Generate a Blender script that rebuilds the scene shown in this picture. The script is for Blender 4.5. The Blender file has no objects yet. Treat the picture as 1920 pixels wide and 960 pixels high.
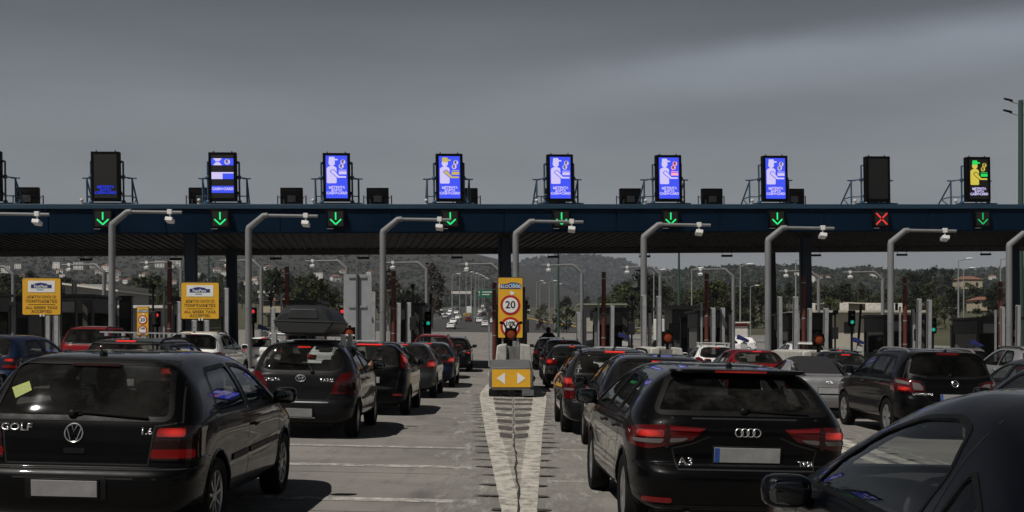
import bpy, bmesh, math, random
from mathutils import Vector, Matrix, Euler
from mathutils.bvhtree import BVHTree
from mathutils.geometry import delaunay_2d_cdt
random.seed(7)
C = bpy.context.scene.collection
scene = bpy.context.scene
R = math.radians

# ------------------------------------------------------------------ camera, sky, sun, exposure
F, HC, YH = 2186.0, 1.60, 636.0            # focal length and horizon in pixels of the 1920 px wide photo, eye height
cam = bpy.data.cameras.new('camera'); co = bpy.data.objects.new('camera', cam); C.objects.link(co)
co.location = (0, 0, HC); co.rotation_euler = (R(90), 0, 0)
cam.sensor_width = 36; cam.lens = F/1920*36; cam.shift_y = (YH-480)/1920
cam.clip_start = 0.1; cam.clip_end = 20000
scene.camera = co
SUN_EL, SUN_AZ = R(55), R(-137)            # azimuth from +Y (clockwise positive): sun high on the left, slightly behind
sd = Vector((math.sin(SUN_AZ)*math.cos(SUN_EL), math.cos(SUN_AZ)*math.cos(SUN_EL), math.sin(SUN_EL)))
sl = bpy.data.lights.new('sun', 'SUN'); sl.energy = 5.0; sl.angle = R(0.53); sl.color = (1, .95, .88)
so = bpy.data.objects.new('sun', sl); C.objects.link(so); so.rotation_euler = (-sd).to_track_quat('-Z', 'Y').to_euler()
w = bpy.data.worlds.new('World'); scene.world = w; w.use_nodes = True
nt = w.node_tree; N, LK = nt.nodes, nt.links
bg = N['Background']; bg.inputs['Strength'].default_value = .066
sky = N.new('ShaderNodeTexSky'); sky.sky_type = 'NISHITA'; sky.sun_disc = False
sky.sun_elevation = SUN_EL; sky.sun_rotation = SUN_AZ; sky.dust_density = 2.0
hs = N.new('ShaderNodeHueSaturation'); hs.inputs['Saturation'].default_value = .22
LK.new(sky.outputs[0], hs.inputs['Color'])
tc = N.new('ShaderNodeTexCoord')
# thin high cloud veil: a grey layer, with streaks stretched sideways
mp = N.new('ShaderNodeMapping'); mp.inputs['Scale'].default_value = (1.1, 1.0, 6.0); mp.inputs['Rotation'].default_value = (0, R(5), 0)
mp.inputs['Location'].default_value = (2.3, 0, .35)
LK.new(tc.outputs['Generated'], mp.inputs[0])
n1 = N.new('ShaderNodeTexNoise'); n1.inputs['Scale'].default_value = 1.5; n1.inputs['Detail'].default_value = 7; n1.inputs['Roughness'].default_value = .55
LK.new(mp.outputs[0], n1.inputs['Vector'])
cr = N.new('ShaderNodeValToRGB'); cr.color_ramp.elements[0].position = .38; cr.color_ramp.elements[1].position = .78
cr.color_ramp.elements[0].color = (.93, .94, .96, 1); cr.color_ramp.elements[1].color = (1.32, 1.31, 1.28, 1)
LK.new(n1.outputs[0], cr.inputs[0])
veil = N.new('ShaderNodeMix'); veil.data_type = 'RGBA'; veil.inputs[0].default_value = .55
veil.inputs[7].default_value = (4.6, 5.1, 5.6, 1)
LK.new(hs.outputs[0], veil.inputs[6])
mul = N.new('ShaderNodeMix'); mul.data_type = 'RGBA'; mul.blend_type = 'MULTIPLY'; mul.inputs[0].default_value = 1
LK.new(veil.outputs[2], mul.inputs[6]); LK.new(cr.outputs[0], mul.inputs[7])
sx = N.new('ShaderNodeSeparateXYZ'); LK.new(tc.outputs['Generated'], sx.inputs[0])
gr = N.new('ShaderNodeValToRGB'); e = gr.color_ramp.elements; e[0].position = 0; e[0].color = (1.0, .99, .97, 1); e[1].position = .55; e[1].color = (.05, .055, .065, 1)
q = e.new(.13); q.color = (1.0, 1.0, 1.0, 1); q = e.new(.20); q.color = (.88, .89, .91, 1); q = e.new(.30); q.color = (.38, .40, .45, 1); LK.new(sx.outputs[2], gr.inputs[0])     # sky darkened towards the zenith to cut the fill light
mu2 = N.new('ShaderNodeMix'); mu2.data_type = 'RGBA'; mu2.blend_type = 'MULTIPLY'; mu2.inputs[0].default_value = 1
# one long cirrus streak, brighter towards the right
def vm_(op, a, b=None, c=None):
    n_ = N.new('ShaderNodeMath'); n_.operation = op
    for i_, v_ in enumerate((a, b, c)):
        if v_ is None: continue
        if isinstance(v_, (int, float)): n_.inputs[i_].default_value = v_
        else: LK.new(v_, n_.inputs[i_])
    return n_.outputs[0]
def mr_(v_, a, b, lo=0, hi=1):
    r_ = N.new('ShaderNodeMapRange'); r_.interpolation_type = 'SMOOTHSTEP'; LK.new(v_, r_.inputs[0])
    for i_, q_ in enumerate((a, b, lo, hi)): r_.inputs[i_+1].default_value = q_
    return r_.outputs[0]
yy = vm_('MAXIMUM', sx.outputs[1], .05); su = vm_('DIVIDE', sx.outputs[0], yy); sv = vm_('DIVIDE', sx.outputs[2], yy)
n2 = N.new('ShaderNodeTexNoise'); n2.inputs['Scale'].default_value = 3.2; n2.inputs['Detail'].default_value = 6; LK.new(mp.outputs[0], n2.inputs['Vector'])
off = vm_('SUBTRACT', sv, vm_('ADD', vm_('MULTIPLY_ADD', su, .09, .222), vm_('MULTIPLY_ADD', n2.outputs[0], .03, -.015)))
msk = vm_('MULTIPLY', vm_('MULTIPLY', mr_(off, -.050, .004), mr_(off, .000, .030, 1, 0)), mr_(su, -.06, .22))
stk = vm_('MULTIPLY_ADD', vm_('MULTIPLY', msk, n2.outputs[0]), 1.25, 1.0)
mu3 = N.new('ShaderNodeMix'); mu3.data_type = 'RGBA'; mu3.blend_type = 'MULTIPLY'; mu3.inputs[0].default_value = 1
LK.new(mul.outputs[2], mu3.inputs[6]); LK.new(stk, mu3.inputs[7])
LK.new(mu3.outputs[2], mu2.inputs[6]); LK.new(gr.outputs[0], mu2.inputs[7]); LK.new(mu2.outputs[2], bg.inputs['Color'])
vs = scene.view_settings; vs.view_transform = 'Standard'; vs.look = 'None'; vs.gamma = 1; vs.use_curve_mapping = False
vs.exposure = -0.5
EM = 1.41                                  # emitters are bright enough to show at this exposure
scene.cycles.max_bounces = 6; scene.cycles.transparent_max_bounces = 12; scene.cycles.diffuse_bounces = 2
scene.cycles.glossy_bounces = 3; scene.cycles.transmission_bounces = 4
scene.cycles.caustics_reflective = False; scene.cycles.caustics_refractive = False

def zg(x, y):
    """height of the ground: crossfall to the right on the plaza, the motorway climbs beyond it"""
    if y < 35: z = 0
    elif y < 85: z = .0002*(y-35)**2
    elif y < 240: z = .5+.02*(y-85)
    elif y < 280: t = y-240; z = 3.6+.02*t+.00025*t*t
    elif y < 600: z = 4.8+.04*(y-280)
    elif y < 900: t = y-600; z = 17.6+.04*t-.0000667*t*t
    else: z = 23.6
    k = 1 if y < 150 else max(0, 1-(y-150)/90)
    return z-.022*max(-45, min(45, x))*k
def at(px, py, Y): return Vector(((px-960)*Y/F, Y, HC-(py-YH)*Y/F))
def PX(px, Y): return (px-960)*Y/F
def PZ(py, Y): return HC-(py-YH)*Y/F

# ------------------------------------------------------------------ materials
MT = {}
def mat(name, col, rough=.5, metal=0, var=.12, scale=4, bump=0, bscale=40, coat=0, spec=.5, emit=None, estr=1, stretch=None, crough=.04, cior=1.5):
    if name in MT: return MT[name]
    m = bpy.data.materials.new(name); m.use_nodes = True; t = m.node_tree; n = t.nodes; l = t.links
    b = n['Principled BSDF']; b.inputs['Roughness'].default_value = rough; b.inputs['Metallic'].default_value = metal
    b.inputs['Coat Weight'].default_value = coat; b.inputs['Coat Roughness'].default_value = crough; b.inputs['Coat IOR'].default_value = cior
    b.inputs['Specular IOR Level'].default_value = spec
    b.inputs['Base Color'].default_value = (*col, 1)
    if emit:
        b.inputs['Emission Color'].default_value = (*emit, 1); b.inputs['Emission Strength'].default_value = estr
    if var > 0 or bump > 0:
        c = n.new('ShaderNodeTexCoord'); vec = c.outputs['Object']
        if stretch:
            g = n.new('ShaderNodeMapping'); g.inputs['Scale'].default_value = stretch; l.new(vec, g.inputs[0]); vec = g.outputs[0]
    if var > 0:
        x = n.new('ShaderNodeTexNoise'); x.inputs['Scale'].default_value = scale; x.inputs['Detail'].default_value = 6; x.inputs['Roughness'].default_value = .62
        l.new(vec, x.inputs['Vector'])
        r = n.new('ShaderNodeMapRange'); r.inputs[1].default_value = .3; r.inputs[2].default_value = .7
        r.inputs[3].default_value = 1-var; r.inputs[4].default_value = 1+var; l.new(x.outputs[0], r.inputs[0])
        q = n.new('ShaderNodeMix'); q.data_type = 'RGBA'; q.blend_type = 'MULTIPLY'; q.inputs[0].default_value = 1
        q.inputs[6].default_value = (*col, 1); l.new(r.outputs[0], q.inputs[7]); l.new(q.outputs[2], b.inputs['Base Color'])
        r2 = n.new('ShaderNodeMapRange'); r2.inputs[1].default_value = .3; r2.inputs[2].default_value = .7
        r2.inputs[3].default_value = max(.02, rough*.85); r2.inputs[4].default_value = min(1, rough*1.2); l.new(x.outputs[0], r2.inputs[0]); l.new(r2.outputs[0], b.inputs['Roughness'])
    if bump > 0:
        y = n.new('ShaderNodeTexNoise'); y.inputs['Scale'].default_value = bscale; y.inputs['Detail'].default_value = 4; l.new(vec, y.inputs['Vector'])
        u = n.new('ShaderNodeBump'); u.inputs['Strength'].default_value = bump; u.inputs['Distance'].default_value = .01
        l.new(y.outputs[0], u.inputs['Height']); l.new(u.outputs[0], b.inputs['Normal'])
    MT[name] = m; return m
def emat(name, col, k=1.0): return mat(name, tuple(.2*c for c in col), .4, var=0, emit=col, estr=EM*k)
def glass(name, tint=.3, dust=.03, dsc=1.2, col=(1, 1.03, 1.02)):
    if name in MT: return MT[name]
    m = bpy.data.materials.new(name); m.use_nodes = True; t = m.node_tree; n = t.nodes; l = t.links
    n.remove(n['Principled BSDF']); out = n['Material Output']
    tr = n.new('ShaderNodeBsdfTransparent'); tr.inputs[0].default_value = (tint*col[0], tint*col[1], tint*col[2], 1)
    df = n.new('ShaderNodeBsdfDiffuse'); df.inputs[0].default_value = (.36, .35, .32, 1)
    gl = n.new('ShaderNodeBsdfGlossy'); gl.inputs['Roughness'].default_value = .02; gl.inputs[0].default_value = (.95, .97, 1, 1)
    c = n.new('ShaderNodeTexCoord'); x = n.new('ShaderNodeTexNoise'); x.inputs['Scale'].default_value = dsc; x.inputs['Detail'].default_value = 5; x.inputs['Roughness'].default_value = .7
    l.new(c.outputs['Object'], x.inputs['Vector'])
    r = n.new('ShaderNodeMapRange'); r.inputs[1].default_value = .4; r.inputs[2].default_value = .75; r.inputs[3].default_value = dust*.3; r.inputs[4].default_value = dust*2
    l.new(x.outputs[0], r.inputs[0])
    a = n.new('ShaderNodeMixShader'); l.new(r.outputs[0], a.inputs[0]); l.new(tr.outputs[0], a.inputs[1]); l.new(df.outputs[0], a.inputs[2])
    lw = n.new('ShaderNodeLayerWeight'); lw.inputs[0].default_value = .5; pw = n.new('ShaderNodeMath'); pw.operation = 'POWER'; pw.inputs[1].default_value = 5; l.new(lw.outputs['Facing'], pw.inputs[0])
    fr = n.new('ShaderNodeMath'); fr.operation = 'MULTIPLY_ADD'; fr.inputs[1].default_value = .75; fr.inputs[2].default_value = .016; l.new(pw.outputs[0], fr.inputs[0])       # Schlick, the same from both sides
    b = n.new('ShaderNodeMixShader'); l.new(fr.outputs[0], b.inputs[0]); l.new(a.outputs[0], b.inputs[1]); l.new(gl.outputs[0], b.inputs[2])
    l.new(b.outputs[0], out.inputs[0]); MT[name] = m; return m
def paint(name, col, rough=.35, metal=0, dust=.045):
    key = 'paint_'+name; new = key not in MT; m = mat(key, col, rough, metal, var=.1, scale=2.5, coat=1.0, crough=.03, spec=.08, cior=1.18)
    if new and max(col) < .1:              # upward faces paler: road dust, and sky reflection put into the colour
        n = m.node_tree.nodes; l = m.node_tree.links; b = n['Principled BSDF']; src = b.inputs['Base Color'].links[0].from_socket
        g = n.new('ShaderNodeNewGeometry'); s = n.new('ShaderNodeSeparateXYZ'); l.new(g.outputs['Normal'], s.inputs[0]); r = n.new('ShaderNodeMapRange'); r.inputs[1].default_value = .80; r.inputs[2].default_value = .99; l.new(s.outputs[2], r.inputs[0])
        c = n.new('ShaderNodeTexCoord'); x = n.new('ShaderNodeTexNoise'); x.inputs['Scale'].default_value = 5; x.inputs['Detail'].default_value = 7; l.new(c.outputs['Object'], x.inputs['Vector'])
        q = n.new('ShaderNodeMapRange'); q.inputs[1].default_value = .3; q.inputs[2].default_value = .7; q.inputs[3].default_value = .45; l.new(x.outputs[0], q.inputs[0])
        k = n.new('ShaderNodeMath'); k.operation = 'MULTIPLY'; l.new(r.outputs[0], k.inputs[0]); l.new(q.outputs[0], k.inputs[1])
        o = n.new('ShaderNodeMix'); o.data_type = 'RGBA'; l.new(k.outputs[0], o.inputs[0]); l.new(src, o.inputs[6]); o.inputs[7].default_value = (dust, dust, dust*1.06, 1); l.new(o.outputs[2], b.inputs['Base Color'])
    return m
def rub(): return mat('rubber', (.008, .008, .008), .8, var=.2, scale=8, spec=.15)
def blk(): return mat('black_plastic', (.005, .005, .0055), .5, var=.2, scale=10, spec=.2)
def gal(): return mat('galvanised_steel', (.30, .31, .32), .55, .35, var=.14, scale=5)
def chrome(): return mat('chrome', (.75, .75, .76), .18, 1, var=0)
def fab(): return mat('cabin_fabric', (.014, .014, .016), .85, var=.2, scale=12)

# ------------------------------------------------------------------ mesh helpers
class MB:
    def __init__(s): s.v = []; s.f = []; s.m = []; s.cur = 0
    def add(s, vs, fs):
        o = len(s.v); s.v += [tuple(p) for p in vs]; s.f += [tuple(i+o for i in f) for f in fs]; s.m += [s.cur]*len(fs); return s
    def box(s, x0, x1, y0, y1, z0, z1, M=None):
        vs = [Vector((x, y, z)) for z in (z0, z1) for y in (y0, y1) for x in (x0, x1)]
        if M: vs = [M @ p for p in vs]
        return s.add(vs, [(0, 2, 3, 1), (4, 5, 7, 6), (0, 1, 5, 4), (2, 6, 7, 3), (0, 4, 6, 2), (1, 3, 7, 5)])
    def prism(s, pts, fn, d0, d1):
        """polygon pts (a,b), fn(a,b,d)->xyz"""
        n = len(pts); vs = [fn(a, b, d0) for a, b in pts]+[fn(a, b, d1) for a, b in pts]
        return s.add(vs, [tuple(range(n))[::-1], tuple(range(n, 2*n))]+[(i, (i+1) % n, n+(i+1) % n, n+i) for i in range(n)])
    def tube(s, pts, r, seg=8, closed=False, caps=True):
        pts = [Vector(p) for p in pts]; n = len(pts); rr = r if isinstance(r, (list, tuple)) else [r]*n
        vs = []; up = None
        for i, p in enumerate(pts):
            a = pts[(i-1) % n] if closed or i > 0 else p; b = pts[(i+1) % n] if closed or i < n-1 else p
            t = (b-a).normalized()
            if up is None:
                up = Vector((0, 0, 1)) if abs(t.z) < .9 else Vector((0, 1, 0))
            u = (up-t*up.dot(t)).normalized(); up = u; q = t.cross(u)
            vs += [p+(u*math.cos(2*math.pi*k/seg)+q*math.sin(2*math.pi*k/seg))*rr[i] for k in range(seg)]
        fs = []
        for i in range(n if closed else n-1):
            j = (i+1) % n
            fs += [(i*seg+k, i*seg+(k+1) % seg, j*seg+(k+1) % seg, j*seg+k) for k in range(seg)]
        if caps and not closed: fs += [tuple(range(seg))[::-1], tuple(range((n-1)*seg, n*seg))]
        return s.add(vs, fs)
    def lathe(s, prof, axis, c, seg=24, a0=0, a1=None):
        """prof (r,h) revolved about axis 'x','y' or 'z' at c"""
        full = a1 is None; k = seg if full else seg+1; vs = []
        for r, h in prof:
            for i in range(k):
                a = 2*math.pi*i/seg if full else a0+(a1-a0)*i/seg
                u, q = r*math.cos(a), r*math.sin(a)
                p = {'z': (u, q, h), 'x': (h, u, q), 'y': (u, h, q)}[axis]
                vs.append((c[0]+p[0], c[1]+p[1], c[2]+p[2]))
        fs = []
        for j in range(len(prof)-1):
            for i in range(seg):
                i2 = (i+1) % k
                fs.append((j*k+i, j*k+i2, (j+1)*k+i2, (j+1)*k+i))
        return s.add(vs, fs)
    def sph(s, c, r, n=10, e=1.0):
        """superellipsoid"""
        sg = lambda v, p: math.copysign(abs(v)**p, v)
        vs = []; fs = []; m = n*2
        for j in range(n+1):
            th = -math.pi/2+math.pi*j/n
            for i in range(m):
                ph = 2*math.pi*i/m; ct = sg(math.cos(th), e)
                vs.append((c[0]+r[0]*ct*sg(math.cos(ph), e), c[1]+r[1]*ct*sg(math.sin(ph), e), c[2]+r[2]*sg(math.sin(th), e)))
        for j in range(n):
            for i in range(m): fs.append((j*m+i, j*m+(i+1) % m, (j+1)*m+(i+1) % m, (j+1)*m+i))
        return s.add(vs, fs)
    def build(s, name, mt, parent=None, smooth=True, bevel=0, ang=40):
        me = bpy.data.meshes.new(name); me.from_pydata(s.v, [], s.f)
        ms = mt if isinstance(mt, (list, tuple)) else [mt]
        for m in ms: me.materials.append(m)
        if len(ms) > 1: me.polygons.foreach_set('material_index', s.m)
        bm = bmesh.new(); bm.from_mesh(me); bmesh.ops.remove_doubles(bm, verts=bm.verts, dist=1e-5); bmesh.ops.recalc_face_normals(bm, faces=bm.faces); bm.to_mesh(me); bm.free()
        if smooth:
            me.polygons.foreach_set('use_smooth', [True]*len(me.polygons)); me.set_sharp_from_angle(angle=R(ang))
        o = bpy.data.objects.new(name, me); C.objects.link(o)
        if parent: o.parent = parent
        if bevel:
            b = o.modifiers.new('bevel', 'BEVEL'); b.width = bevel; b.segments = 2; b.limit_method = 'ANGLE'; b.angle_limit = R(50)
        return o
def thing(name, label, cat, loc=(0, 0, 0), rot=(0, 0, 0), group=None):
    o = bpy.data.objects.new(name, None); C.objects.link(o); o.empty_display_size = .2
    o.location = loc; o.rotation_euler = rot; return tag(o, label, cat, group)
def tag(o, label, cat, group=None):
    o['label'] = label; o['category'] = cat
    if group: o['group'] = group
    return o
def struct(o): o['kind'] = 'structure'; return o
KID = {}
def kids(o):
    return [c for c in C.objects if c.parent is o]
def copy_tree(o, parent=None):
    c = o.copy(); C.objects.link(c)
    if parent: c.parent = parent
    for ch in list(o.children): copy_tree(ch, c)
    return c
TXT = {}
def text(name, body, size, mt, parent=None, M=None, ext=.004, align='CENTER', bold=0, sx=1.0):
    key = (body, size, ext, bold, sx)
    if key in TXT: me = TXT[key].copy(); me.name = name; me.materials.clear(); me.materials.append(mt); return text2(me, name, parent, M)
    cu = bpy.data.curves.new(name, 'FONT'); cu.body = body; cu.size = size; cu.align_x = align; cu.align_y = 'CENTER'; cu.extrude = ext; cu.offset = bold; cu.resolution_u = 3
    t = bpy.data.objects.new(name, cu); C.objects.link(t); dg = bpy.context.evaluated_depsgraph_get()
    me = bpy.data.meshes.new_from_object(t.evaluated_get(dg)); bpy.data.objects.remove(t); bpy.data.curves.remove(cu)
    me.name = name; me.materials.clear(); me.materials.append(mt)
    # stand the text up facing -Y
    me.transform(Matrix(((sx, 0, 0, 0), (0, 0, -1, 0), (0, 1, 0, 0), (0, 0, 0, 1))))
    TXT[key] = me.copy(); return text2(me, name, parent, M)
def text2(me, name, parent, M):
    if M: me.transform(M)
    if parent == 'mesh': return me
    o = bpy.data.objects.new(name, me); C.objects.link(o)
    if parent: o.parent = parent
    return o
def T(x, y, z): return Matrix.Translation((x, y, z))
ORD = ['leftmost', 'second from left', 'third from left', 'fourth from left', 'fifth from left', 'sixth from left', 'seventh from left', 'eighth from left', 'ninth from left', 'tenth from left', 'eleventh from left', 'twelfth from left']
def circ(r, n=24, cx=0, cy=0, sy=1): return [(cx+r*math.cos(2*math.pi*i/n), cy+sy*r*math.sin(2*math.pi*i/n)) for i in range(n)]
def rpoly(pts, r, n=4):
    """round the corners of a polygon"""
    out = []; k = len(pts)
    for i in range(k):
        p = Vector(pts[i]); a = Vector(pts[i-1]); b = Vector(pts[(i+1) % k])
        ra = min(r, (a-p).length*.45); rb = min(r, (b-p).length*.45)
        p0 = p+(a-p).normalized()*ra; p1 = p+(b-p).normalized()*rb
        for j in range(n+1):
            t = j/n; q = p0*(1-t)**2+p*2*t*(1-t)+p1*t*t; out.append((q.x, q.y))
    return out
def inset(pts, d):
    k = len(pts); ar = sum(pts[i][0]*pts[(i+1) % k][1]-pts[(i+1) % k][0]*pts[i][1] for i in range(k))
    s = 1 if ar > 0 else -1; out = []
    for i in range(k):
        a = Vector(pts[i-1]); p = Vector(pts[i]); b = Vector(pts[(i+1) % k])
        e = (p-a); g = (b-p)
        if e.length < 1e-6 or g.length < 1e-6: out.append(tuple(p)); continue
        e.normalize(); g.normalize()
        n = Vector((-e.y-g.y, e.x+g.x))
        if n.length < 1e-6: out.append(tuple(p)); continue
        n.normalize(); c = max(.5, n.dot(Vector((-e.y, e.x))))
        q = p+n*(s*d/c); out.append((q.x, q.y))
    return out
def pip(x, y, poly):
    c = False; k = len(poly)
    for i in range(k):
        x0, y0 = poly[i]; x1, y1 = poly[i-1]
        if (y0 > y) != (y1 > y) and x < (x1-x0)*(y-y0)/(y1-y0)+x0: c = not c
    return c
def resample(poly, d):
    out = []; k = len(poly)
    for i in range(k):
        a = Vector(poly[i]); b = Vector(poly[(i+1) % k]); n = max(1, int((b-a).length/d+.5))
        for j in range(n):
            q = a+(b-a)*(j/n)
            if not out or (Vector(out[-1])-q).length > 1e-5: out.append((q.x, q.y))
    if (Vector(out[0])-Vector(out[-1])).length < 1e-5: out.pop()
    return out
# ------------------------------------------------------------------ cars: a smooth hull, hollowed and cut for windows and wheels, with fitted panels
def cl(v): return max(0.0, min(1.0, v))
def spline(pts, n=7):
    out = []; k = len(pts)
    for i in range(k-1):
        p0 = pts[max(0, i-1)]; p1 = pts[i]; p2 = pts[i+1]; p3 = pts[min(k-1, i+2)]
        if abs(p1[0]-p2[0])+abs(p1[1]-p2[1]) < 1e-6: continue
        d = math.dist(p1, p2); t1 = [(p2[j]-p0[j])/max(1e-6, math.dist(p0, p1)+d)*d for j in (0, 1)]; t2 = [(p3[j]-p1[j])/max(1e-6, d+math.dist(p2, p3))*d for j in (0, 1)]
        for s in range(n):
            t = s/n; a = 2*t**3-3*t*t+1; b = t**3-2*t*t+t; c = -2*t**3+3*t*t; e = t**3-t*t
            out.append(tuple(a*p1[j]+b*t1[j]+c*p2[j]+e*t2[j] for j in (0, 1)))
    out.append(tuple(pts[-1])); return out
def Wf(sp, y, z):
    L, H, zb, th = sp['L'], sp['H'], sp['zb'], sp['th']
    p = 1-sp.get('rt', .08)*cl((.7-y)/.7)**2-sp.get('ft', .15)*cl((y-L+1.0)/1.0)**2
    q = 1.0
    if z < .5: q = 1-.06*((.5-z)/.3)**2
    if z > zb: q = .988-(.988-th)*((z-zb)/(H-zb))**1.12
    elif z > zb-.12: q = 1-.012*((z-zb+.12)/.12)**2
    q -= sp.get('waist', .018)*math.exp(-((z-.63)/.10)**2)*cl((y-.5)/.5)*cl((L-.8-y)/.5)
    return sp['W']*p*q
def hull(sp, d=0.0):
    up = spline(sp['prof'], 6 if d == 0 else 3)
    a, b = up[-1], up[0]
    low = [(a[0]+(b[0]-a[0])*i/14, a[1]+(b[1]-a[1])*i/14) for i in range(1, 14)]
    c = up+low
    if d: c = inset(c, d if pip(*inset(c, .05)[len(up)//2], c) else -d)
    if d:
        def far(p):
            P_ = Vector(p)
            for i in range(len(up)-1):
                A = Vector(up[i]); B = Vector(up[i+1]); t = max(0, min(1, (P_-A).dot(B-A)/max(1e-9, (B-A).length_squared)))
                if (P_-(A+(B-A)*t)).length < d*.97: return False
            return True
        c = [p for p in c[:len(up)] if p[1] > .36 and far(p)]; a, b = (c[-1][0]-.02, .34), (c[0][0]+.02, .34); c += [(a[0]+(b[0]-a[0])*i/14, .34) for i in range(15)]
    n = sp.get('n', 7.0); zs = sp.get('zs', .6); y0, y1 = sp.get('ys', (.75, sp['L']-.8))
    if d: rings = [(v, (1-v**n)**(1/n)) for v in (0, .5, .8, .9, .96)]+[(((1-l**n)**(1/n)), l) for l in (.7, .5, .3, .15)]
    else: rings = [(v, (1-v**n)**(1/n)) for v in (0, .15, .3, .45, .58, .68, .76, .82, .87, .905, .93, .95, .965)]+[(((1-l**n)**(1/n)), l) for l in (.76, .70, .63, .56, .48, .4, .3, .2, .12)]
    k = len(c); vs = []; fs = []
    for sgn in (1, -1):
        o = len(vs)
        for v, l in rings:
            for y, z in c:
                sy = max(y0, min(y1, y)); py = sy+(y-sy)*l; pz = zs+(z-zs)*l
                vs.append((sgn*v*(Wf(sp, py, pz)-d), py, pz))
        for i in range(len(rings)-1):
            for j in range(k):
                j2 = (j+1) % k; q = (o+i*k+j, o+i*k+j2, o+(i+1)*k+j2, o+(i+1)*k+j)
                fs.append(q if sgn > 0 else q[::-1])
        i = len(rings)-1; q = tuple(o+i*k+j for j in range(k)); fs.append(q if sgn > 0 else q[::-1])
    return vs, fs
class Surf:
    def __init__(s, vs, fs):
        bm = bmesh.new(); bv = [bm.verts.new(v) for v in vs]
        for f in fs:
            try: bm.faces.new([bv[i] for i in f])
            except ValueError: pass
        bmesh.ops.remove_doubles(bm, verts=bm.verts, dist=2e-4); bmesh.ops.dissolve_degenerate(bm, dist=1e-5, edges=bm.edges)
        bmesh.ops.recalc_face_normals(bm, faces=bm.faces)
        s.me = bpy.data.meshes.new('hull'); bm.to_mesh(s.me)
        bmesh.ops.triangulate(bm, faces=bm.faces); bm.normal_update(); bm.verts.ensure_lookup_table(); bm.faces.ensure_lookup_table()
        s.bvh = BVHTree.FromBMesh(bm); s.tri = [[v.index for v in f.verts] for f in bm.faces]
        s.co = [v.co.copy() for v in bm.verts]; s.no = [v.normal.copy() for v in bm.verts]; bm.free()
    def nrm(s, p, i):
        a, b, c = s.tri[i]; A, B, D = s.co[a], s.co[b], s.co[c]
        v0, v1, v2 = B-A, D-A, p-A; d00, d01, d11, d20, d21 = v0.dot(v0), v0.dot(v1), v1.dot(v1), v2.dot(v0), v2.dot(v1)
        den = d00*d11-d01*d01
        if abs(den) < 1e-14: return s.no[a]
        v = (d11*d20-d01*d21)/den; u = (d00*d21-d01*d20)/den
        return (s.no[a]*(1-u-v)+s.no[b]*v+s.no[c]*u).normalized()
    def hit(s, ax, a, b):
        o, d = {'R': ((a, -6, b), (0, 1, 0)), 'F': ((a, 12, b), (0, -1, 0)), 'S': ((6, a, b), (-1, 0, 0)), 'L': ((-6, a, b), (1, 0, 0)), 'T': ((a, b, 6), (0, 0, -1))}[ax]
        p, n, i, _ = s.bvh.ray_cast(Vector(o), Vector(d))
        if p is None:
            q = {'R': (a, .3, b), 'F': (a, 3, b), 'S': (.8, a, b), 'L': (-.8, a, b), 'T': (a, b, 1.2)}[ax]
            p, n, i, _ = s.bvh.find_nearest(Vector(q))
        return p, s.nrm(p, i)
def patch(sf, name, outline, ax, off, mt, parent, skirt=.015, res=.05, holes=(), smooth=True):
    if ax == 'L': pass
    loops = [resample(outline, res)]+[resample(h, res) for h in holes]
    vs = []; es = []
    for lp in loops:
        o = len(vs); vs += lp; es += [(o+i, o+(i+1) % len(lp)) for i in range(len(lp))]
    nb = len(vs)
    xs = [p[0] for p in loops[0]]; ys = [p[1] for p in loops[0]]
    if not holes:
        ins = inset(loops[0], res*.45)
        x = min(xs)+res*.5
        while x < max(xs):
            y = min(ys)+res*.5
            while y < max(ys):
                if pip(x, y, ins): vs.append((x, y))
                y += res
            x += res
    v2, e2, f2, _, _, _ = delaunay_2d_cdt([Vector(p) for p in vs], es, [], 0, 1e-6)
    fs = []
    for f in f2:
        cx = sum(v2[i][0] for i in f)/len(f); cy = sum(v2[i][1] for i in f)/len(f)
        if pip(cx, cy, loops[0]) and not any(pip(cx, cy, h) for h in loops[1:]): fs.append(list(f))
    P = []; Nn = []
    for p in v2:
        q, n = sf.hit(ax, p[0], p[1]); P.append(q+n*off); Nn.append(n)
    used = sorted({i for f in fs for i in f}); mp = {i: k for k, i in enumerate(used)}
    P = [P[i] for i in used]; Nn = [Nn[i] for i in used]; fs = [[mp[i] for i in f] for f in fs]
    dirv = {'R': Vector((0, -1, 0)), 'F': Vector((0, 1, 0)), 'S': Vector((1, 0, 0)), 'L': Vector((-1, 0, 0)), 'T': Vector((0, 0, 1))}[ax]
    for f in fs:
        n = (P[f[1]]-P[f[0]]).cross(P[f[2]]-P[f[0]])
        if n.dot(dirv) < 0: f.reverse()
    top = len(fs)
    cnt = {}
    for f in fs:
        for i in range(3): cnt[(f[i], f[(i+1) % 3])] = 1
    if skirt:
        low = {}
        def lo(i):
            if i not in low: low[i] = len(P); P.append(P[i]-Nn[i]*skirt); Nn.append(Nn[i])
            return low[i]
        for (a, b) in list(cnt):
            if (b, a) not in cnt: fs.append([b, a, lo(a), lo(b)])
    me = bpy.data.meshes.new(name); me.from_pydata([tuple(p) for p in P], [], fs); me.materials.append(mt)
    me.polygons.foreach_set('use_smooth', [True]*len(fs))
    ln = []
    for k, pl in enumerate(me.polygons):
        for vi in pl.vertices: ln.append(tuple(Nn[vi]) if k < top else tuple(pl.normal))
    me.normals_split_custom_set(ln)
    o = bpy.data.objects.new(name, me); C.objects.link(o); o.parent = parent; return o
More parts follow.
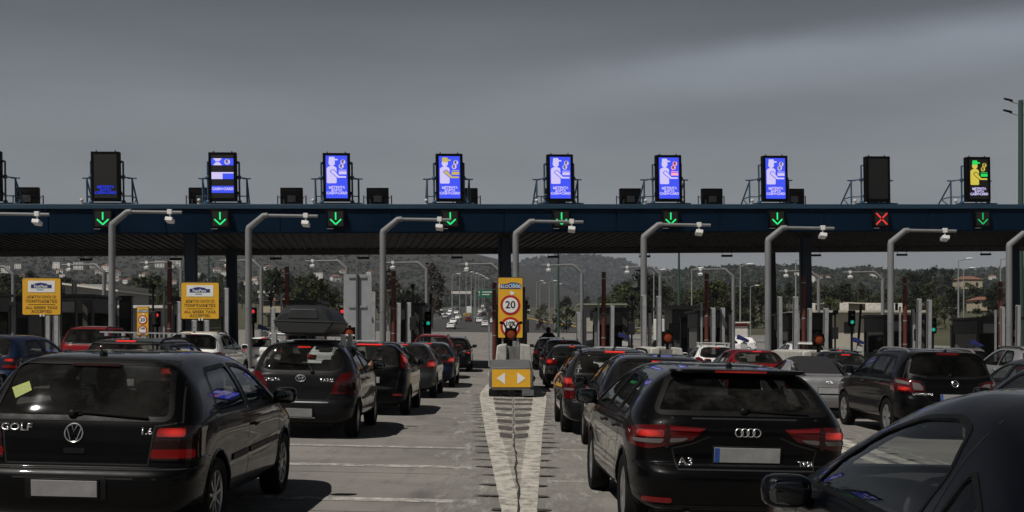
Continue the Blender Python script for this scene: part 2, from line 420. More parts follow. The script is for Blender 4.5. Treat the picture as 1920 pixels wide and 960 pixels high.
def strip(sf, name, pts, ax, wd, mt, parent, off=.002, closed=False):
    """thin line on the hull: door gaps, wipers' rubber"""
    pts = resample(pts, .05) if closed else [tuple(Vector(pts[i])+(Vector(pts[i+1])-Vector(pts[i]))*(j/8)) for i in range(len(pts)-1) for j in range(8)]+[pts[-1]]
    m = MB(); P = []; n = len(pts)
    for i, p in enumerate(pts):
        a = Vector(pts[(i-1) % n] if closed or i else p); b = Vector(pts[(i+1) % n] if closed or i < n-1 else p)
        t = (b-a).normalized() if (b-a).length > 1e-9 else Vector((1, 0)); q = Vector((-t.y, t.x))*wd/2
        for s in (1, -1):
            h, nn = sf.hit(ax, p[0]+q.x*s, p[1]+q.y*s); P.append(h+nn*off)
    fs = [(2*i, 2*((i+1) % n), 2*((i+1) % n)+1, 2*i+1) for i in range(n if closed else n-1)]
    m.add(P, fs); return m.build(name, mt, parent)
def wires(sf, name, lines, r, mt, parent, off=.004, ax='R', seg=6):
    m = MB()
    for pts, closed in lines:
        m.tube([sf.hit(ax, *p)[0]+sf.hit(ax, *p)[1]*off for p in pts], r, seg, closed)
    return m.build(name, mt, parent)
def letters(sf, body, x, z, size, mt, parent, sx=1.0, name='lettering', ax='R', bold=0.0):
    me = text(name, body, size, mt, 'mesh', None, ext=.0, sx=sx, bold=bold)
    for v in me.vertices:
        p, n = sf.hit(ax, v.co.x+x, v.co.z+z); v.co = p+n*.005
    o = bpy.data.objects.new(name, me); C.objects.link(o); o.parent = parent
    s = o.modifiers.new('thickness', 'SOLIDIFY'); s.thickness = .004; s.offset = -1
    return o
def cut(sp, sf, cutters, inner):
    o = bpy.data.objects.new('body', sf.me); C.objects.link(o)
    tmp = []; mods = []; slf = False
    def add(vs, fs):
        me = bpy.data.meshes.new('cutter'); me.from_pydata(vs, [], fs)
        bm = bmesh.new(); bm.from_mesh(me); bmesh.ops.remove_doubles(bm, verts=bm.verts, dist=2e-4); bmesh.ops.dissolve_degenerate(bm, dist=1e-5, edges=bm.edges); bmesh.ops.recalc_face_normals(bm, faces=bm.faces); bm.to_mesh(me); bm.free()
        me.materials.append(blk()); me.materials.append(blk()); me.polygons.foreach_set('material_index', [1]*len(me.polygons))
        t = bpy.data.objects.new('cutter', me); C.objects.link(t); tmp.append(t)
        b = o.modifiers.new('b', 'BOOLEAN'); b.operation = 'DIFFERENCE'; b.solver = 'EXACT'; b.object = t; b.material_mode = 'INDEX'; b.use_self = slf; b.use_hole_tolerant = slf; mods.append(b)
    sf.me.materials.append(blk()); sf.me.materials.append(blk())
    if inner: add(*inner)
    for c in cutters: add(c.v, c.f)
    def run():
        dg = bpy.context.evaluated_depsgraph_get(); return bpy.data.meshes.new_from_object(o.evaluated_get(dg))
    def vol(m_):
        bm = bmesh.new(); bm.from_mesh(m_); v_ = bm.calc_volume(); op = sum(1 for e in bm.edges if not e.is_manifold); bm.free(); return v_, op
    for b in mods: b.show_viewport = False
    last = vol(run())[0]
    for q, b in enumerate(mods):
        b.show_viewport = True; v_, op = vol(run())
        if not (.15*last < v_ < last*.9999): b.use_self = True; b.use_hole_tolerant = True; v_, op = vol(run())
        last = v_
    me = run()
    for t in tmp: bpy.data.objects.remove(t)
    bpy.data.objects.remove(o)
    ln = []; sm = []
    for pl in me.polygons:
        for vi in pl.vertices:
            q = me.vertices[vi].co; n = pl.normal
            if pl.material_index == 0:
                p, _, i, dd = sf.bvh.find_nearest(q)
                if dd < 1e-3:
                    s = sf.nrm(p, i)
                    if s.dot(n) > .5: n = s
            ln.append(tuple(n))
    me.polygons.foreach_set('use_smooth', [True]*len(me.polygons)); me.normals_split_custom_set(ln); me.name = 'body'
    return me
def wheel(parent, x, y, r, wd, spokes, kind, dark=False, steer=0):
    m = MB(); s = 1 if x > 0 else -1
    rr = r*.655
    m.lathe([(rr, -wd*.42), (r*.82, -wd*.5), (r*.95, -wd*.47), (r, -wd*.33), (r, wd*.33), (r*.95, wd*.47), (r*.82, wd*.5), (rr, wd*.42)], 'x', (0, 0, 0), 36)
    o = m.build('wheel', rub(), parent); o.location = (x, y, r); o.rotation_euler = (0, 0, R(steer))
    if kind == 'none': return o
    d = MB(); f = s*wd*.36
    d.lathe([(rr+.003, f*1.1), (rr*.96, f*1.12), (rr*.90, f*.95), (rr*.88, f*.2)], 'x', (0, 0, 0), 36)
    for i in range(spokes):
        a = 2*math.pi*i/spokes; M = Matrix.Rotation(a, 4, 'X')
        wi = .62*math.pi*rr/spokes*(.55 if kind == 'thin' else 1.0); xs = sorted((f*.55, f*.98))
        vs = [M @ Vector((xx, k*ww*.5, z)) for xx in xs for z, ww in ((rr*.2, wi*.75), (rr*.93, wi*1.15)) for k in (-1, 1)]
        d.add(vs, [(0, 1, 3, 2), (4, 6, 7, 5), (0, 4, 5, 1), (2, 3, 7, 6), (0, 2, 6, 4), (1, 5, 7, 3)])
    d.lathe([(rr*.27, f*.5), (rr*.27, f*1.0), (rr*.2, f*1.08), (0.001, f*1.1)], 'x', (0, 0, 0), 20)
    d.build('rim', mat('alloy_rim', (.42, .42, .43), .35, .85, var=.1) if not dark else mat('dusty_rim', (.16, .16, .16), .5, .5), o)
    e = MB(); e.lathe([(rr*.9, f*.3), (0.001, f*.3)], 'x', (0, 0, 0), 24); e.build('brake_disc', mat('brake_shadow', (.03, .03, .03), .6, .4), o)
    return o
def seat(parent, x, y, z0, hgt=.62, wd=.25, head=True, name='seat'):
    m = MB(); m.sph((x, y+.28, z0), (wd, .26, .10), 6, .5)
    M = Matrix.Translation((x, y, z0+.05)) @ Matrix.Rotation(R(14), 4, 'X')
    b = MB(); b.sph((0, 0, hgt/2), (wd*.96, .075, hgt/2), 8, .45)
    if head: b.sph((0, -.02, hgt+.12), (.125, .05, .10), 6, .55); b.tube([(-.05, -.01, hgt-.05), (-.05, -.01, hgt+.08)], .008, 6); b.tube([(.05, -.01, hgt-.05), (.05, -.01, hgt+.08)], .008, 6)
    m.add([M @ Vector(p) for p in b.v], b.f); return m.build(name, fab(), parent)
def hot(m):
    """a bulb behind the lens: brightest at the middle"""
    n = m.node_tree.nodes; l = m.node_tree.links
    if 'hotspot' in n: return m
    c = n.new('ShaderNodeTexCoord'); g = n.new('ShaderNodeMapping'); g.name = 'hotspot'; g.inputs['Location'].default_value = (-.5, -.5, -.5); d = n.new('ShaderNodeVectorMath'); d.operation = 'LENGTH'; r = n.new('ShaderNodeMapRange')
    l.new(c.outputs['Generated'], g.inputs[0]); l.new(g.outputs[0], d.inputs[0]); l.new(d.outputs['Value'], r.inputs[0]); r.inputs[1].default_value = .05; r.inputs[2].default_value = .62; r.inputs[3].default_value = EM*.68; r.inputs[4].default_value = EM*.07
    l.new(r.outputs[0], n['Principled BSDF'].inputs['Emission Strength']); return m
def lens(k):
    return {'strip': lambda: mat('brake_strip_lit', (.2, .01, .01), .2, var=.25, scale=90, emit=(1.0, .04, .03), estr=EM*.62),
            'red': lambda: mat('red_lens', (.07, .003, .004), .15, var=.1, coat=.5, spec=.2),
            'dim': lambda: mat('red_lens_glow', (.07, .003, .004), .15, var=.1, coat=.5, spec=.2, emit=(.20, .004, .004), estr=EM*.28),
            'lit': lambda: hot(mat('brake_lamp_lit', (.14, .006, .006), .15, var=.35, scale=30, coat=1, emit=(1.0, .045, .028), estr=EM)),
            'clear': lambda: mat('clear_lens', (.13, .12, .12), .15, var=.1, coat=.5, spec=.2),
            'smoke': lambda: mat('smoked_lens', (.02, .006, .006), .15, var=.1, coat=.5, spec=.2)}[k]()
def car_type(sp):
    """builds one complete car at the origin (rear bumper at y=0, facing +Y) and returns its root"""
    root = thing(sp.get('name', 'car'), '', 'car')
    sf = Surf(*hull(sp)); L, W, H, zb = sp['L'], sp['W'], sp['H'], sp['zb']
    rw, r = sp['r'], sp['r']; ya, yb = sp['axles']
    cs = []
    rwn = rpoly(sp['rear'], sp.get('rr', .06)) if sp.get('rear') else None; wsn = rpoly(sp['front'], .06)
    if rwn: cs.append(MB().prism(rpoly(inset(sp['rear'], .012), sp.get('rr', .06)), lambda a, b, d: (a, d, b), -.5, sp.get('rdepth', 1.0)))
    cs.append(MB().prism(rpoly(inset(sp['front'], .012), .06), lambda a, b, d: (a, d, b), L+.5, sp.get('fdepth', L*.58)))
    sides = [rpoly(p, sp.get('sr', .05)) for p in sp['side']]
    for p in sp['side']: cs.append(MB().prism(rpoly(inset(p, .012), .04, 3), lambda a, b, d: (d, a, b), -2.03, 2.01))
    am = MB(); ar = r+.05
    for y in (ya, yb):
        for s in (1, -1):
            c = circ(ar, 28); am.prism(c, lambda a, b, d: (d, y+a, r+b), s*(W-.27), s*(W+.3))
    cs.append(am)
    me = cut(sp, sf, cs, hull(sp, .045))
    b = bpy.data.objects.new('body', me); C.objects.link(b); b.parent = root
    g = glass(*sp.get('glass', ('car_glass', .48, .03)))
    def seal(p, ax, par, wd=.02):
        wd = sp.get('sealw', wd)
        patch(sf, 'window_seal', inset(p, -wd), ax, .0035, blk(), par, .006, .05, holes=[inset(p, sp.get('frit', .018))])
    if rwn:
        o = patch(sf, 'rear_window', inset(rwn, .002), 'R', sp.get('goff', -.004), g, root, 0, .06); seal(rwn, 'R', o)
        if sp.get('wiper'):
            pv, arm, bl = sp['wiper']; m = MB()
            q = lambda p, o_: sf.hit('R', *p)[0]+sf.hit('R', *p)[1]*o_
            m.sph(q(pv, .015), (.03, .025, .03), 6, .7); n_ = 6
            m.tube([q((pv[0]+(arm[0]-pv[0])*i/n_, pv[1]+(arm[1]-pv[1])*i/n_), .03) for i in range(n_+1)], .009, 6)
            m.tube([q((bl[0][0]+(bl[1][0]-bl[0][0])*i/n_, bl[0][1]+(bl[1][1]-bl[0][1])*i/n_), .014) for i in range(n_+1)], .010, 6)
            m.build('rear_wiper', blk(), root)
    o = patch(sf, 'windscreen', inset(wsn, .002), 'F', -.004, glass('screen_glass', .75, .012), root, 0, .08); seal(wsn, 'F', o)
    for p in sides:
        for ax in ('S', 'L'):
            o = patch(sf, 'side_window', inset(p, .002), ax, -.004, glass('side_glass_%d' % round(100*sp.get('stint', .45)), sp.get('stint', .45), sp.get('sdust', .025)), root, 0, .08); seal(p, ax, o, .014)
    # lamps
    for grp in sp.get('lamps', []):
        for s in (1, -1):
            par = None
            for k, (ol, key, off) in enumerate(grp):
                pts = [(s*x, z) for x, z in rpoly(ol, .02, 3)]
                q = patch(sf, 'tail_light' if k == 0 else 'lens', pts, 'R', off, lens(key), par or root, .03, .03)
                if k == 0: par = q
    if sp.get('brake3'):
        x0, x1, z0, z1, key = sp['brake3']; patch(sf, 'third_brake_light', rpoly([(x0, z0), (x1, z0), (x1, z1), (x0, z1)], .008, 2), 'R', .012, lens(key), root, .02, .03)
    for p, key in sp.get('reflectors', []):
        for s in (1, -1): patch(sf, 'reflector', [(s*x, z) for x, z in rpoly(p, .02, 2)], 'R', .006, lens(key), root, .012, .04)
    # number plate
    if sp.get('plate'):
        px, pz, pw, ph = sp['plate']; h, n = sf.hit('R', px, pz)
        tl = math.atan2(-n.z, -n.y) if n.y < 0 else 0
        m = MB(); m.box(-pw/2-.012, pw/2+.012, -.012, .006, -ph/2-.012, ph/2+.012); o = m.build('number_plate', blk(), root, bevel=.004)
        o.location = h+Vector((0, -.006, 0)); o.rotation_euler = (max(-.25, min(.25, -math.asin(max(-1, min(1, n.z))))), 0, 0)
        MB().box(-pw/2, pw/2, -.016, -.010, -ph/2, ph/2).build('plate_face', mat('number_plate_face', (.25, .25, .25), .5, var=.18, scale=9), o, bevel=.003)
        if sp.get('euro', 1): MB().box(-pw/2+.002, -pw/2+.042, -.018, -.0162, -ph/2+.003, ph/2-.003).build('plate_band', mat('plate_blue', (.02, .07, .3), .5), o)
    # gaps
    gap = mat('panel_gap_shadow', (.004, .004, .004), .8, var=0)
    for ol, closed in sp.get('rgaps', []): strip(sf, 'tailgate_gap', ol, 'R', .011, gap, root, .0015, closed)
    for ol in sp.get('sgaps', []):
        for ax in ('S', 'L'): strip(sf, 'door_gap', ol, ax, .010, gap, root, .0015)
    for ol in sp.get('mould', []):
        for ax in ('S', 'L'): patch(sf, 'door_moulding', rpoly(ol, .015, 2), ax, .012, blk(), root, .015, .06)
    for ol, key in sp.get('rpanels', []): patch(sf, 'rear_trim', rpoly(ol, .02, 3), 'R', .008, {'blk': blk, 'chrome': chrome}[key](), root, .012, .05)
    for (y, z) in sp.get('handles', []):
        for s, ax in ((1, 'S'), (-1, 'L')):
            h, n = sf.hit(ax, y, z); m = MB(); m.sph((0, 0, 0), (.018, .095, .016), 6, .6); o = m.build('door_handle', paint('black', (.0022, .0022, .0026)) if sp.get('hblack', 1) else chrome(), root); o.location = h+n*.022
    # arches, bottom
    for y in (ya, yb):
        for ax in ('S', 'L'):
            pts = [(y+(ar+.008)*math.cos(a), r+(ar+.008)*math.sin(a)) for a in [R(-8+196*i/20) for i in range(21)]]
            wires(sf, 'arch_lip', [(pts, False)], .013 if not sp.get('cladding') else .03, blk() if sp.get('cladding') else paint('black', (.0022, .0022, .0026)), root, -.003, ax)
    m = MB(); m.box(-W*.68, W*.68, .35, L-.4, .17, .34); m.box(-.5, .5, .15, .5, .2, .4); m.build('underbody', blk(), root)  # plain black box under the floor, added to block light
    m = MB(); m.tube([(-.45, .1, .24), (-.45, .45, .26)], .028, 10); m.build('exhaust_pipe', mat('exhaust_steel', (.12, .12, .12), .4, .8), root)
    for y in (ya, yb):
        for s in (1, -1): wheel(root, s*(W-.105), y, r, .2, sp.get('spokes', 7), sp.get('rim', 'std'), sp.get('darkrim', 0))
    # mirrors
    my, mz = sp['mirror']
    for s in (1, -1):
        m = MB(); xo = Wf(sp, my, mz); m.sph((s*(xo+.125), my, mz+.03), (.115, .07, .078), 8, .62); m.tube([(s*(xo-.03), my+.05, mz-.05), (s*(xo+.07), my+.02, mz-.01)], .028, 8)
        o = m.build('door_mirror', sp.get('mirmat') or paint('black', (.0022, .0022, .0026)), root)
        k = MB(); k.sph((s*(xo+.125), my-.068, mz+.03), (.093, .006, .058), 6, .6); k.build('mirror_glass', mat('mirror_silver', (.12, .13, .14), .04, 1, var=0), o)
    # cabin
    fy = sp.get('seaty', L*.47)
    for s in (1, -1): seat(root, s*.36, fy, .42, .62)
    if not sp.get('two'):
        for s in (1, -1): seat(root, s*.34, max(.85, ya+.1), .45, .52, .30, True, 'rear_seat')
    dy = sp['dash']
    m = MB(); m.sph((0, dy, zb-.10), (W-.16, .28, .17), 8, .5); m.build('dashboard', fab(), root)
    m = MB(); c = [(-.36+.185*math.cos(a), dy-.42+.07*math.sin(a), zb-.08+.17*math.sin(a)) for a in [2*math.pi*i/20 for i in range(20)]]; m.tube(c, .015, 6, True); m.tube([(-.36, dy-.2, zb-.14), (-.36, dy-.42, zb-.08)], .03, 6); m.build('steering_wheel', fab(), root)
    m = MB(); m.sph((0, dy-.08, H-.20), (.12, .02, .035), 6, .6); m.build('interior_mirror', blk(), root)
    # front lights
    fl = sp.get('flamp') or [(.42, .66), (W*.86, .72), (W*.88, .84), (.50, .78)]
    for s in (1, -1): patch(sf, 'headlight', [(s*x, z) for x, z in rpoly(fl, .03, 3)], 'F', .006, lens('clear'), root, .02, .05)
    if sp.get('aerial'):
        y, ln = sp['aerial']; h, n = sf.hit('T', 0, y); m = MB(); m.sph(tuple(h+Vector((0, 0, .01))), (.025, .045, .02), 6, .7); m.tube([h+Vector((0, 0, .01)), h+Vector((0, -ln*.75, ln*.66))], [.007, .003], 6); m.build('aerial', blk(), root)
    if sp.get('spoiler'):
        y, z, wd, dp = sp['spoiler']; m = MB(); m.sph((0, y, z), (wd, dp, .022), 10, .4); m.build('roof_spoiler', paint('black', (.0022, .0022, .0026)), root)
    if sp.get('rails'):
        y0, y1, key = sp['rails']
        for s in (1, -1):
            pts = []
            for i in range(15):
                y = y0+(y1-y0)*i/14; x = s*W*.655; h, _ = sf.hit('T', x, y); pts.append(h+Vector((0, 0, .055*min(1, 3.2*math.sin(math.pi*i/14)))))
            m = MB(); m.tube(pts, .019, 8); m.build('roof_rail', {'blk': blk, 'sil': lambda: mat('silver_rail', (.42, .42, .42), .35, .7, var=.1)}[key](), root)
    SURF[root.name] = sf; return root
SURF = {}
def scaled(sp, sx=1, sy=1, sz=1, **kw):
    P2 = lambda p, a, b: [(u*a, v*b) for u, v in p]
    q = dict(sp); q.update(L=sp['L']*sy, W=sp['W']*sx, H=sp['H']*sz, zb=sp['zb']*sz, prof=P2(sp['prof'], sy, sz), front=P2(sp['front'], sx, sz), side=[P2(p, sy, sz) for p in sp['side']],
        lamps=[[(P2(o, sx, sz), k, f) for o, k, f in g] for g in sp.get('lamps', [])], axles=tuple(a*sy for a in sp['axles']), mirror=(sp['mirror'][0]*sy, sp['mirror'][1]*sz), dash=sp['dash']*sy,
        rgaps=[(P2(p, sx, sz), c) for p, c in sp.get('rgaps', [])], sgaps=[P2(p, sy, sz) for p in sp.get('sgaps', [])], mould=[P2(p, sy, sz) for p in sp.get('mould', [])], rpanels=[(P2(p, sx, sz), k) for p, k in sp.get('rpanels', [])],
        handles=[(a*sy, b*sz) for a, b in sp.get('handles', [])], reflectors=[(P2(p, sx, sz), k) for p, k in sp.get('reflectors', [])])
    if sp.get('rear'): q['rear'] = P2(sp['rear'], sx, sz)
    if sp.get('zs'): q['zs'] = sp['zs']*sz
    if sp.get('ys'): q['ys'] = (sp['ys'][0]*sy, sp['ys'][1]*sy)
    if sp.get('seaty'): q['seaty'] = sp['seaty']*sy
    if sp.get('brake3'): a = sp['brake3']; q['brake3'] = (a[0]*sx, a[1]*sx, a[2]*sz, a[3]*sz, a[4])
    if sp.get('spoiler'): a = sp['spoiler']; q['spoiler'] = (a[0]*sy, a[1]*sz, a[2]*sx, a[3])
    if sp.get('rails'): a = sp['rails']; q['rails'] = (a[0]*sy, a[1]*sy, a[2])
    if sp.get('wiper'): a = sp['wiper']; q['wiper'] = ((a[0][0]*sx, a[0][1]*sz), (a[1][0]*sx, a[1][1]*sz), P2(a[2], sx, sz))
    if sp.get('plate'): a = sp['plate']; q['plate'] = (a[0], a[1]*sz, a[2], a[3])
    q.update(kw); return q
# ------------------------------------------------------------------ the kinds of car in the queue (metres; rear view outlines x,z; side view outlines y,z)
def sym(p): return [(x, z) for x, z in p]+[(-x, z) for x, z in reversed(p)]
HATCH_W = [(-.60, 1.34), (.60, 1.34), (.70, .985), (-.70, .985)]
GOLF = dict(name='hatchback', L=4.15, W=.868, H=1.44, zb=.93, th=.70, n=7.5, r=.31, axles=(.78, 3.29), zs=.6, rt=.07,
    prof=[(.35, .20), (.10, .24), (.02, .33), (.0, .45), (.0, .53), (.035, .585), (.075, .60), (.085, .70), (.10, .86), (.13, .945), (.19, 1.04), (.33, 1.25), (.42, 1.36), (.50, 1.395), (.85, 1.425), (1.5, 1.44), (2.1, 1.425), (2.5, 1.365), (2.9, 1.14), (3.18, .965), (3.35, .91), (3.75, .83), (4.0, .74), (4.12, .60), (4.15, .48), (4.12, .30), (3.95, .20)],
    rear=[(-.585, 1.355), (.585, 1.355), (.665, .95), (-.665, .95)], rr=.07, front=[(-.56, 1.34), (.56, 1.34), (.68, 1.0), (-.68, 1.0)],
    side=[[(.80, 1.0), (.93, 1.24), (1.05, 1.30), (1.70, 1.325), (1.73, .965), (.86, .965)], [(1.83, .965), (1.80, 1.325), (2.15, 1.31), (2.36, 1.26), (2.85, .965)]], sr=.045,
    lamps=[[([(.575, .895), (.80, .905), (.872, .895), (.872, .655), (.535, .655)], 'smoke', .008), ([(.585, .885), (.765, .888), (.765, .825), (.575, .825)], 'lit', .014), ([(.545, .735), (.82, .735), (.82, .670), (.54, .670)], 'dim', .012)]],
    brake3=(-.16, .20, 1.322, 1.338, 'smoke'), wiper=((-.06, .975), (.0, .985), [(.01, .985), (.50, .955)]), plate=(-.05, .45, .48, .12), euro=0,
    rgaps=[([(-.66, 1.37), (.66, 1.37), (.745, .93), (.56, .90), (.52, .62), (-.52, .62), (-.56, .90), (-.745, .93)], True), ([(-.80, .525), (.80, .525)], False)],
    rpanels=[([(-.10, .735), (.06, .735), (.06, .695), (-.10, .695)], 'blk'), ([(-.34, .535), (.25, .535), (.25, .37), (-.34, .37)], 'blk')],
    sgaps=[[(1.78, 1.36), (1.79, .9), (1.74, .5), (1.68, .36), (1.8, .3)], [(3.0, .93), (3.02, .6), (2.98, .33), (1.8, .3)]], mould=[[(1.22, .60), (1.72, .61), (1.72, .56), (1.2, .55)], [(1.80, .61), (2.94, .63), (2.94, .58), (1.8, .56)]],
    handles=[(1.98, .80)], mirror=(2.78, .985), dash=2.72, spokes=9, rim='thin', aerial=(.58, .10), glass=('tinted_rear_glass', .50, .045), flamp=[(.42, .56), (.72, .60), (.74, .72), (.46, .72)])
A3 = dict(name='hatchback', L=4.31, W=.893, H=1.43, zb=.96, th=.66, n=7, r=.325, axles=(.80, 3.44), zs=.62, rt=.12,
    prof=[(.40, .22), (.12, .26), (.04, .36), (.0, .48), (.0, .56), (.05, .62), (.10, .66), (.09, .80), (.075, .90), (.10, .98), (.16, 1.05), (.36, 1.27), (.43, 1.335), (.50, 1.375), (.66, 1.40), (1.2, 1.425), (1.8, 1.43), (2.3, 1.405), (2.65, 1.33), (3.05, 1.12), (3.32, .985), (3.5, .94), (3.95, .83), (4.2, .70), (4.3, .54), (4.3, .42), (4.1, .22)],
    rear=[(-.555, 1.325), (.555, 1.325), (.70, 1.04), (-.70, 1.04)], rr=.06, rdepth=.9, front=[(-.55, 1.32), (.55, 1.32), (.70, 1.02), (-.70, 1.02)],
    side=[[(.72, 1.06), (.80, 1.17), (1.0, 1.28), (1.12, 1.30), (1.18, .99), (.80, .99)], [(1.24, .985), (1.19, 1.305), (1.88, 1.325), (1.93, .98)], [(1.99, .98), (1.95, 1.325), (2.3, 1.30), (2.55, 1.22), (2.98, .98)]], sr=.04,
    lamps=[[([(.31, .925), (.66, .945), (.82, .935), (.885, .90), (.885, .77), (.76, .75), (.60, .785), (.42, .83)], 'red', .006), ([(.645, .905), (.835, .90), (.835, .845), (.645, .85)], 'lit', .012), ([(.33, .918), (.60, .93), (.60, .905), (.36, .895)], 'dim', .012), ([(.45, .845), (.60, .842), (.60, .805), (.50, .82)], 'clear', .012), ([(.64, .838), (.86, .828), (.85, .80), (.66, .80)], 'clear', .011), ([(.605, .94), (.635, .94), (.635, .76), (.605, .77)], 'smoke', .013)]],
    brake3=None, wiper=((.0, 1.05), (.05, 1.06), [(.02, 1.055), (.52, 1.035)]), plate=(.02, .715, .53, .12),
    reflectors=[([(.58, .37), (.80, .37), (.80, .33), (.58, .33)], 'dim')],
    rgaps=[([(-.28, .86), (-.42, .80), (-.58, .76), (-.54, .60), (.54, .60), (.58, .76), (.42, .80), (.28, .86)], False), ([(-.78, 1.0), (.78, 1.0)], False)],
    rpanels=[([(-.72, .31), (.72, .31), (.66, .23), (-.66, .23)], 'blk')],
    sgaps=[[(.98, 1.0), (1.12, .78), (1.30, .62), (1.32, .36), (2.0, .31)], [(1.96, 1.36), (1.98, .9), (1.98, .5), (1.96, .31)], [(3.0, .94), (3.08, .6), (3.0, .33), (1.96, .31)]],
    handles=[(1.25, .86), (2.16, .85)], mirror=(2.95, 1.0), dash=2.9, spokes=5, spoiler=(.44, 1.372, .56, .16), aerial=(.72, .12), glass=('dusty_rear_glass', .30, .034, 7), flamp=[(.36, .60), (.76, .66), (.80, .78), (.42, .72)])
YARIS = dict(name='hatchback', L=3.75, W=.848, H=1.53, zb=.98, th=.68, n=7, r=.295, axles=(.62, 3.08), zs=.66, rt=.13,
    prof=[(.32, .22), (.10, .25), (.02, .36), (.0, .48), (.01, .56), (.045, .61), (.06, .72), (.07, .88), (.10, .99), (.15, 1.06), (.30, 1.34), (.34, 1.42), (.34, 1.46), (.48, 1.485), (.9, 1.515), (1.4, 1.53), (1.9, 1.51), (2.3, 1.42), (2.7, 1.20), (2.98, 1.03), (3.2, .96), (3.5, .84), (3.68, .70), (3.75, .52), (3.73, .36), (3.5, .22)],
    rear=[(-.56, 1.43), (-.2, 1.445), (.2, 1.445), (.56, 1.43), (.665, 1.08), (.5, 1.03), (-.5, 1.03), (-.665, 1.08)], rr=.07, front=[(-.54, 1.42), (.54, 1.42), (.66, 1.08), (-.66, 1.08)],
    side=[[(.62, 1.10), (.74, 1.30), (.90, 1.385), (1.38, 1.41), (1.42, 1.02), (.78, 1.03)], [(1.50, 1.02), (1.46, 1.41), (1.86, 1.39), (2.12, 1.31), (2.62, 1.04)]], sr=.045,
    lamps=[[([(.46, .70), (.53, .88), (.60, .99), (.70, 1.03), (.85, 1.0), (.85, .715), (.66, .70)], 'red', .012), ([(.60, .88), (.80, .87), (.80, .745), (.56, .74)], 'smoke', .018)]],
    brake3=(-.10, .10, 1.40, 1.415, 'strip'), wiper=((.17, 1.02), (.10, 1.13), [(-.36, 1.16), (.08, 1.135)]), plate=(.0, .41, .40, .13), euro=0,
    rgaps=[([(-.60, 1.46), (-.73, 1.03), (-.62, 1.0), (-.46, .68), (-.40, .575), (.40, .575), (.46, .68), (.62, 1.0), (.73, 1.03), (.60, 1.46)], True)],
    rpanels=[([(-.44, .575), (.44, .575), (.44, .553), (-.44, .553)], 'chrome'), ([(-.24, .34), (.24, .34), (.24, .328), (-.24, .328)], 'chrome'), ([(-.02, .78), (.02, .78), (.02, .72), (-.02, .72)], 'blk')],
    sgaps=[[(1.46, 1.44), (1.46, .9), (1.42, .5), (1.4, .32)], [(.80, 1.0), (.98, .75), (1.05, .45), (1.1, .32), (2.6, .31)], [(2.68, .98), (2.7, .6), (2.6, .31)]],
    handles=[(1.0, .90), (1.64, .90)], mirror=(2.55, 1.06), dash=2.6, spokes=8, darkrim=0, aerial=(.5, .16), glass=('car_glass', .48, .04), mould=[[(1.1, .62), (1.4, .62), (1.4, .58), (1.1, .58)], [(1.47, .62), (2.6, .64), (2.6, .60), (1.47, .58)]])
SUVX = dict(name='crossover_car', L=4.50, W=.892, H=1.60, zb=1.02, th=.72, n=7.5, r=.345, axles=(.88, 3.60), zs=.72, rt=.12,
    prof=[(.40, .28), (.12, .32), (.02, .44), (.0, .58), (.02, .70), (.06, .78), (.06, .90), (.08, 1.02), (.14, 1.10), (.30, 1.38), (.34, 1.47), (.30, 1.52), (.36, 1.545), (.8, 1.58), (1.5, 1.60), (2.1, 1.58), (2.5, 1.50), (2.95, 1.27), (3.3, 1.09), (3.5, 1.03), (4.0, .95), (4.3, .84), (4.46, .66), (4.48, .5), (4.3, .28)],
    rear=[(-.60, 1.49), (.60, 1.49), (.72, 1.14), (.4, 1.09), (-.4, 1.09), (-.72, 1.14)], rr=.06, front=[(-.56, 1.49), (.56, 1.49), (.69, 1.12), (-.69, 1.12)],
    side=[[(.66, 1.12), (.78, 1.34), (.92, 1.44), (1.08, 1.455), (1.12, 1.09), (.8, 1.09)], [(1.19, 1.085), (1.15, 1.46), (1.92, 1.475), (1.98, 1.075)], [(2.05, 1.075), (2.0, 1.475), (2.34, 1.45), (2.6, 1.36), (3.02, 1.08)]], sr=.045,
    lamps=[[([(.47, .92), (.54, 1.0), (.86, 1.07), (.89, 1.05), (.89, .84), (.70, .82), (.47, .84)], 'red', .012), ([(.50, .90), (.56, .98), (.68, 1.0), (.66, .87), (.50, .86)], 'clear', .02), ([(.70, .90), (.85, .93), (.85, .855), (.69, .85)], 'lit', .02), ([(.71, .99), (.86, 1.04), (.86, .98), (.72, .95)], 'clear', .018)]],
    brake3=(-.19, .19, 1.495, 1.52, 'dim'), wiper=((.0, 1.12), (-.04, 1.13), [(-.42, 1.10), (.02, 1.115)]), plate=(.06, .74, .52, .12),
    rgaps=[([(-.62, 1.50), (-.79, 1.07), (-.48, 1.0), (-.46, .82), (-.40, .66), (.40, .66), (.46, .82), (.48, 1.0), (.79, 1.07), (.62, 1.50)], True)],
    sgaps=[[(.92, 1.06), (1.15, .86), (1.34, .66), (1.38, .40), (2.0, .37)], [(2.02, 1.5), (2.02, .9), (2.0, .37)], [(3.05, 1.05), (3.1, .7), (3.0, .38), (2.0, .37)]],
    handles=[(1.28, .96), (2.2, .96)], mirror=(3.0, 1.12), dash=2.95, spokes=5, rails=(.55, 2.3, 'sil'), glass=('privacy_glass', .05, .02), stint=.16, aerial=(.42, .10))
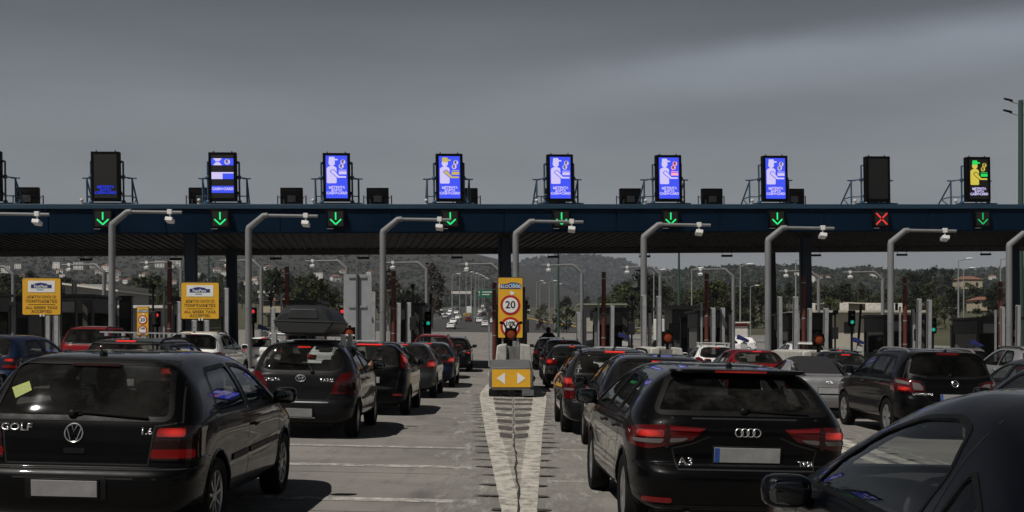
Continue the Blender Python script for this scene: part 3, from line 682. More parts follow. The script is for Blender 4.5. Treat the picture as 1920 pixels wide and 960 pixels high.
DUST = scaled(SUVX, .99, .96, 1.02, lamps=[[([(.64, 1.0), (.80, 1.02), (.88, .99), (.88, .78), (.66, .78)], 'smoke', .012), ([(.72, .98), (.85, .98), (.85, .81), (.74, .80)], 'dim', .018)]], rails=(.9, 2.0, 'blk'), glass=('privacy_glass', .05, .02), plate=(0, .62, .5, .12), euro=0,
    rear=[(-.62, 1.50), (.62, 1.50), (.70, 1.12), (-.70, 1.12)], brake3=(-.12, .12, 1.525, 1.545, 'dim'), rgaps=[([(-.64, 1.53), (-.77, 1.07), (-.62, .98), (-.6, .62), (.6, .62), (.62, .98), (.77, 1.07), (.64, 1.53)], True)], cladding=1)
ESTATE = dict(name='estate_car', L=4.45, W=.868, H=1.48, zb=.95, th=.70, n=8, r=.31, axles=(.92, 3.45), zs=.62, rt=.08,
    prof=[(.35, .22), (.10, .25), (.02, .36), (.0, .48), (.02, .57), (.06, .61), (.07, .74), (.08, .90), (.10, .98), (.14, 1.06), (.27, 1.32), (.32, 1.40), (.40, 1.435), (.9, 1.465), (1.7, 1.48), (2.2, 1.46), (2.6, 1.37), (3.0, 1.16), (3.3, .985), (3.5, .93), (4.0, .83), (4.3, .70), (4.43, .54), (4.42, .36), (4.2, .22)],
    rear=[(-.60, 1.39), (.60, 1.39), (.69, 1.04), (-.69, 1.04)], rr=.05, front=[(-.56, 1.37), (.56, 1.37), (.68, 1.02), (-.68, 1.02)],
    side=[[(.50, 1.03), (.62, 1.26), (.72, 1.34), (1.12, 1.35), (1.16, 1.0), (.56, 1.0)], [(1.23, .99), (1.19, 1.355), (1.98, 1.365), (2.04, .985)], [(2.11, .985), (2.06, 1.365), (2.4, 1.34), (2.64, 1.25), (3.0, .985)]], sr=.04,
    lamps=[[([(.66, .97), (.84, .985), (.865, .97), (.865, .62), (.69, .62)], 'red', .012), ([(.68, .955), (.845, .965), (.845, .87), (.685, .87)], 'lit', .02), ([(.69, .80), (.845, .80), (.845, .76), (.69, .76)], 'clear', .018)]],
    brake3=(-.17, .17, 1.405, 1.425, 'strip'), wiper=((.0, 1.02), (.05, 1.04), [(.02, 1.04), (.45, 1.03)]), plate=(0, .72, .5, .12),
    rgaps=[([(-.64, 1.41), (-.76, 1.0), (-.66, .97), (-.67, .60), (.67, .60), (.66, .97), (.76, 1.0), (.64, 1.41)], True)],
    sgaps=[[(1.19, 1.38), (1.2, .9), (1.36, .6), (1.4, .33), (2.0, .31)], [(2.07, 1.38), (2.08, .9), (2.04, .31)], [(3.04, .95), (3.08, .6), (3.0, .33), (2.0, .31)]],
    handles=[(1.36, .85), (2.24, .85)], mirror=(2.92, 1.0), dash=2.85, spokes=6, rails=(.45, 2.4, 'blk'), aerial=(.6, .16), glass=('car_glass', .48, .03))
SEDAN = dict(name='saloon_car', L=4.45, W=.875, H=1.44, zb=.93, th=.68, n=7, r=.31, axles=(.98, 3.60), zs=.58, rt=.12,
    prof=[(.40, .22), (.12, .25), (.03, .36), (.0, .50), (.02, .60), (.06, .70), (.06, .88), (.10, .955), (.22, .985), (.55, 1.0), (.68, 1.03), (.95, 1.22), (1.2, 1.36), (1.4, 1.405), (1.9, 1.44), (2.3, 1.43), (2.65, 1.36), (3.05, 1.13), (3.35, .965), (3.55, .92), (4.05, .82), (4.3, .70), (4.43, .54), (4.42, .36), (4.2, .22)],
    rear=[(-.54, 1.35), (.54, 1.35), (.64, 1.06), (-.64, 1.06)], rr=.05, rdepth=1.75, front=[(-.55, 1.35), (.55, 1.35), (.67, 1.0), (-.67, 1.0)],
    side=[[(1.02, 1.0), (1.22, 1.18), (1.42, 1.29), (2.0, 1.325), (2.05, .975), (1.1, .975)], [(2.13, .97), (2.08, 1.325), (2.42, 1.305), (2.68, 1.21), (3.05, .97)]], sr=.04,
    lamps=[[([(.46, .86), (.84, .90), (.865, .88), (.865, .70), (.50, .69)], 'red', .010), ([(.62, .85), (.84, .87), (.84, .80), (.62, .79)], 'lit', .016)]],
    brake3=(-.14, .14, 1.325, 1.34, 'strip'), plate=(0, .62, .5, .12), rgaps=[([(-.74, .97), (-.52, .68), (.52, .68), (.74, .97)], False)],
    sgaps=[[(1.3, .97), (1.42, .7), (1.48, .32), (2.1, .31)], [(2.09, 1.36), (2.1, .9), (2.08, .31)], [(3.1, .93), (3.14, .6), (3.06, .33), (2.08, .31)]],
    handles=[(1.5, .84), (2.28, .84)], mirror=(3.0, .985), dash=2.92, seaty=2.15, spokes=6, aerial=(1.45, .13), glass=('car_glass', .48, .03))
TT = dict(name='convertible', L=4.05, W=.88, H=1.35, zb=.86, th=.60, n=6, r=.315, axles=(.84, 3.26), zs=.55, rt=.14,
    prof=[(.40, .22), (.14, .24), (.04, .34), (.0, .46), (.02, .56), (.05, .70), (.07, .84), (.13, .905), (.24, .925), (.55, .935), (.85, .955), (1.0, 1.02), (1.2, 1.20), (1.42, 1.31), (1.75, 1.35), (2.05, 1.34), (2.35, 1.24), (2.65, 1.05), (2.85, .93), (3.1, .88), (3.6, .80), (3.9, .66), (4.03, .48), (3.9, .24)],
    rear=[(-.40, 1.25), (.40, 1.25), (.48, 1.06), (-.48, 1.06)], rr=.05, rdepth=1.9, front=[(-.50, 1.27), (.50, 1.27), (.64, .98), (-.64, .98)], fdepth=2.1,
    side=[[(1.62, .93), (1.52, 1.10), (1.70, 1.22), (2.05, 1.24), (2.25, 1.17), (2.55, .92)]], sr=.05, two=1,
    lamps=[[([(.56, .80), (.84, .82), (.87, .80), (.87, .64), (.66, .63)], 'red', .008), ([(.66, .79), (.80, .79), (.80, .72), (.66, .72)], 'dim', .014)]],
    plate=(0, .615, .52, .13), euro=0, rgaps=[([(-.74, .88), (-.60, .60), (-.5, .53), (.5, .53), (.60, .60), (.74, .88)], False)],
    sgaps=[[(1.5, .9), (1.52, .6), (1.46, .3)], [(2.75, .9), (2.8, .6), (2.7, .3), (1.46, .3)]], handles=[(1.68, .76)], mirror=(2.55, .95), dash=2.52, seaty=1.55, spokes=6, glass=('car_glass', .48, .03))
COUPE = dict(name='coupe', L=4.03, W=.875, H=1.40, zb=.90, th=.66, n=6.2, r=.31, axles=(.76, 3.30), zs=.58, rt=.12,
    prof=[(.40, .22), (.12, .26), (.02, .40), (.0, .55), (.05, .72), (.10, .88), (.20, .96), (.45, 1.10), (.8, 1.28), (1.15, 1.375), (1.5, 1.40), (1.8, 1.39), (2.1, 1.33), (2.45, 1.19), (2.8, 1.02), (3.0, .93), (3.2, .885), (3.6, .80), (3.85, .68), (4.0, .52), (4.0, .36), (3.8, .22)],
    rear=[(-.50, 1.25), (.50, 1.25), (.62, 1.0), (-.62, 1.0)], rr=.05, rdepth=1.5, front=[(-.52, 1.29), (.52, 1.29), (.68, .98), (-.68, .98)], fdepth=2.1,
    side=[[(1.28, .93), (1.22, 1.12), (1.32, 1.26), (1.50, 1.295), (1.80, 1.275), (2.10, 1.20), (2.40, 1.05), (2.53, .925)], [(.72, .975), (.88, 1.06), (1.07, 1.15), (1.11, .96)]], sr=.05, two=1,
    lamps=[[([(.56, .80), (.84, .82), (.87, .80), (.87, .64), (.66, .63)], 'red', .008)]], plate=(0, .55, .5, .12), stint=.80, sdust=.004, frit=.008, sealw=.010,
    sgaps=[[(1.2, 1.36), (1.16, .9), (1.24, .5), (1.3, .32)], [(2.78, .86), (2.82, .6), (2.7, .33), (1.3, .32)]], handles=[(1.42, .80)], mirror=(2.50, .87), dash=2.62, seaty=1.5, spokes=6, glass=('car_glass', .48, .03))
PUNTO = scaled(YARIS, .985, 1.02, .975, lamps=[[([(.70, .96), (.66, 1.0), (.63, 1.24), (.67, 1.30), (.76, 1.26), (.84, 1.02), (.835, .92)], 'red', .008), ([(.68, 1.16), (.66, 1.24), (.72, 1.26), (.77, 1.14), (.78, 1.08), (.70, 1.08)], 'lit', .016)]],
    rear=[(-.53, 1.40), (.53, 1.40), (.60, 1.0), (-.60, 1.0)], brake3=(-.26, .26, 1.415, 1.432, 'strip'), wiper=None, rpanels=[], reflectors=[([(.52, .45), (.70, .45), (.70, .41), (.52, .41)], 'dim')], plate=(0, .72, .5, .12), euro=0, aerial=None, mould=[],
    rgaps=[([(-.66, .97), (-.58, .56), (.58, .56), (.66, .97)], False)])
ASTRA = scaled(A3, .985, .99, 1.02, spoiler=None, lamps=[[([(.50, .93), (.62, 1.0), (.86, 1.0), (.87, .96), (.87, .80), (.66, .78), (.54, .82)], 'red', .008), ([(.64, .96), (.84, .96), (.84, .84), (.66, .84)], 'lit', .016)]], brake3=(-.10, .10, 1.385, 1.40, 'strip'), rpanels=[], reflectors=[], plate=(0, .68, .5, .12), glass=('car_glass', .48, .03), wiper=None,
    rgaps=[([(-.78, 1.0), (-.52, .92), (-.56, .62), (.56, .62), (.52, .92), (.78, 1.0)], False)])
GIUL = scaled(A3, 1.0, 1.0, 1.025, spoiler=None, lamps=[[([(.42, .97), (.60, 1.01), (.86, .99), (.87, .93), (.62, .90), (.46, .92)], 'red', .008), ([(.5, .965), (.8, .965), (.8, .935), (.5, .94)], 'dim', .014)]], brake3=(-.12, .12, 1.385, 1.40, 'strip'), rpanels=[], reflectors=[], plate=(0, .62, .5, .12), wiper=None, rear=[(-.58, 1.36), (.58, 1.36), (.66, 1.16), (.50, 1.09), (-.50, 1.09), (-.66, 1.16)], glass=('car_glass', .48, .03), rgaps=[([(-.6, .9), (-.52, .64), (.52, .64), (.6, .9)], False)])
MPV = scaled(YARIS, .99, 1.08, 1.13, rails=(.45, 2.3, 'blk'), lamps=[[([(.66, .84), (.66, 1.2), (.74, 1.24), (.83, 1.16), (.85, .84)], 'red', .01)]], brake3=(-.12, .12, 1.60, 1.62, 'smoke'), rpanels=[], wiper=None, plate=(0, .78, .5, .12), euro=0, aerial=None, rgaps=[([(-.64, 1.2), (-.62, .62), (.62, .62), (.64, 1.2)], False)])
COUPE = scaled(COUPE, 1, 1, 1.04)
TYPES = dict(golf=GOLF, a3=A3, yaris=YARIS, suv=SUVX, duster=DUST, estate=ESTATE, sedan=SEDAN, tt=TT, coupe=COUPE, punto=PUNTO, astra=ASTRA, giul=GIUL, mpv=MPV)
TPL = {}
def swap(o, m, prefix='paint_'):
    for c in o.children:
        if c.type == 'MESH' and c.name.split('.')[0] in ('body', 'door_handle', 'door_mirror', 'arch_lip', 'roof_spoiler'):
            sl = c.material_slots[0]
            if c.name.startswith('body') or sl.material.name.startswith('paint_') or sl.material.name == 'rubber_':
                sl.link = 'OBJECT'; sl.material = m
        swap(c, m)
def place(o, X, Y, yaw, L=4.2):
    y2 = Y+L*.5
    sx = (zg(X+.6, y2)-zg(X-.6, y2))/1.2; sy = (zg(X, Y+3.4)-zg(X, Y+.8))/2.6
    z = zg(X, y2)-sy*L*.5
    M = Matrix.Translation((X, Y, z)) @ Euler((math.atan(sy), -math.atan(sx), 0)).to_matrix().to_4x4() @ Matrix.Rotation(R(yaw), 4, 'Z')
    o.location = M.translation; o.rotation_euler = M.to_euler()
def car(kind, pm, label, X, Y, yaw=0, name=None, cat='car', group='cars queueing at the toll plaza'):
    if kind not in TPL: o = TPL[kind] = car_type(TYPES[kind])
    else: o = copy_tree(TPL[kind])
    if name: o.name = name
    tag(o, label, cat, group); swap(o, pm); place(o, X, Y, yaw, TYPES[kind]['L']); return o
def surf(kind):
    if kind not in SURF: SURF[kind] = Surf(*hull(TYPES[kind]))
    return SURF[kind]
# ------------------------------------------------------------------ the setting: ground, plaza, motorway, hills
def sheet(name, xs, ys, zf, mt, left=None, right=None):
    """grid following the ground; left/right give curved edges"""
    m = MB(); k = len(xs)
    for y in ys:
        for x in xs:
            X = x if left is None else left(y)+(right(y)-left(y))*x
            m.v.append((X, y, zf(X, y)))
    for j in range(len(ys)-1):
        for i in range(k-1): m.f.append((j*k+i, j*k+i+1, (j+1)*k+i+1, (j+1)*k+i)); m.m.append(0)
    return struct(m.build(name, mt))
def lerp(tab, y):
    if y <= tab[0][0]: return tab[0][1]
    for (a, b), (c, d) in zip(tab, tab[1:]):
        if y <= c: return b+(d-b)*(y-a)/(c-a)
    return tab[-1][1]
def frange(a, b, n): return [a+(b-a)*i/n for i in range(n+1)]
def conc_mat():
    m = mat('worn_concrete', (.212, .199, .184), .85, var=.2, scale=.5, bump=.25, bscale=60)
    t = m.node_tree; n = t.nodes; l = t.links; b = n['Principled BSDF']; src = b.inputs['Base Color'].links[0].from_socket
    c = n.new('ShaderNodeTexCoord')
    def noise(sc, vec=None, det=7):
        x = n.new('ShaderNodeTexNoise'); x.inputs['Scale'].default_value = sc; x.inputs['Detail'].default_value = det; x.inputs['Roughness'].default_value = .7
        g = n.new('ShaderNodeMapping'); g.inputs['Scale'].default_value = vec or (1, 1, 1); l.new(c.outputs['Object'], g.inputs[0]); l.new(g.outputs[0], x.inputs['Vector']); return x.outputs[0]
    def mr(s, a, b_, lo=0, hi=1):
        r = n.new('ShaderNodeMapRange'); r.inputs[1].default_value = a; r.inputs[2].default_value = b_; r.inputs[3].default_value = lo; r.inputs[4].default_value = hi; l.new(s, r.inputs[0]); return r.outputs[0]
    def mix(f, a, col, bt='MIX'):
        q = n.new('ShaderNodeMix'); q.data_type = 'RGBA'; q.blend_type = bt; l.new(f, q.inputs[0]); l.new(a, q.inputs[6]); q.inputs[7].default_value = (*col, 1); return q.outputs[2]
    col = mix(mr(noise(1.1, (1.6, .28, 1)), .52, .70, 0, .75), src, (.085, .079, .073))        # tyre and oil stains drawn out along the lanes
    col = mix(mr(noise(.8, (.5, 1.5, 1)), .50, .68, 0, .5), col, (.27, .257, .235))           # pale scuffed patches across
    col = mix(mr(noise(30, None, 3), .55, .72, 0, .45), col, (.12, .112, .105))                # aggregate
    l.new(col, b.inputs['Base Color']); return m
def worn_white(name, thr, col=(.50, .475, .42), nsc=4.5, st=(1, .7, 1)):
    """road paint rubbed away in patches: paint over the same concrete"""
    m = mat(name, col, .8, var=.2, scale=3, bump=.2, bscale=50); t = m.node_tree; n = t.nodes; l = t.links
    out = n['Material Output']; b = n['Principled BSDF']; tr = n.new('ShaderNodeBsdfTransparent'); mx = n.new('ShaderNodeMixShader')
    c = n.new('ShaderNodeTexCoord'); x = n.new('ShaderNodeTexNoise'); x.inputs['Scale'].default_value = nsc; x.inputs['Detail'].default_value = 9; x.inputs['Roughness'].default_value = .75
    g = n.new('ShaderNodeMapping'); g.inputs['Scale'].default_value = st; l.new(c.outputs['Object'], g.inputs[0]); l.new(g.outputs[0], x.inputs['Vector'])
    r = n.new('ShaderNodeMapRange'); r.inputs[1].default_value = thr-.10; r.inputs[2].default_value = thr+.10; l.new(x.outputs[0], r.inputs[0])
    l.new(r.outputs[0], mx.inputs[0]); l.new(tr.outputs[0], mx.inputs[1]); l.new(b.outputs[0], mx.inputs[2]); l.new(mx.outputs[0], out.inputs[0]); return m
CONC = conc_mat()
ASPH = mat('asphalt', (.042, .042, .043), .9, var=.2, scale=.4, bump=.3, bscale=50)
SOIL = mat('dry_grass_ground', (.06, .06, .03), .95, var=.45, scale=.12, bump=.4, bscale=3)
gx = [-5000, -3000, -1500, -700, -350, -200, -120, -80]+frange(-60, 60, 24)+[80, 120, 200, 350, 700, 1500, 3000, 5000]
gy = [-900, -600, -300, -120, -60, -30, -15]+frange(0, 300, 50)+frange(320, 900, 29)+[1100, 1500, 2200, 3500, 4700]
def gz(x, y):
    side = max(0, (abs(x)-45))
    return zg(x, y)-.07+(.02*min(side, 120) if y > 120 else 0)*min(1, max(0, (y-120)/80))
sheet('ground', gx, gy, gz, SOIL)
sheet('plaza_concrete', frange(-62, 62, 62), frange(-12, 196, 104), zg, CONC)
RT = [(190, 46), (205, 34), (222, 24), (245, 17), (275, 15), (320, 9), (370, 4.8), (450, 4), (900, 5)]
LT = [(190, -60), (260, -48), (335, -34), (480, -33), (900, -30)]
sheet('motorway', frange(0, 1, 24), frange(195.5, 900, 110), lambda x, y: zg(x, y)+.004, ASPH, lambda y: lerp(LT, y), lambda y: lerp(RT, y))
YEL = mat('yellow_road_paint', (.55, .34, .04), .7, var=.2)
WHT = mat('white_road_paint', (.6, .6, .58), .7, var=.2)
sheet('yellow_edge_kerb', [-.55, -.15], frange(215, 500, 70), lambda x, y: zg(x, y)+.12, YEL, None) if 0 else None
def ribbon(name, xf, y0, y1, n, wd, h, mt, dash=None):
    m = MB(); ys = frange(y0, y1, n)
    for i in range(n):
        if dash and (i % dash[1]) >= dash[0]: continue
        a, b = ys[i], ys[i+1]; vs = []
        for y in (a, b):
            x = xf(y); vs += [(x-wd/2, y, zg(x, y)+h), (x+wd/2, y, zg(x, y)+h)]
        if h > .05: vs += [(p[0], p[1], p[2]-h-.02) for p in vs]; m.add(vs, [(0, 1, 3, 2), (4, 6, 7, 5), (0, 2, 6, 4), (1, 5, 7, 3), (0, 4, 5, 1), (2, 3, 7, 6)])
        else: m.add(vs, [(0, 1, 3, 2)])
    return struct(m.build(name, mt, smooth=False))
ribbon('yellow_kerb', lambda y: lerp(RT, y)-.3, 215, 520, 70, .45, .14, YEL)
ribbon('median_grass_strip', lambda y: -15.5, 400, 850, 60, 3.4, .16, mat('median_grass', (.06, .075, .025), .95, var=.35, scale=.6))
ribbon('median_edge_line', lambda y: -12.9, 400, 850, 60, .5, .012, WHT)
ribbon('road_edge_line', lambda y: lerp(LT, y)+1, 300, 850, 80, .4, .012, WHT)
for x in (-9.3, -5.6, -2): ribbon('lane_line', lambda y, x=x: x, 330, 800, 157, .16, .012, WHT, (1, 3))
ribbon('lane_line', lambda y: -24-(y-400)*.005, 300, 800, 157, .16, .012, WHT, (1, 3))
ribbon('gore_line', lambda y: -16-(400-y)*.16, 300, 398, 30, .3, .012, WHT, (1, 2))
# hatched noses in front of the islands, painted on the concrete and worn
YT = 33.4
WW = worn_white('worn_nose_paint', .43); WI = worn_white('rubbed_nose_paint', .51, (.48, .455, .40)); GB = mat('grey_road_paint', (.075, .07, .066), .85, var=.3, scale=5); TJ = mat('tar_joint', (.03, .028, .025), .9, var=.4, scale=6); RB_ = mat('rumble_dark', (.05, .046, .043), .9, var=.4, scale=9); SC = worn_white('scuffed_white', .53, (.34, .327, .30), 2.6, (2.2, .30, 1))
def nose(xc, dy):
    random.seed(3)
    P = lambda x, y, h: (xc+x+.03+.004*max(0, 20-y), y+dy, zg(xc+x, y+dy)+h)
    m = MB()
    for s in (-1, 1):
        n = 40
        for i in range(n):
            vs = []
            for t in (i/n, (i+1)/n):
                y = 9.0+(YT-9.0)*t; o = .10+.83*min(1, t*1.05); wd = .17+.22*t
                vs += [P(s*o, y, .004), P(s*max(.0, o-wd), y, .004)]
            m.add(vs, [(0, 1, 3, 2)])
        for i in range(8):                     # the bands flare round the cushion
            vs = []
            for t in (i/8, (i+1)/8):
                y = YT+t*7; o = .96-.05*t
                vs += [P(s*o, y, .004), P(s*(o-.36), y, .004)]
            m.add(vs, [(0, 1, 3, 2)])
    struct(m.build('painted_nose_band', WW, smooth=False)); m = MB()
    for s in (-1, 1):                          # between the bands
        n = 30
        for i in range(n):
            vs = []
            for t in (i/n, (i+1)/n):
                y = 9.0+(YT-9.0)*t; o = .10+.83*min(1, t*1.05)-.17-.22*t
                vs += [P(0, y, .0042), P(s*max(0, o), y, .0042)]
            m.add(vs, [(0, 1, 3, 2)])
    struct(m.build('painted_nose_infill', WI, smooth=False)); m = MB()
    for y in (32.4, 30.5, 28.5, 26.3, 24.2, 22.3, 20.6, 19.0):
        t = (y-9)/(YT-9); xx = max(.05, .10+.83*t-.17-.22*t+.05)
        for s in (-1, 1): m.add([P(.03*s, y-.25, .0085), P(s*xx, y, .0085), P(s*(xx+.015), y+.85, .0085), P(.03*s, y+.6, .0085)], [(0, 1, 2, 3)])
    struct(m.build('nose_grey_bar', GB, smooth=False)); m = MB()
    for i in range(50):                        # the dirty joint down the middle
        vs = []
        for t in (i, i+1):
            y = 8+t*.5; x = .012*math.sin(t*.9)+.008*math.sin(t*2.3); r_ = .004+.008*abs(math.sin(t*1.4)+.3*math.sin(t*3.7))*(1.3 if t < 24 else .5)
            vs += [P(x-r_, y, .0095), P(x+r_, y, .0095)]
        m.add(vs, [(0, 1, 3, 2)])
    struct(m.build('pavement_joint', TJ, smooth=False)); m = MB()
    for s in (-1, 1):
        n = 30
        for i in range(n):
            vs = []
            for t in (i/n, (i+1)/n):
                y = 7+29*t; o = .12+.83*t
                vs += [P(s*(o+.02), y, .0035), P(s*(o+.55+.12*math.sin(y*1.7)+.08*math.sin(y*4.1)), y, .0035)]
            m.add(vs, [(0, 1, 3, 2)])
    struct(m.build('scuffed_paint', SC, smooth=False)); m = MB()
    for k in range(27):
        y = 10+k*.9
        for s in (-1, 1):
            o = .10+.83*min(1, (y-9)/(YT-9)*1.05); ln = random.uniform(.10, .30); th = random.uniform(.04, .08); q = y+random.uniform(-.06, .06)
            m.add([P(s*o, q-th, .011), P(s*(o+ln*.7), q-th*.7, .011), P(s*(o+ln), q, .011), P(s*(o+ln*.6), q+th*.8, .011), P(s*o, q+th, .011)], [(0, 1, 2, 3, 4)])
    struct(m.build('rumble_strip_wear', RB_, smooth=False))
nose(0, 0); nose(5.25, 1.2); nose(10.4, 2.0); nose(-5.25, -.8)
m = MB()
for y, a, b, wd in ((11.4, -4.6, -.35, .24), (14.4, -4.8, -.5, .26), (16.9, -4.8, -.6, .22), (20.6, -4.8, -.75, .06), (13.2, .4, 4.8, .12), (17, .7, 4.8, .2), (24, -5, -.8, .05), (29, -5, -.9, .05)):
    m.box(a, b, y-wd/2, y+wd/2, -.001, .0)
    for i in range(len(m.v)-8, len(m.v)): x_, y_, z_ = m.v[i]; m.v[i] = (x_, y_, zg(x_, y_)+.006+z_)
struct(m.build('rumble_line', worn_white('rumble_white', .47, (.46, .445, .41), 7), smooth=False))
m = MB()
for k in range(60):
    y = 4.5+k*3.05
    for a, b in ((-60, -.05), (.1, 60)):
        for i in range(12):
            x0 = a+(b-a)*i/12; x1 = a+(b-a)*(i+1)/12; m.add([(x0, y-.008, zg(x0, y)+.003), (x1, y-.008, zg(x1, y)+.003), (x1, y+.008, zg(x1, y)+.003), (x0, y+.008, zg(x0, y)+.003)], [(0, 1, 2, 3)])
for x in []:
    m.add([(x-.01, y, zg(x, y)+.003) for y in (-8,)]+[(x+.01, -8, zg(x, -8)+.003)], []); o = len(m.v)
    for i in range(30):
        y0, y1 = -8+i*6.8, -1.2+i*6.8; m.add([(x-.01, y0, zg(x, y0)+.003), (x+.01, y0, zg(x, y0)+.003), (x+.01, y1, zg(x, y1)+.003), (x-.01, y1, zg(x, y1)+.003)], [(0, 1, 2, 3)])
struct(m.build('slab_joint', mat('joint_filler', (.07, .065, .06), .9, var=.3), smooth=False))

# hills: ridges with real depth, their crest taken at the distance where each stands
def hill(name, pts, Y, near, far, mt, seed, rough=.05, nx=150, ny=34):
    rnd = random.Random(seed); m = MB(); x0, x1 = pts[0][0], pts[-1][0]
    ph = [(rnd.uniform(.004, .05), rnd.uniform(0, 6.3), rnd.uniform(0, 6.3)) for _ in range(16)]
    def h(X, y):
        d = (y-Y)/(near if y < Y else far); px = 960+X*F/Y; base = lerp(pts, px); z = HC+(YH-base)*Y/F
        k = max(0, 1-d*d) if y > Y else max(0, 1+d*(1.15-.15*abs(d))) ** 1.15
        nz = sum(math.sin(X*f+a)*math.sin(y*f*.8+b)*(.012/f) for f, a, b in ph)*rough*8
        return (z-8)*k+8+nz*min(1, 3*k)*(.25 if abs(d) < .06 else 1)
    Xa, Xb = (x0-960)*Y/F, (x1-960)*Y/F
    for j in range(ny+1):
        y = Y-near+(near+far)*j/ny
        for i in range(nx+1): X = Xa+(Xb-Xa)*i/nx; m.v.append((X, y, h(X, y)))
    for j in range(ny):
        for i in range(nx): a = j*(nx+1)+i; m.f.append((a, a+1, a+nx+2, a+nx+1)); m.m.append(0)
    struct(m.build(name, mt, ang=180)); return h
SCRUB = mat('scrub_hillside', (.022, .023, .019), .95, var=.65, scale=.14, bump=.6, bscale=.3)
FAR = mat('wooded_far_hill', (.017, .022, .019), .95, var=.7, scale=.05, bump=.6, bscale=.08)
hill('unseen_rise_behind', [(-200000, 500)], 0, 0, 0, SCRUB, 0) if 0 else None
h_left = hill('mountain_slope', [(-900, 470), (-300, 452), (0, 440), (300, 432), (600, 440), (780, 458), (900, 476), (960, 491), (1000, 504), (1060, 540), (1120, 590)], 2100, 1350, 900, SCRUB, 1)
HF = hill('far_hill', [(800, 520), (900, 505), (960, 495), (985, 488), (1010, 483), (1080, 476), (1140, 482), (1165, 489), (1195, 500), (1230, 506), (1270, 511), (1340, 520), (1500, 560)], 3600, 1700, 900, FAR, 2, .22)
h_right = hill('wooded_ridge', [(1100, 580), (1180, 530), (1240, 511), (1290, 505), (1340, 501), (1400, 499), (1440, 500), (1470, 498), (1495, 498), (1520, 502), (1560, 508), (1600, 503), (1620, 502), (1650, 508), (1720, 509), (1800, 507), (1860, 504), (1920, 504), (2300, 498), (2700, 520)], 1500, 950, 700, FAR, 5)

# unseen rise added behind the camera to darken what the cars' backs mirror
m = MB(); rnd = random.Random(2)
for j in range(9):
    for i in range(61):
        a = math.pi*(i/60); r = 75+j*14; m.v.append((r*1.5*math.cos(a), -r*math.sin(a)*.9-5, zg(0, 0)-1+(0, 5, 10, 14, 17, 19, 20, 20, 19)[j]*(.75+.3*math.sin(i*.7)*math.sin(i*.23))+rnd.uniform(-.6, .6)))
for j in range(8):
    for i in range(60): k = j*61+i; m.f.append((k, k+1, k+62, k+61)); m.m.append(0)
struct(m.build('unseen_dark_rise', mat('unseen_rise_cover', (.030, .034, .020), .95, var=.5, scale=.15)))

hz = MB(); hz.box(-5200, 5200, -950, 4750, -140, 330); vm = bpy.data.materials.new('haze_air'); vm.use_nodes = True; n = vm.node_tree.nodes; n.remove(n['Principled BSDF']); pv = n.new('ShaderNodeVolumePrincipled')
pv.inputs['Color'].default_value = (.80, .86, .95, 1); pv.inputs['Density'].default_value = .00010; vm.node_tree.links.new(pv.outputs[0], n['Material Output'].inputs['Volume']); hzo = hz.build('haze', vm, smooth=False); hzo['kind'] = 'stuff'
# ------------------------------------------------------------------ the toll canopy and what stands on it
CX, CY = -.19, 55.15; CT = math.atan(.135); cc, cs_ = math.cos(CT), math.sin(CT)
CROT = Euler((0, -R(.87), CT))
def CU(px, v=0.0): k = (px-960)/F; return (k*(CY+v*cc)+.19+v*cs_)/(cc-k*cs_)
def CP(u, v, z): return Matrix.Translation((CX, CY, 0)) @ CROT.to_matrix().to_4x4() @ Vector((u, v, z))
def CZ(py, px, v=0.0):
    """height in the canopy's own frame of a thing seen at px,py"""
    u = CU(px, v); p = CP(u, v, 0); return HC-(py-YH)*p.y/F-p.z
NAVY = mat('canopy_navy_panel', (.003, .015, .036), .6, 0, var=.15, scale=.6, spec=.06)
CAPB = mat('canopy_blue_trim', (.012, .042, .078), .5, .0, var=.1)
canopy = thing('toll_canopy', 'long dark blue steel canopy roof spanning all the toll lanes', 'canopy', (CX, CY, 0), tuple(CROT))
U0, U1 = -46, 58
m = MB(); pr = [(0, 7.74), (.0, 7.62), (.10, 6.70), (.16, 6.66), (.40, 6.66), (.40, 7.74)]
us = [U0]+sorted(CU(p) for p in (95, 315, 530, 740, 950, 1160, 1355, 1550, 1745, 1930))+[U1]
us = sorted(set(us+[U0+5.2, U1-5, U1-10, U1-15]))
for a, b in zip(us, us[1:]): m.prism(pr, lambda p, q, d: (d, p, q), a+.015, b-.015)
m.build('fascia', NAVY, canopy, bevel=.012)
m = MB(); m.box(U0, U1, .15, .38, 6.70, 7.72); m.build('fascia_backing', mat('joint_dark', (.004, .006, .01), .8, var=0), canopy)
m = MB(); m.prism([(-.10, 7.76), (-.10, 7.98), (.5, 8.02), (.5, 7.76)], lambda p, q, d: (d, p, q), U0, U1); m.build('roof_edge_trim', CAPB, canopy, bevel=.015)
m = MB(); m.box(U0, U1, .45, 12.6, 7.3, 7.95); m.build('roof_deck', mat('roof_sheet', (.2, .21, .22), .6, .3), canopy)
m = MB(); m.box(U0, U1, .42, 12.2, 6.86, 6.9)
k = U0
while k < U1: m.box(k, k+.16, .41, 12.2, 6.80, 6.862); k += .42
m.build('soffit', mat('soffit_sheet', (.006, .0055, .005), .6, .0, var=.2, spec=.1), canopy)
m = MB(); m.box(U0, U1, 12.2, 12.5, 6.52, 7.3)
k = U0
while k < U1: m.box(k, k+.2, 12.14, 12.21, 6.54, 6.86); k += .42
m.build('rear_beam', mat('beam_sheet', (.10, .095, .085), .6, .0, var=.15), canopy)
COL = mat('column_navy', (.010, .022, .045), .5, .1, var=.15)
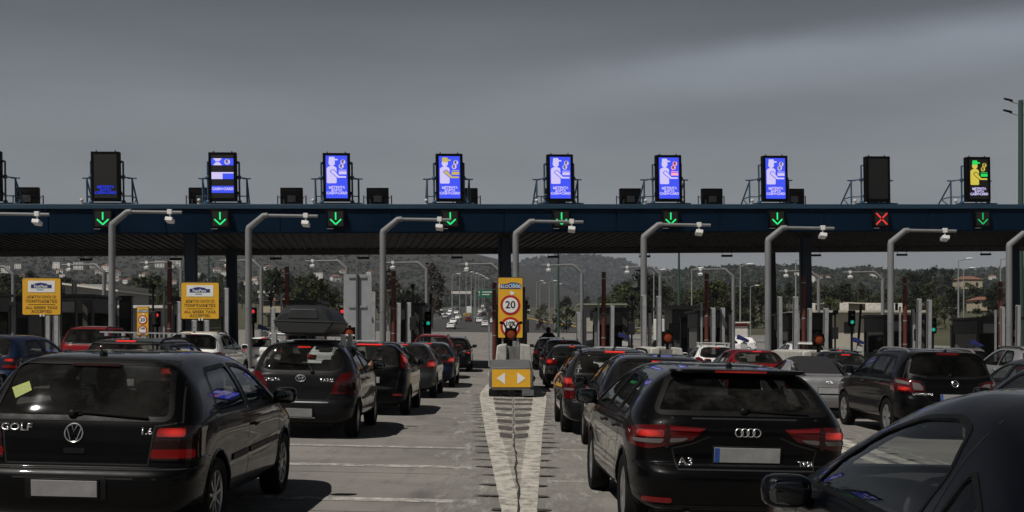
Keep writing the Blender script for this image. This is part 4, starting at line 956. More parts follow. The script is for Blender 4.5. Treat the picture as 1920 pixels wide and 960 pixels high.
for px, Y in ((361, 56), (437, 64.5), (950, 60), (947, 66), (1513, 63), (1447, 70.5), (1903, 71.5)):
    X = PX(px, Y); M = Matrix.Translation((CX, CY, 0)) @ CROT.to_matrix().to_4x4(); l0 = M.inverted() @ Vector((X, Y, zg(X, Y)+.1))
    m = MB(); m.box(l0.x-.24, l0.x+.24, l0.y-.3, l0.y+.3, l0.z, 6.9); m.box(l0.x-.30, l0.x+.30, l0.y-.12, l0.y+.12, l0.z, 6.88); m.box(l0.x-.4, l0.x+.4, l0.y-.45, l0.y+.45, l0.z-.1, l0.z+.25)
    m.build('column', COL, canopy, bevel=.02)
# hanging fluorescent housings under the rear edge
for px in (165, 333, 520, 685, 860, 1040, 1212, 1366, 1532, 1694, 1851):
    u = CU(px, 11); c = thing('hanging_light', f'small dark light unit hanging under the canopy rear edge, {["leftmost","second","third","fourth","fifth","sixth","seventh","eighth","ninth","tenth","rightmost"][[165,333,520,685,860,1040,1212,1366,1532,1694,1851].index(px)]} in its row from left', 'light unit', tuple(CP(u, 11, 6.8)), tuple(CROT), 'light units under the canopy')
    m = MB(); m.box(-.32, .32, -.08, .08, -.62, -.50); m.build('housing', blk(), c, bevel=.01)
    for q in (-.28, .28): m = MB(); m.tube([(q, 0, 0), (q, 0, -.5)], .012, 6); m.build('hanger', blk(), c)

TUBE = mat('blue_frame_tube', (.035, .085, .15), .5, .2, var=.15)
CAB = mat('sign_cabinet_black', (.0018, .0018, .002), .55, var=.15, spec=.1)
BLUE = emat('led_blue', (.050, .085, .90), 1.0); WHITE = emat('led_white', (.62, .56, .90), 1.0); GOLD = emat('led_gold', (.62, .48, .10), .9); GREEN = emat('led_green', (.02, .75, .12), .9)
PINK = emat('led_pink', (1.0, .38, .55), 1.0); DKB = emat('led_dim_blue', (.02, .05, .8), .8); SKIN = emat('led_yellow', (.75, .62, .08), .8); OFF = mat('led_off', (.006, .006, .006), .6, var=.1, scale=30)
for mm in (BLUE, WHITE, GOLD, GREEN, PINK, SKIN):      # rows of single lamps
    n = mm.node_tree.nodes; l = mm.node_tree.links; c = n.new('ShaderNodeTexCoord'); g = n.new('ShaderNodeMapping'); g.inputs['Scale'].default_value = (34, 0, 34); v = n.new('ShaderNodeTexVoronoi'); v.inputs['Scale'].default_value = 1; v.inputs['Randomness'].default_value = .15
    l.new(c.outputs['Object'], g.inputs[0]); l.new(g.outputs[0], v.inputs['Vector']); r = n.new('ShaderNodeMapRange'); r.inputs[1].default_value = .1; r.inputs[2].default_value = .6; b = n['Principled BSDF']; e = b.inputs['Emission Strength'].default_value
    r.inputs[3].default_value = e*1.25; r.inputs[4].default_value = e*.7; l.new(v.outputs['Distance'], r.inputs[0]); l.new(r.outputs[0], b.inputs['Emission Strength'])
def flat(name, polys, mt, parent, y, th=.006):
    m = MB()
    for p in polys: m.prism(p, lambda a, b, d: (a, d, b), y-th, y)
    return m.build(name, mt, parent, smooth=False)
def rect(x0, x1, z0, z1): return [(x0, z0), (x1, z0), (x1, z1), (x0, z1)]
def pictogram(b, mode):
    """attendant handing over notes and coins; coordinates in a screen 1.0 wide, 2.0 tall, origin at its foot"""
    body, cap, arm, note, coin = WHITE, WHITE, WHITE, WHITE, WHITE
    if mode == 'gold': cap, arm, note, coin = GOLD, GOLD, GOLD, WHITE
    if mode == 'pink': note, coin, arm = PINK, PINK, WHITE
    if mode == 'green': body, cap, arm, note, coin = SKIN, GREEN, SKIN, GREEN, SKIN
    y = -.185
    torso = rpoly([(-.46, .70), (0, .70), (0, 1.30), (.0, 1.44), (-.16, 1.52), (-.34, 1.50), (-.46, 1.42)], .06)
    flat('pictogram', [torso, circ(.15, 20, -.22, 1.66)], body, b, y)
    flat('pictogram', [[(-.36, 1.72), (-.08, 1.72), (-.08, 1.77), (.06, 1.78), (.06, 1.84), (-.08, 1.85), (-.10, 1.94), (-.34, 1.94)]], cap, b, y-.004)
    flat('pictogram', [rpoly([(-.30, 1.28), (-.20, 1.36), (-.10, 1.34), (.12, 1.06), (.46, 1.06), (.46, .93), (.04, .93), (-.30, 1.22)], .04)], BLUE if mode != 'green' else OFF, b, y-.008)
    flat('pictogram', [rpoly([(-.26, 1.27), (-.20, 1.33), (-.12, 1.31), (.11, 1.035), (.44, 1.035), (.44, .955), (.06, .955), (-.26, 1.22)], .03)], arm, b, y-.014)
    flat('pictogram', [rect(.10, .46, 1.12, 1.26), rect(.10, .46, 1.30, 1.33)], note, b, y)
    flat('pictogram', [circ(.115, 18, .22, 1.50), circ(.115, 18, .30, 1.70)], coin, b, y)
    for cx, cz in ((.22, 1.50), (.30, 1.70)): text('pictogram', '€', .2, OFF, b, T(cx-.01, y-.012, cz), ext=.002, bold=.008)
def caption(b, mt, y=-.19, body=WHITE):
    for t, z, s in (('ΜΕΤΡΗΤΑ', .50, .155), ('ΚΑΡΤΑ', .365, .155), ('CASH+CARD', .235, .165)): text('lettering', t, s, mt, b, T(.0, y, z), ext=.002, bold=.006, sx=1.0)
BOARDS = [(-18, 'off', 'left'), (205, 'text', ''), (424, 'strips', ''), (637, 'full', ''), (848, 'gold', ''), (1055, 'full', ''), (1258, 'pink', ''), (1457, 'full', ''), (1649, 'off', ''), (1837, 'green', '')]
LAB = ['dark tall message board cut off by the left edge of view', 'dark message board with only a few blue letters lit at its foot', 'message board with three lit blue strips on black panel', 'lit blue message board with white attendant, first fully lit from left',
       'lit blue message board with gold patches in its pictogram', 'lit blue message board with white attendant above the central island', 'lit blue message board with pink banknotes in its pictogram', 'lit blue message board with white attendant next to the blank board',
       'blank unlit black message board above the red cross signal', 'black message board with green and yellow attendant at right end']
for i, (px, mode, _) in enumerate(BOARDS):
    u = CU(px, .9); zb_ = 8.22; t = thing('message_board', LAB[i], 'message board', tuple(CP(u, .9, 0)), (0, -R(.87), CT), 'message boards on the canopy roof')
    m = MB(); m.box(-.64, .64, -.17, .17, zb_, zb_+2.26); m.build('cabinet', CAB, t, bevel=.02)
    m = MB(); m.box(-.50, .50, -.182, -.168, zb_+.13, zb_+2.13); b = m.build('screen', BLUE if mode in ('full', 'gold', 'pink') else OFF, t); Mz = T(0, 0, zb_+.13)
    lst = set(C.objects)
    if mode in ('full', 'gold', 'pink', 'green'): pictogram(b, mode); caption(b, WHITE)
    elif mode == 'text': caption(b, DKB)
    elif mode == 'strips':
        flat('lit_strip', [rect(-.5, .5, 1.52, 1.84), rect(-.5, .5, .88, 1.20), rect(-.5, .5, .24, .56)], BLUE, b, -.183)
        flat('pictogram', [[(-.42, 1.52), (-.02, 1.52), (-.14, 1.66), (-.30, 1.66)], [(-.42, 1.84), (-.30, 1.70), (-.14, 1.70), (-.02, 1.84)], circ(.13, 18, .22, 1.68), rect(-.5, 0, .88, 1.20), rect(0, .5, 1.14, 1.20)], WHITE, b, -.19)
        text('pictogram', '€', .24, OFF, b, T(.21, -.2, 1.68), ext=.002, bold=.008); text('lettering', 'CASH+CARD', .165, WHITE, b, T(0, -.2, .42), ext=.002, bold=.006)
    for ch in set(C.objects)-lst: ch.location.z += zb_+.13
    m = MB()
    for s in (-.42, .42): m.tube([(s, 0, zb_+2.25), (s, 0, zb_+2.34)], .03, 6)
    for z in (zb_+.4, zb_+1.8):
        for s in (-.66, .66): m.sph((s, .0, z), (.04, .05, .06), 5, .7)
    m.build('mounting_bracket', CAB, t)
    m = MB()
    for s in (-1, 1):
        x = s*1.02
        m.tube([(x, .75, 7.97), (x, .75, 9.38)], .045, 8); m.tube([(x-.2, .75, 9.38), (x+.2, .75, 9.38)], .035, 8)
        m.tube([(x, .75, 9.3), (x, 2.5, 7.97)], .04, 8); m.tube([(x, .75, 8.55), (x, 1.75, 8.55)], .03, 8); m.tube([(x, .75, 8.0), (x, 1.75, 8.55)], .03, 8)
        m.tube([(s*.72, .22, zb_+.3), (s*.72, .22, zb_+1.85)], .045, 8); m.tube([(s*.6, .15, zb_+1.85), (s*.72, .22, zb_+1.85)], .045, 8); m.tube([(s*.6, .15, zb_+.35), (s*.72, .22, zb_+.35)], .045, 8)
        m.sph((s*.72, .22, 9.36), (.10, .08, .10), 6, .7); m.sph((s*.72, .22, 8.2), (.10, .08, .10), 6, .7); m.tube([(s*.72, .22, 8.2), (s*.72, .22, zb_+.4)], .045, 8)
    m.tube([(-1.02, .75, 9.38), (-.72, .22, 9.36)], .03, 8); m.tube([(1.02, .75, 9.38), (.72, .22, 9.36)], .03, 8); m.tube([(-1.2, .22, 8.15), (1.2, .22, 8.15)], .035, 8); m.tube([(-1.02, .75, 8.55), (1.02, .75, 8.55)], .025, 8)
    m.build('support_frame', TUBE, t)
    m = MB(); m.box(-1.2, -1.0, .1, .3, 8.03, 8.18); m.sph((-1.12, .1, 8.28), (.08, .08, .08), 6, .8); m.build('floodlight', mat('white_fitting', (.6, .6, .6), .5), t)
# unlit reverse-side signs on the rear edge of the canopy
RB = [57, 381, 552, 713, 880, 1045, 1186, 1339, 1492, 1650]
RL = ['behind the left edge board', 'left of the three strip board', 'second box right of the three strip board', 'right of the first fully lit board', 'behind the gold patched board', 'behind the board above the central island', 'left of the pink banknote board', 'between the pink board and the last lit board', 'right of the last fully lit blue board', 'behind the blank board']
for px, lb in zip(RB, RL):
    v = 11.4; u = CU(px, v); z0 = CZ(383, px, v)-.25; t = thing('sign_box', 'black sign box seen from its back, '+lb, 'sign box', tuple(CP(u, v, 0)), (0, -R(.87), CT), 'black sign boxes on the canopy rear edge')
    m = MB(); m.box(-.62, .62, -.16, .16, z0, z0+1.16); m.box(-.5, .5, -.19, -.15, z0+.62, z0+1.0); m.build('housing', CAB, t, bevel=.03)
    m = MB(); m.box(-.22, .22, -.22, -.15, z0+.35, z0+.7); m.box(-.46, -.38, -.20, -.15, z0+.25, z0+.5); m.build('hatch', mat('hatch_grey', (.02, .02, .021), .5), t, bevel=.01)
    m = MB()
    for s in (-1, 1): m.tube([(s*.78, .1, 7.9), (s*.78, .1, z0+.75), (s*.62, .05, z0+.6)], .035, 8); m.tube([(s*.5, .1, 7.9), (s*.5, .1, z0+.1)], .05, 8)
    m.build('support_frame', TUBE, t)
# lane signals on the fascia
SIGS = [(199, 'g'), (418, 'g'), (634, 'g'), (848, 'g'), (1056, 'g'), (1260, 'g'), (1459, 'g'), (1654, 'r'), (1843, 'd')]
AG = emat('signal_green', (.02, .85, .22), 1.0); AR = emat('signal_red', (.85, .045, .04), 1.0); AD = emat('signal_green_dim', (.015, .50, .14), .8)
for i, (px, kd) in enumerate(SIGS):
    u = CU(px); z = CZ(411, px); t = thing('lane_signal', ('red cross lane signal on the canopy fascia, the only red one' if kd == 'r' else 'dimmer green arrow lane signal at right end of the fascia' if kd == 'd' else f'green down arrow lane signal on the canopy fascia, {ORD[i]}'), 'lane signal', tuple(CP(u, -.02, z)), (0, -R(.87), CT), 'lane signals on the canopy fascia')
    m = MB(); m.box(-.42, .42, -.16, .06, -.42, .42); m.build('housing', CAB, t, bevel=.02)
    m = MB(); m.box(-.34, .34, -.172, -.158, -.34, .34); m.build('panel', OFF, t)
    if kd == 'r': ps = [[Vector((a*.28, b*.28)), Vector((a*.04, b*.04))] for a in (-1, 1) for b in (-1, 1)]
    else: ps = [[Vector((0, .30)), Vector((0, -.04))], [Vector((-.25, -.02)), Vector((0, -.26))], [Vector((.25, -.02)), Vector((0, -.26))]]
    pl = []
    for a, b in ps:
        d = (b-a).normalized(); q = Vector((-d.y, d.x))*.032; pl.append([tuple(a+q), tuple(b+q), tuple(b-q), tuple(a-q)])
    flat('cross' if kd == 'r' else 'arrow', pl, {'g': AG, 'r': AR, 'd': AD}[kd], t, -.176, .008)
    flat('label_plate', [rect(-.40, -.12, -.47, -.445)], mat('plate_grey', (.3, .3, .3), .5), t, -.16)

# ------------------------------------------------------------------ toll islands and their furniture
KERB = mat('island_concrete', (.33, .31, .28), .85, var=.2, scale=1.5, bump=.3)
def isl(k): X = 5.2*k-.05; return X, CY+.135*X
for k in range(-7, 8):
    X, Y = isl(k); m = MB(); pts = [(X-.05, Y-17), (X+.05, Y-17), (X+.62, Y-15.5), (X+.95, Y-8), (X+.95, Y+15), (X+.4, Y+18), (X-.4, Y+18), (X-.95, Y+15), (X-.95, Y-8), (X-.62, Y-15.5)]
    m.prism(pts, lambda a, b, d: (a, b, zg(a, b)+d), -.1, .16); struct(m.build('toll_island', KERB, bevel=.03))
BO = mat('booth_grey_panel', (.055, .057, .06), .5, .2, var=.12); BD = mat('booth_dark_panel', (.013, .0135, .015), .5, .2)
def hazard():
    m = mat('hazard_stripes', (.3, .3, .3), .6, var=0); n = m.node_tree.nodes; l = m.node_tree.links
    c = n.new('ShaderNodeTexCoord'); w_ = n.new('ShaderNodeTexWave'); w_.bands_direction = 'DIAGONAL'; w_.inputs['Scale'].default_value = .9; r = n.new('ShaderNodeValToRGB'); r.color_ramp.interpolation = 'CONSTANT'
    r.color_ramp.elements[0].color = (.012, .012, .012, 1); r.color_ramp.elements[1].position = .5; r.color_ramp.elements[1].color = (.22, .20, .16, 1)
    l.new(c.outputs['Object'], w_.inputs['Vector']); l.new(w_.outputs[1], r.inputs[0]); l.new(r.outputs[0], n['Principled BSDF'].inputs['Base Color']); return m
HZ = hazard()
def booth(k):
    X, Y = isl(k); Y += 3.5; t = thing('toll_booth', f'dark grey toll booth cabin, {["leftmost", "second", "third", "fourth", "fifth", "sixth", "seventh", "eighth", "ninth", "tenth", "eleventh"][k+5]} along the row from left', 'toll booth', (X, Y, zg(X, Y)+.16), (0, 0, 0), 'toll booths in the row')
    w_ = .80 if k < 3 else 1.15
    m = MB(); m.box(-w_, w_, 0, 3.4, 0, 1.05); m.box(-w_, w_, 0, 3.4, 2.15, 2.9)
    for x in (-w_+.05, w_-.05, 0):
        for y in (.05, 3.35): m.box(x-.06, x+.06, y-.06, y+.06, 1.0, 2.2)
    m.build('cabin', BO if k < 3 else BD, t, bevel=.02)
    m = MB(); m.box(-w_-.15, w_+.15, -.25, 3.6, 2.9, 3.04); m.build('roof', BD, t, bevel=.02)
    m = MB(); m.box(-w_+.06, w_-.06, .03, .05, 1.05, 2.15); m.box(-w_+.06, w_-.06, 3.34, 3.36, 1.05, 2.15)
    for s in (-1, 1): m.box(s*(w_-.04)-.01, s*(w_-.04)+.01, .1, 3.3, 1.05, 2.15)
    m.build('window', glass('booth_glass', .12, .03), t)
    m = MB(); m.box(-.2, .5, 1.4, 1.9, .6, 1.2); m.sph((.1, 2.0, 1.2), (.25, .25, .4), 6, .6); m.build('desk', BD, t)
    m = MB(); m.box(w_*.55, w_*.55+.22, -.42, -.30, 0, 2.75); m.build('hazard_bar', HZ, t, bevel=.01)
    m = MB(); m.box(-w_*.5-.3, -w_*.5+.35, -.12, 0, 2.2, 2.7); m.build('notice_panel', mat('notice_grey', (.16, .165, .17), .5), t, bevel=.02)
    return t
for k in range(-5, 6): booth(k)
# bent camera poles in front of the lanes and behind the canopy
POLE = mat('grey_pole', (.20, .205, .21), .6, .15, var=.14, scale=2.5, stretch=(1, 1, .25))
HEAD = mat('camera_housing', (.75, .75, .74), .45, var=.08)
def bent_pole(X, Y, label, s, h, r0, group):
    t = thing('camera_pole', label, 'camera pole', (X, Y, zg(X, Y)+.14), (0, 0, 0), group); b = t.location.z
    zt = h-b; m = MB(); m.tube([(0, 0, 0), (0, 0, zt-.55)], r0, 14); m.tube([(0, 0, zt-.58), (0, 0, zt-.5), (s*.60, 0, zt), (s*.75, 0, zt)], [r0, r0, r0*.86, r0*.86], 12); m.build('pole', POLE, t, ang=60)
    m = MB(); m.lathe([(r0*1.7, 0), (r0*1.7, .04), (r0*1.1, .06)], 'z', (0, 0, 0), 14); m.lathe([(r0*1.04, 2.4), (r0*1.06, 2.42), (r0*1.06, 2.47), (r0*1.04, 2.5)], 'z', (0, 0, 0), 14); m.build('base_flange', POLE, t)
    m = MB(); m.tube([(s*.70, 0, zt), (s*2.72, 0, zt-.03)], r0*.5, 10); m.build('arm', POLE, t)
    m = MB(); m.box(s*2.25-.09, s*2.25+.09, -.08, .08, zt-.09, zt+.09); m.build('clamp', HEAD, t, bevel=.01)
    M = Matrix.Translation((s*2.25, 0, zt-.33)) @ Matrix.Rotation(R(-14 if s > 0 else 14), 4, 'X') @ Matrix.Rotation(R(6*s), 4, 'Y')
    m = MB(); m.box(-.14, .14, -.20, .20, -.075, .075, M); m.tube([(s*2.25, 0, zt-.05), (s*2.25, 0, zt-.3)], .03, 8); m.build('camera_unit', HEAD, t, bevel=.015)
    return t
names = ['whose pole stands outside the left edge', 'leftmost visible', 'second from left', 'third from left', 'beside the central yellow sign', 'fifth from left', 'sixth from left', 'seventh from left', 'rightmost, at the right edge']
for px, ay, nm in zip((-40, 210, 466, 718, 967, 1207, 1440, 1670, 1892), (401, 397, 404, 411, 415, 421, 427, 432, 437), names):
    Y = 46.9
    for _ in range(5): X = PX(px, Y); Y = 46.9+.1*X
    bent_pole(X, Y, f'tall grey bent camera pole before the canopy, {nm}', 1, PZ(ay, Y), .13, 'bent camera poles before the canopy')
for i, (px, ay) in enumerate(zip((25, 195, 340, 490, 650, 800, 938, 1091, 1238, 1375, 1535, 1655), (500, 496, 492, 488, 489, 492, 495, 497, 501, 505, 508, 510))):
    Y = 78
    for _ in range(5): X = PX(px, Y); Y = 78+.1*X
    bent_pole(X, Y, f'bent grey camera pole behind the canopy with arm pointing left, {ORD[i]}', -1, PZ(ay, Y), .12, 'bent camera poles behind the canopy')
# red-brown height posts
RED = mat('red_brown_post', (.095, .018, .010), .6, var=.22, scale=3)
for i, (px, ty) in enumerate(((318, 490), (538, 500), (738, 508), (927, 530), (1132, 510), (1325, 513), (1507, 518), (1697, 521), (1876, 528))):
    Y = 57+.13*PX(px, 57); X = PX(px, Y); g = zg(X, Y)+.14; t = thing('height_post', f'slender red brown post beside the booths, {ORD[i]}', 'post', (X, Y, g), (0, 0, 0), 'red brown posts by the booths'); zt = PZ(ty, Y)-g
    m = MB(); m.tube([(0, 0, 0), (0, 0, zt)], .105, 12); m.build('post', RED, t)
    m = MB()
    for z in (.3, 1.5, 2.7, zt-.35): m.tube([(0, 0, z), (0, 0, z+.05)], .115, 12)
    m.box(-.3, -.22, -.05, .05, 0, zt*.7); m.build('band', gal(), t)
# plain grey guard posts
GP = [(90, 588, 50), (106, 588, 46), (123, 567, 56), (140, 530, 58), (336, 565, 52), (364, 600, 47), (388, 600, 46), (425, 540, 54), (511, 577, 54), (699, 547, 48), (747, 568, 55), (767, 567, 56), (1085, 585, 56), (1096, 580, 60), (1147, 573, 56), (1168, 572, 60), (1207, 553, 46.5), (1235, 555, 50), (1218, 587, 60), (1337, 577, 54), (1354, 577, 56), (1369, 590, 60), (1463, 556, 52), (1490, 556, 46), (1517, 578, 56), (1547, 578, 48), (1712, 580, 60), (1722, 560, 55), (1741, 562, 53), (1880, 575, 58), (1908, 572, 56)]
GM = mat('guard_post_grey', (.34, .35, .36), .55, .25, var=.12)
places = 'left of the first camera pole|behind the red minivan|beside the first yellow tag sign|right of the first yellow tag sign, tall|beside the second yellow tag sign|under the second yellow tag sign, left|under the second yellow tag sign, right|tall one right of the second yellow tag sign|left of the roof box|right of the blank grey sign back|left of the third booth window|right of the third booth window|by the first pole right of the central sign, left one|by the first pole right of the central sign, right one|before the booth right of the central island|at right corner of the booth right of the centre|doubling the fifth camera pole|right of the fifth camera pole|short one between two tall posts|behind the red hatchback, left one|behind the red hatchback, middle one|behind the red hatchback, short one|tall pale one right of the sixth pole|second tall pale one right of the sixth pole|left of the red orange beacon|right of the red orange beacon|behind the black crossover|tall pale one above the black crossover, left|tall pale one above the black crossover, right|at right edge, left one|at right edge, right one'.split('|')
for (px, ty, Y), pl in zip(GP, places):
    X = PX(px, Y); g = zg(X, Y)+.1; zt = PZ(ty, Y)-g; t = thing('guard_post', 'grey square guard post '+pl, 'post', (X, Y, g), (0, R(random.uniform(-.4, .7)), 0), 'grey square guard posts on the islands')
    m = MB(); m.box(-.10, .10, -.07, .07, 0, zt); m.box(-.14, .14, -.11, .11, 0, .03); m.build('post', GM, t, bevel=.012)
    m = MB()
    for i in range(4): m.lathe([(.02, -.078), (.001, -.08)], 'y', (0, 0, zt*(.25+.2*i)), 8)
    m.box(-.105, -.06, -.075, .0, .2, zt-.05); m.build('slot', mat('slot_dark', (.08, .08, .08), .6), t)
# traffic lights at the booths
LR = emat('lamp_red', (1.0, .05, .06), .7); LG = emat('lamp_green', (.02, .50, .36), .6); OF2 = mat('lamp_unlit', (.01, .01, .01), .3)
for px, py, kd, nm in ((295, 591, 'r', 'left of the second yellow tag sign'), (475, 584, 'r', 'beside the second camera pole'), (642, 584, 'r', 'left of the blank grey sign back'), (803, 606, 'g', 'above the dark lane left of the centre'), (1597, 604, 'g', 'right of the red orange beacon'), (1749, 618, 'g', 'above the black crossover')):
    Y = 60; X = PX(px, Y); g = zg(X, Y)+.14; t = thing('traffic_light', f'black booth traffic light showing {"red" if kd == "r" else "green"}, {nm}', 'traffic light', (X, Y, g), (0, 0, 0), 'traffic lights at the booths'); z = PZ(py, Y)-g
    m = MB(); m.box(-.17, .17, -.1, .1, z-(.6 if kd == 'r' else .2), z+(.2 if kd == 'r' else .6)); m.build('housing', CAB, t, bevel=.03)
    m = MB(); m.tube([(0, 0, 0), (0, 0, z-.2)], .06, 10); m.build('post', blk(), t)
    for dz, lit in ((0, 1), (-.4 if kd == 'r' else .4, 0)):
        m = MB(); m.sph((0, -.10, z+dz), (.095, .04, .095), 8); m.build('lamp', (LR if kd == 'r' else LG) if lit else OF2, t)
        m = MB(); m.lathe([(.14, -.10), (.14, -.28)], 'y', (0, 0, z+dz), 14, R(20), R(160)); m.build('visor', blk(), t)
# thin camera masts and tall dark lane panels at the far end of each island
wn = ['leftmost', 'second', 'third', 'fourth', 'fifth', 'sixth', 'seventh', 'eighth', 'ninth', 'tenth', 'eleventh']
for k in range(-5, 6):
    X, Y0_ = isl(k); random.seed(k+40); Y = Y0_+random.uniform(8.5, 11); x = X+random.uniform(-.4, .4); h = random.uniform(2.5, 3.1)
    t = thing('exit_kiosk', f'tall dark kiosk at the far end of the islands, {wn[k+5]} from left', 'kiosk', (x, Y, zg(x, Y)+.15), (0, 0, 0), 'dark kiosks at the island ends')
    m = MB(); m.box(-.32, .32, 0, .35, .1, h); m.box(-.36, .36, -.03, .38, h, h+.08); m.build('casing', BD, t, bevel=.02); m = MB(); m.box(-.24, .24, -.02, .01, h-1.1, h-.25); m.build('display', mat('display_grey', (.05, .052, .055), .4), t); m = MB(); m.box(-.4, .4, -.05, .4, 0, .1); m.build('base', KERB, t)
    x = X+random.choice((-.7, .7))+random.uniform(-.1, .1); Y = Y0_+random.uniform(-1.5, 2.5); h = random.uniform(3.0, 3.9)
    t = thing('camera_mast', f'thin black camera mast beside the booths, {wn[k+5]} from left', 'mast', (x, Y, zg(x, Y)+.15), (0, 0, 0), 'thin black camera masts'); m = MB(); m.tube([(0, 0, 0), (0, 0, h)], .045, 10); m.build('pole', blk(), t)
    m = MB(); m.box(-.09, .09, -.28, .12, h-.12, h+.06); m.build('camera', CAB, t, bevel=.015); m = MB(); m.box(-.14, .14, -.1, .1, 1.7, 2.3); m.build('control_box', BD, t, bevel=.015)
# raised boom barriers
for px, lean, nm in ((775, 0, 'left of the green traffic light'), (806, 1, 'right of the green traffic light'), (1603, 4, 'above the dark blue car'), (1743, -2, 'behind the tall pale posts'), (1125, 2, 'beside the booth right of centre')):
    Y = 62; X = PX(px, Y); g = zg(X, Y)+.14; t = thing('boom_barrier', 'black boom barrier arm raised upright '+nm, 'barrier', (X, Y, g), (0, 0, 0), 'raised boom barriers')
    m = MB(); m.box(-.18, .18, -.2, .2, 0, 1.1); m.build('housing', BD, t, bevel=.03)
    M = Matrix.Rotation(R(lean), 4, 'Y'); m = MB(); m.box(-.06, .06, -.27, -.22, .9, 3.6, M); m.build('boom', blk(), t)
# payment terminals with a blue hood
for px, nm in ((497, 'near the second camera pole'), (1172, 'at the booth right of centre'), (1395, 'behind the red hatchback'), (1612, 'above the dark blue car'), (1833, 'right of the black crossover')):
    Y = 56; X = PX(px, Y); g = zg(X, Y)+.14; t = thing('card_terminal', 'slim card terminal with blue hood '+nm, 'card terminal', (X, Y, g), (0, 0, 0), 'card terminals with blue hoods')
    m = MB(); m.box(-.06, .06, -.05, .05, 0, 1.5); m.box(-.14, .14, -.10, .08, 1.15, 1.45); m.build('pedestal', mat('terminal_grey', (.42, .43, .43), .5), t, bevel=.015)
    m = MB(); m.prism([(-.3, 1.62), (.16, 1.5), (.2, 1.58), (-.26, 1.84)], lambda a, b, d: (a*1.1, d, b), -.2, .2); m.build('hood', mat('terminal_blue', (.012, .02, .12), .5), t, bevel=.02)
# ------------------------------------------------------------------ signs
YB = mat('sign_yellow', (.74, .40, .022), .5, var=.05, scale=2); INK = mat('sign_black', (.012, .012, .012), .6, var=0); SW = mat('sign_white', (.78, .78, .76), .5, var=.05); SR = mat('sign_red', (.42, .012, .016), .5, var=.05); SNB = mat('sign_navy', (.012, .03, .16), .5, var=0); STL = mat('sign_teal', (.02, .22, .42), .5, var=0)
def tag_sign(px, py, Y, label):
    X = PX(px, Y); g = zg(X, Y)+.14; z = PZ(py, Y)-g; t = thing('toll_sign', label, 'sign', (X, Y, g), (0, 0, R(2)), 'yellow tag signs on posts'); w_, h = .62, .60
    m = MB(); m.box(-w_-.03, w_+.03, -.02, .04, z-h-.03, z+h+.03); m.build('backing', INK, t, bevel=.015)
    m = MB(); m.prism(rpoly(rect(-w_, w_, z-h, z+h), .05), lambda a, b, d: (a, d, b), -.034, -.018); b = m.build('panel', YB, t, smooth=False)
    flat('logo_plate', [rect(-.44, .44, z+.14, z+.52)], SW, b, -.036)
    flat('logo', [[(-.34, z+.28), (.33, z+.28), (.33, z+.39), (.22, z+.39), (.16, z+.43), (-.02, z+.46), (-.18, z+.44), (-.26, z+.40), (-.34, z+.40)]], SNB, b, -.043)
    flat('logo', [rect(-.16, .06, z+.215, z+.235)], STL, b, -.043); text('lettering', 'ALL DAY', .06, INK, b, T(.2, -.045, z+.225), ext=.001) if 0 else None
    text('lettering', 'FastPass', .135, SW, b, T(-.02, -.052, z+.335), ext=.002, bold=.002)
    for s, dz, sz in (('ΔΕΚΤΟΙ ΟΛΟΙ ΟΙ', -.02, .125), ('ΠΟΜΠΟΔΕΚΤΕΣ', -.16, .135), ('ALL GREEK TAGS', -.375, .135), ('ACCEPTED', -.505, .135)): text('lettering', s, sz*.96, INK, b, T(0, -.038, z+dz), ext=.002, bold=.0, sx=1.04)
    flat('divider_line', [rect(-.44, .44, z-.268, z-.258)], INK, b, -.036)
    m = MB(); m.tube([(0, .09, 0), (0, .09, z+h)], .06, 10); m.box(-.5, .5, .04, .08, z-.4, z-.34); m.box(-.5, .5, .04, .08, z+.3, z+.36); m.build('post', blk(), t)
    m = MB(); m.box(-.05, .0, -.06, .02, z-h-.06, z-h+.02); m.box(.05, .1, -.06, .02, z-h-.06, z-h+.02); m.build('clip', HEAD, t)
tag_sign(78.5, 556, 38.7, 'yellow sign about Greek tags farther left above the red minivan')
tag_sign(375.5, 564, 39.0, 'yellow sign about Greek tags above the white crossover car')
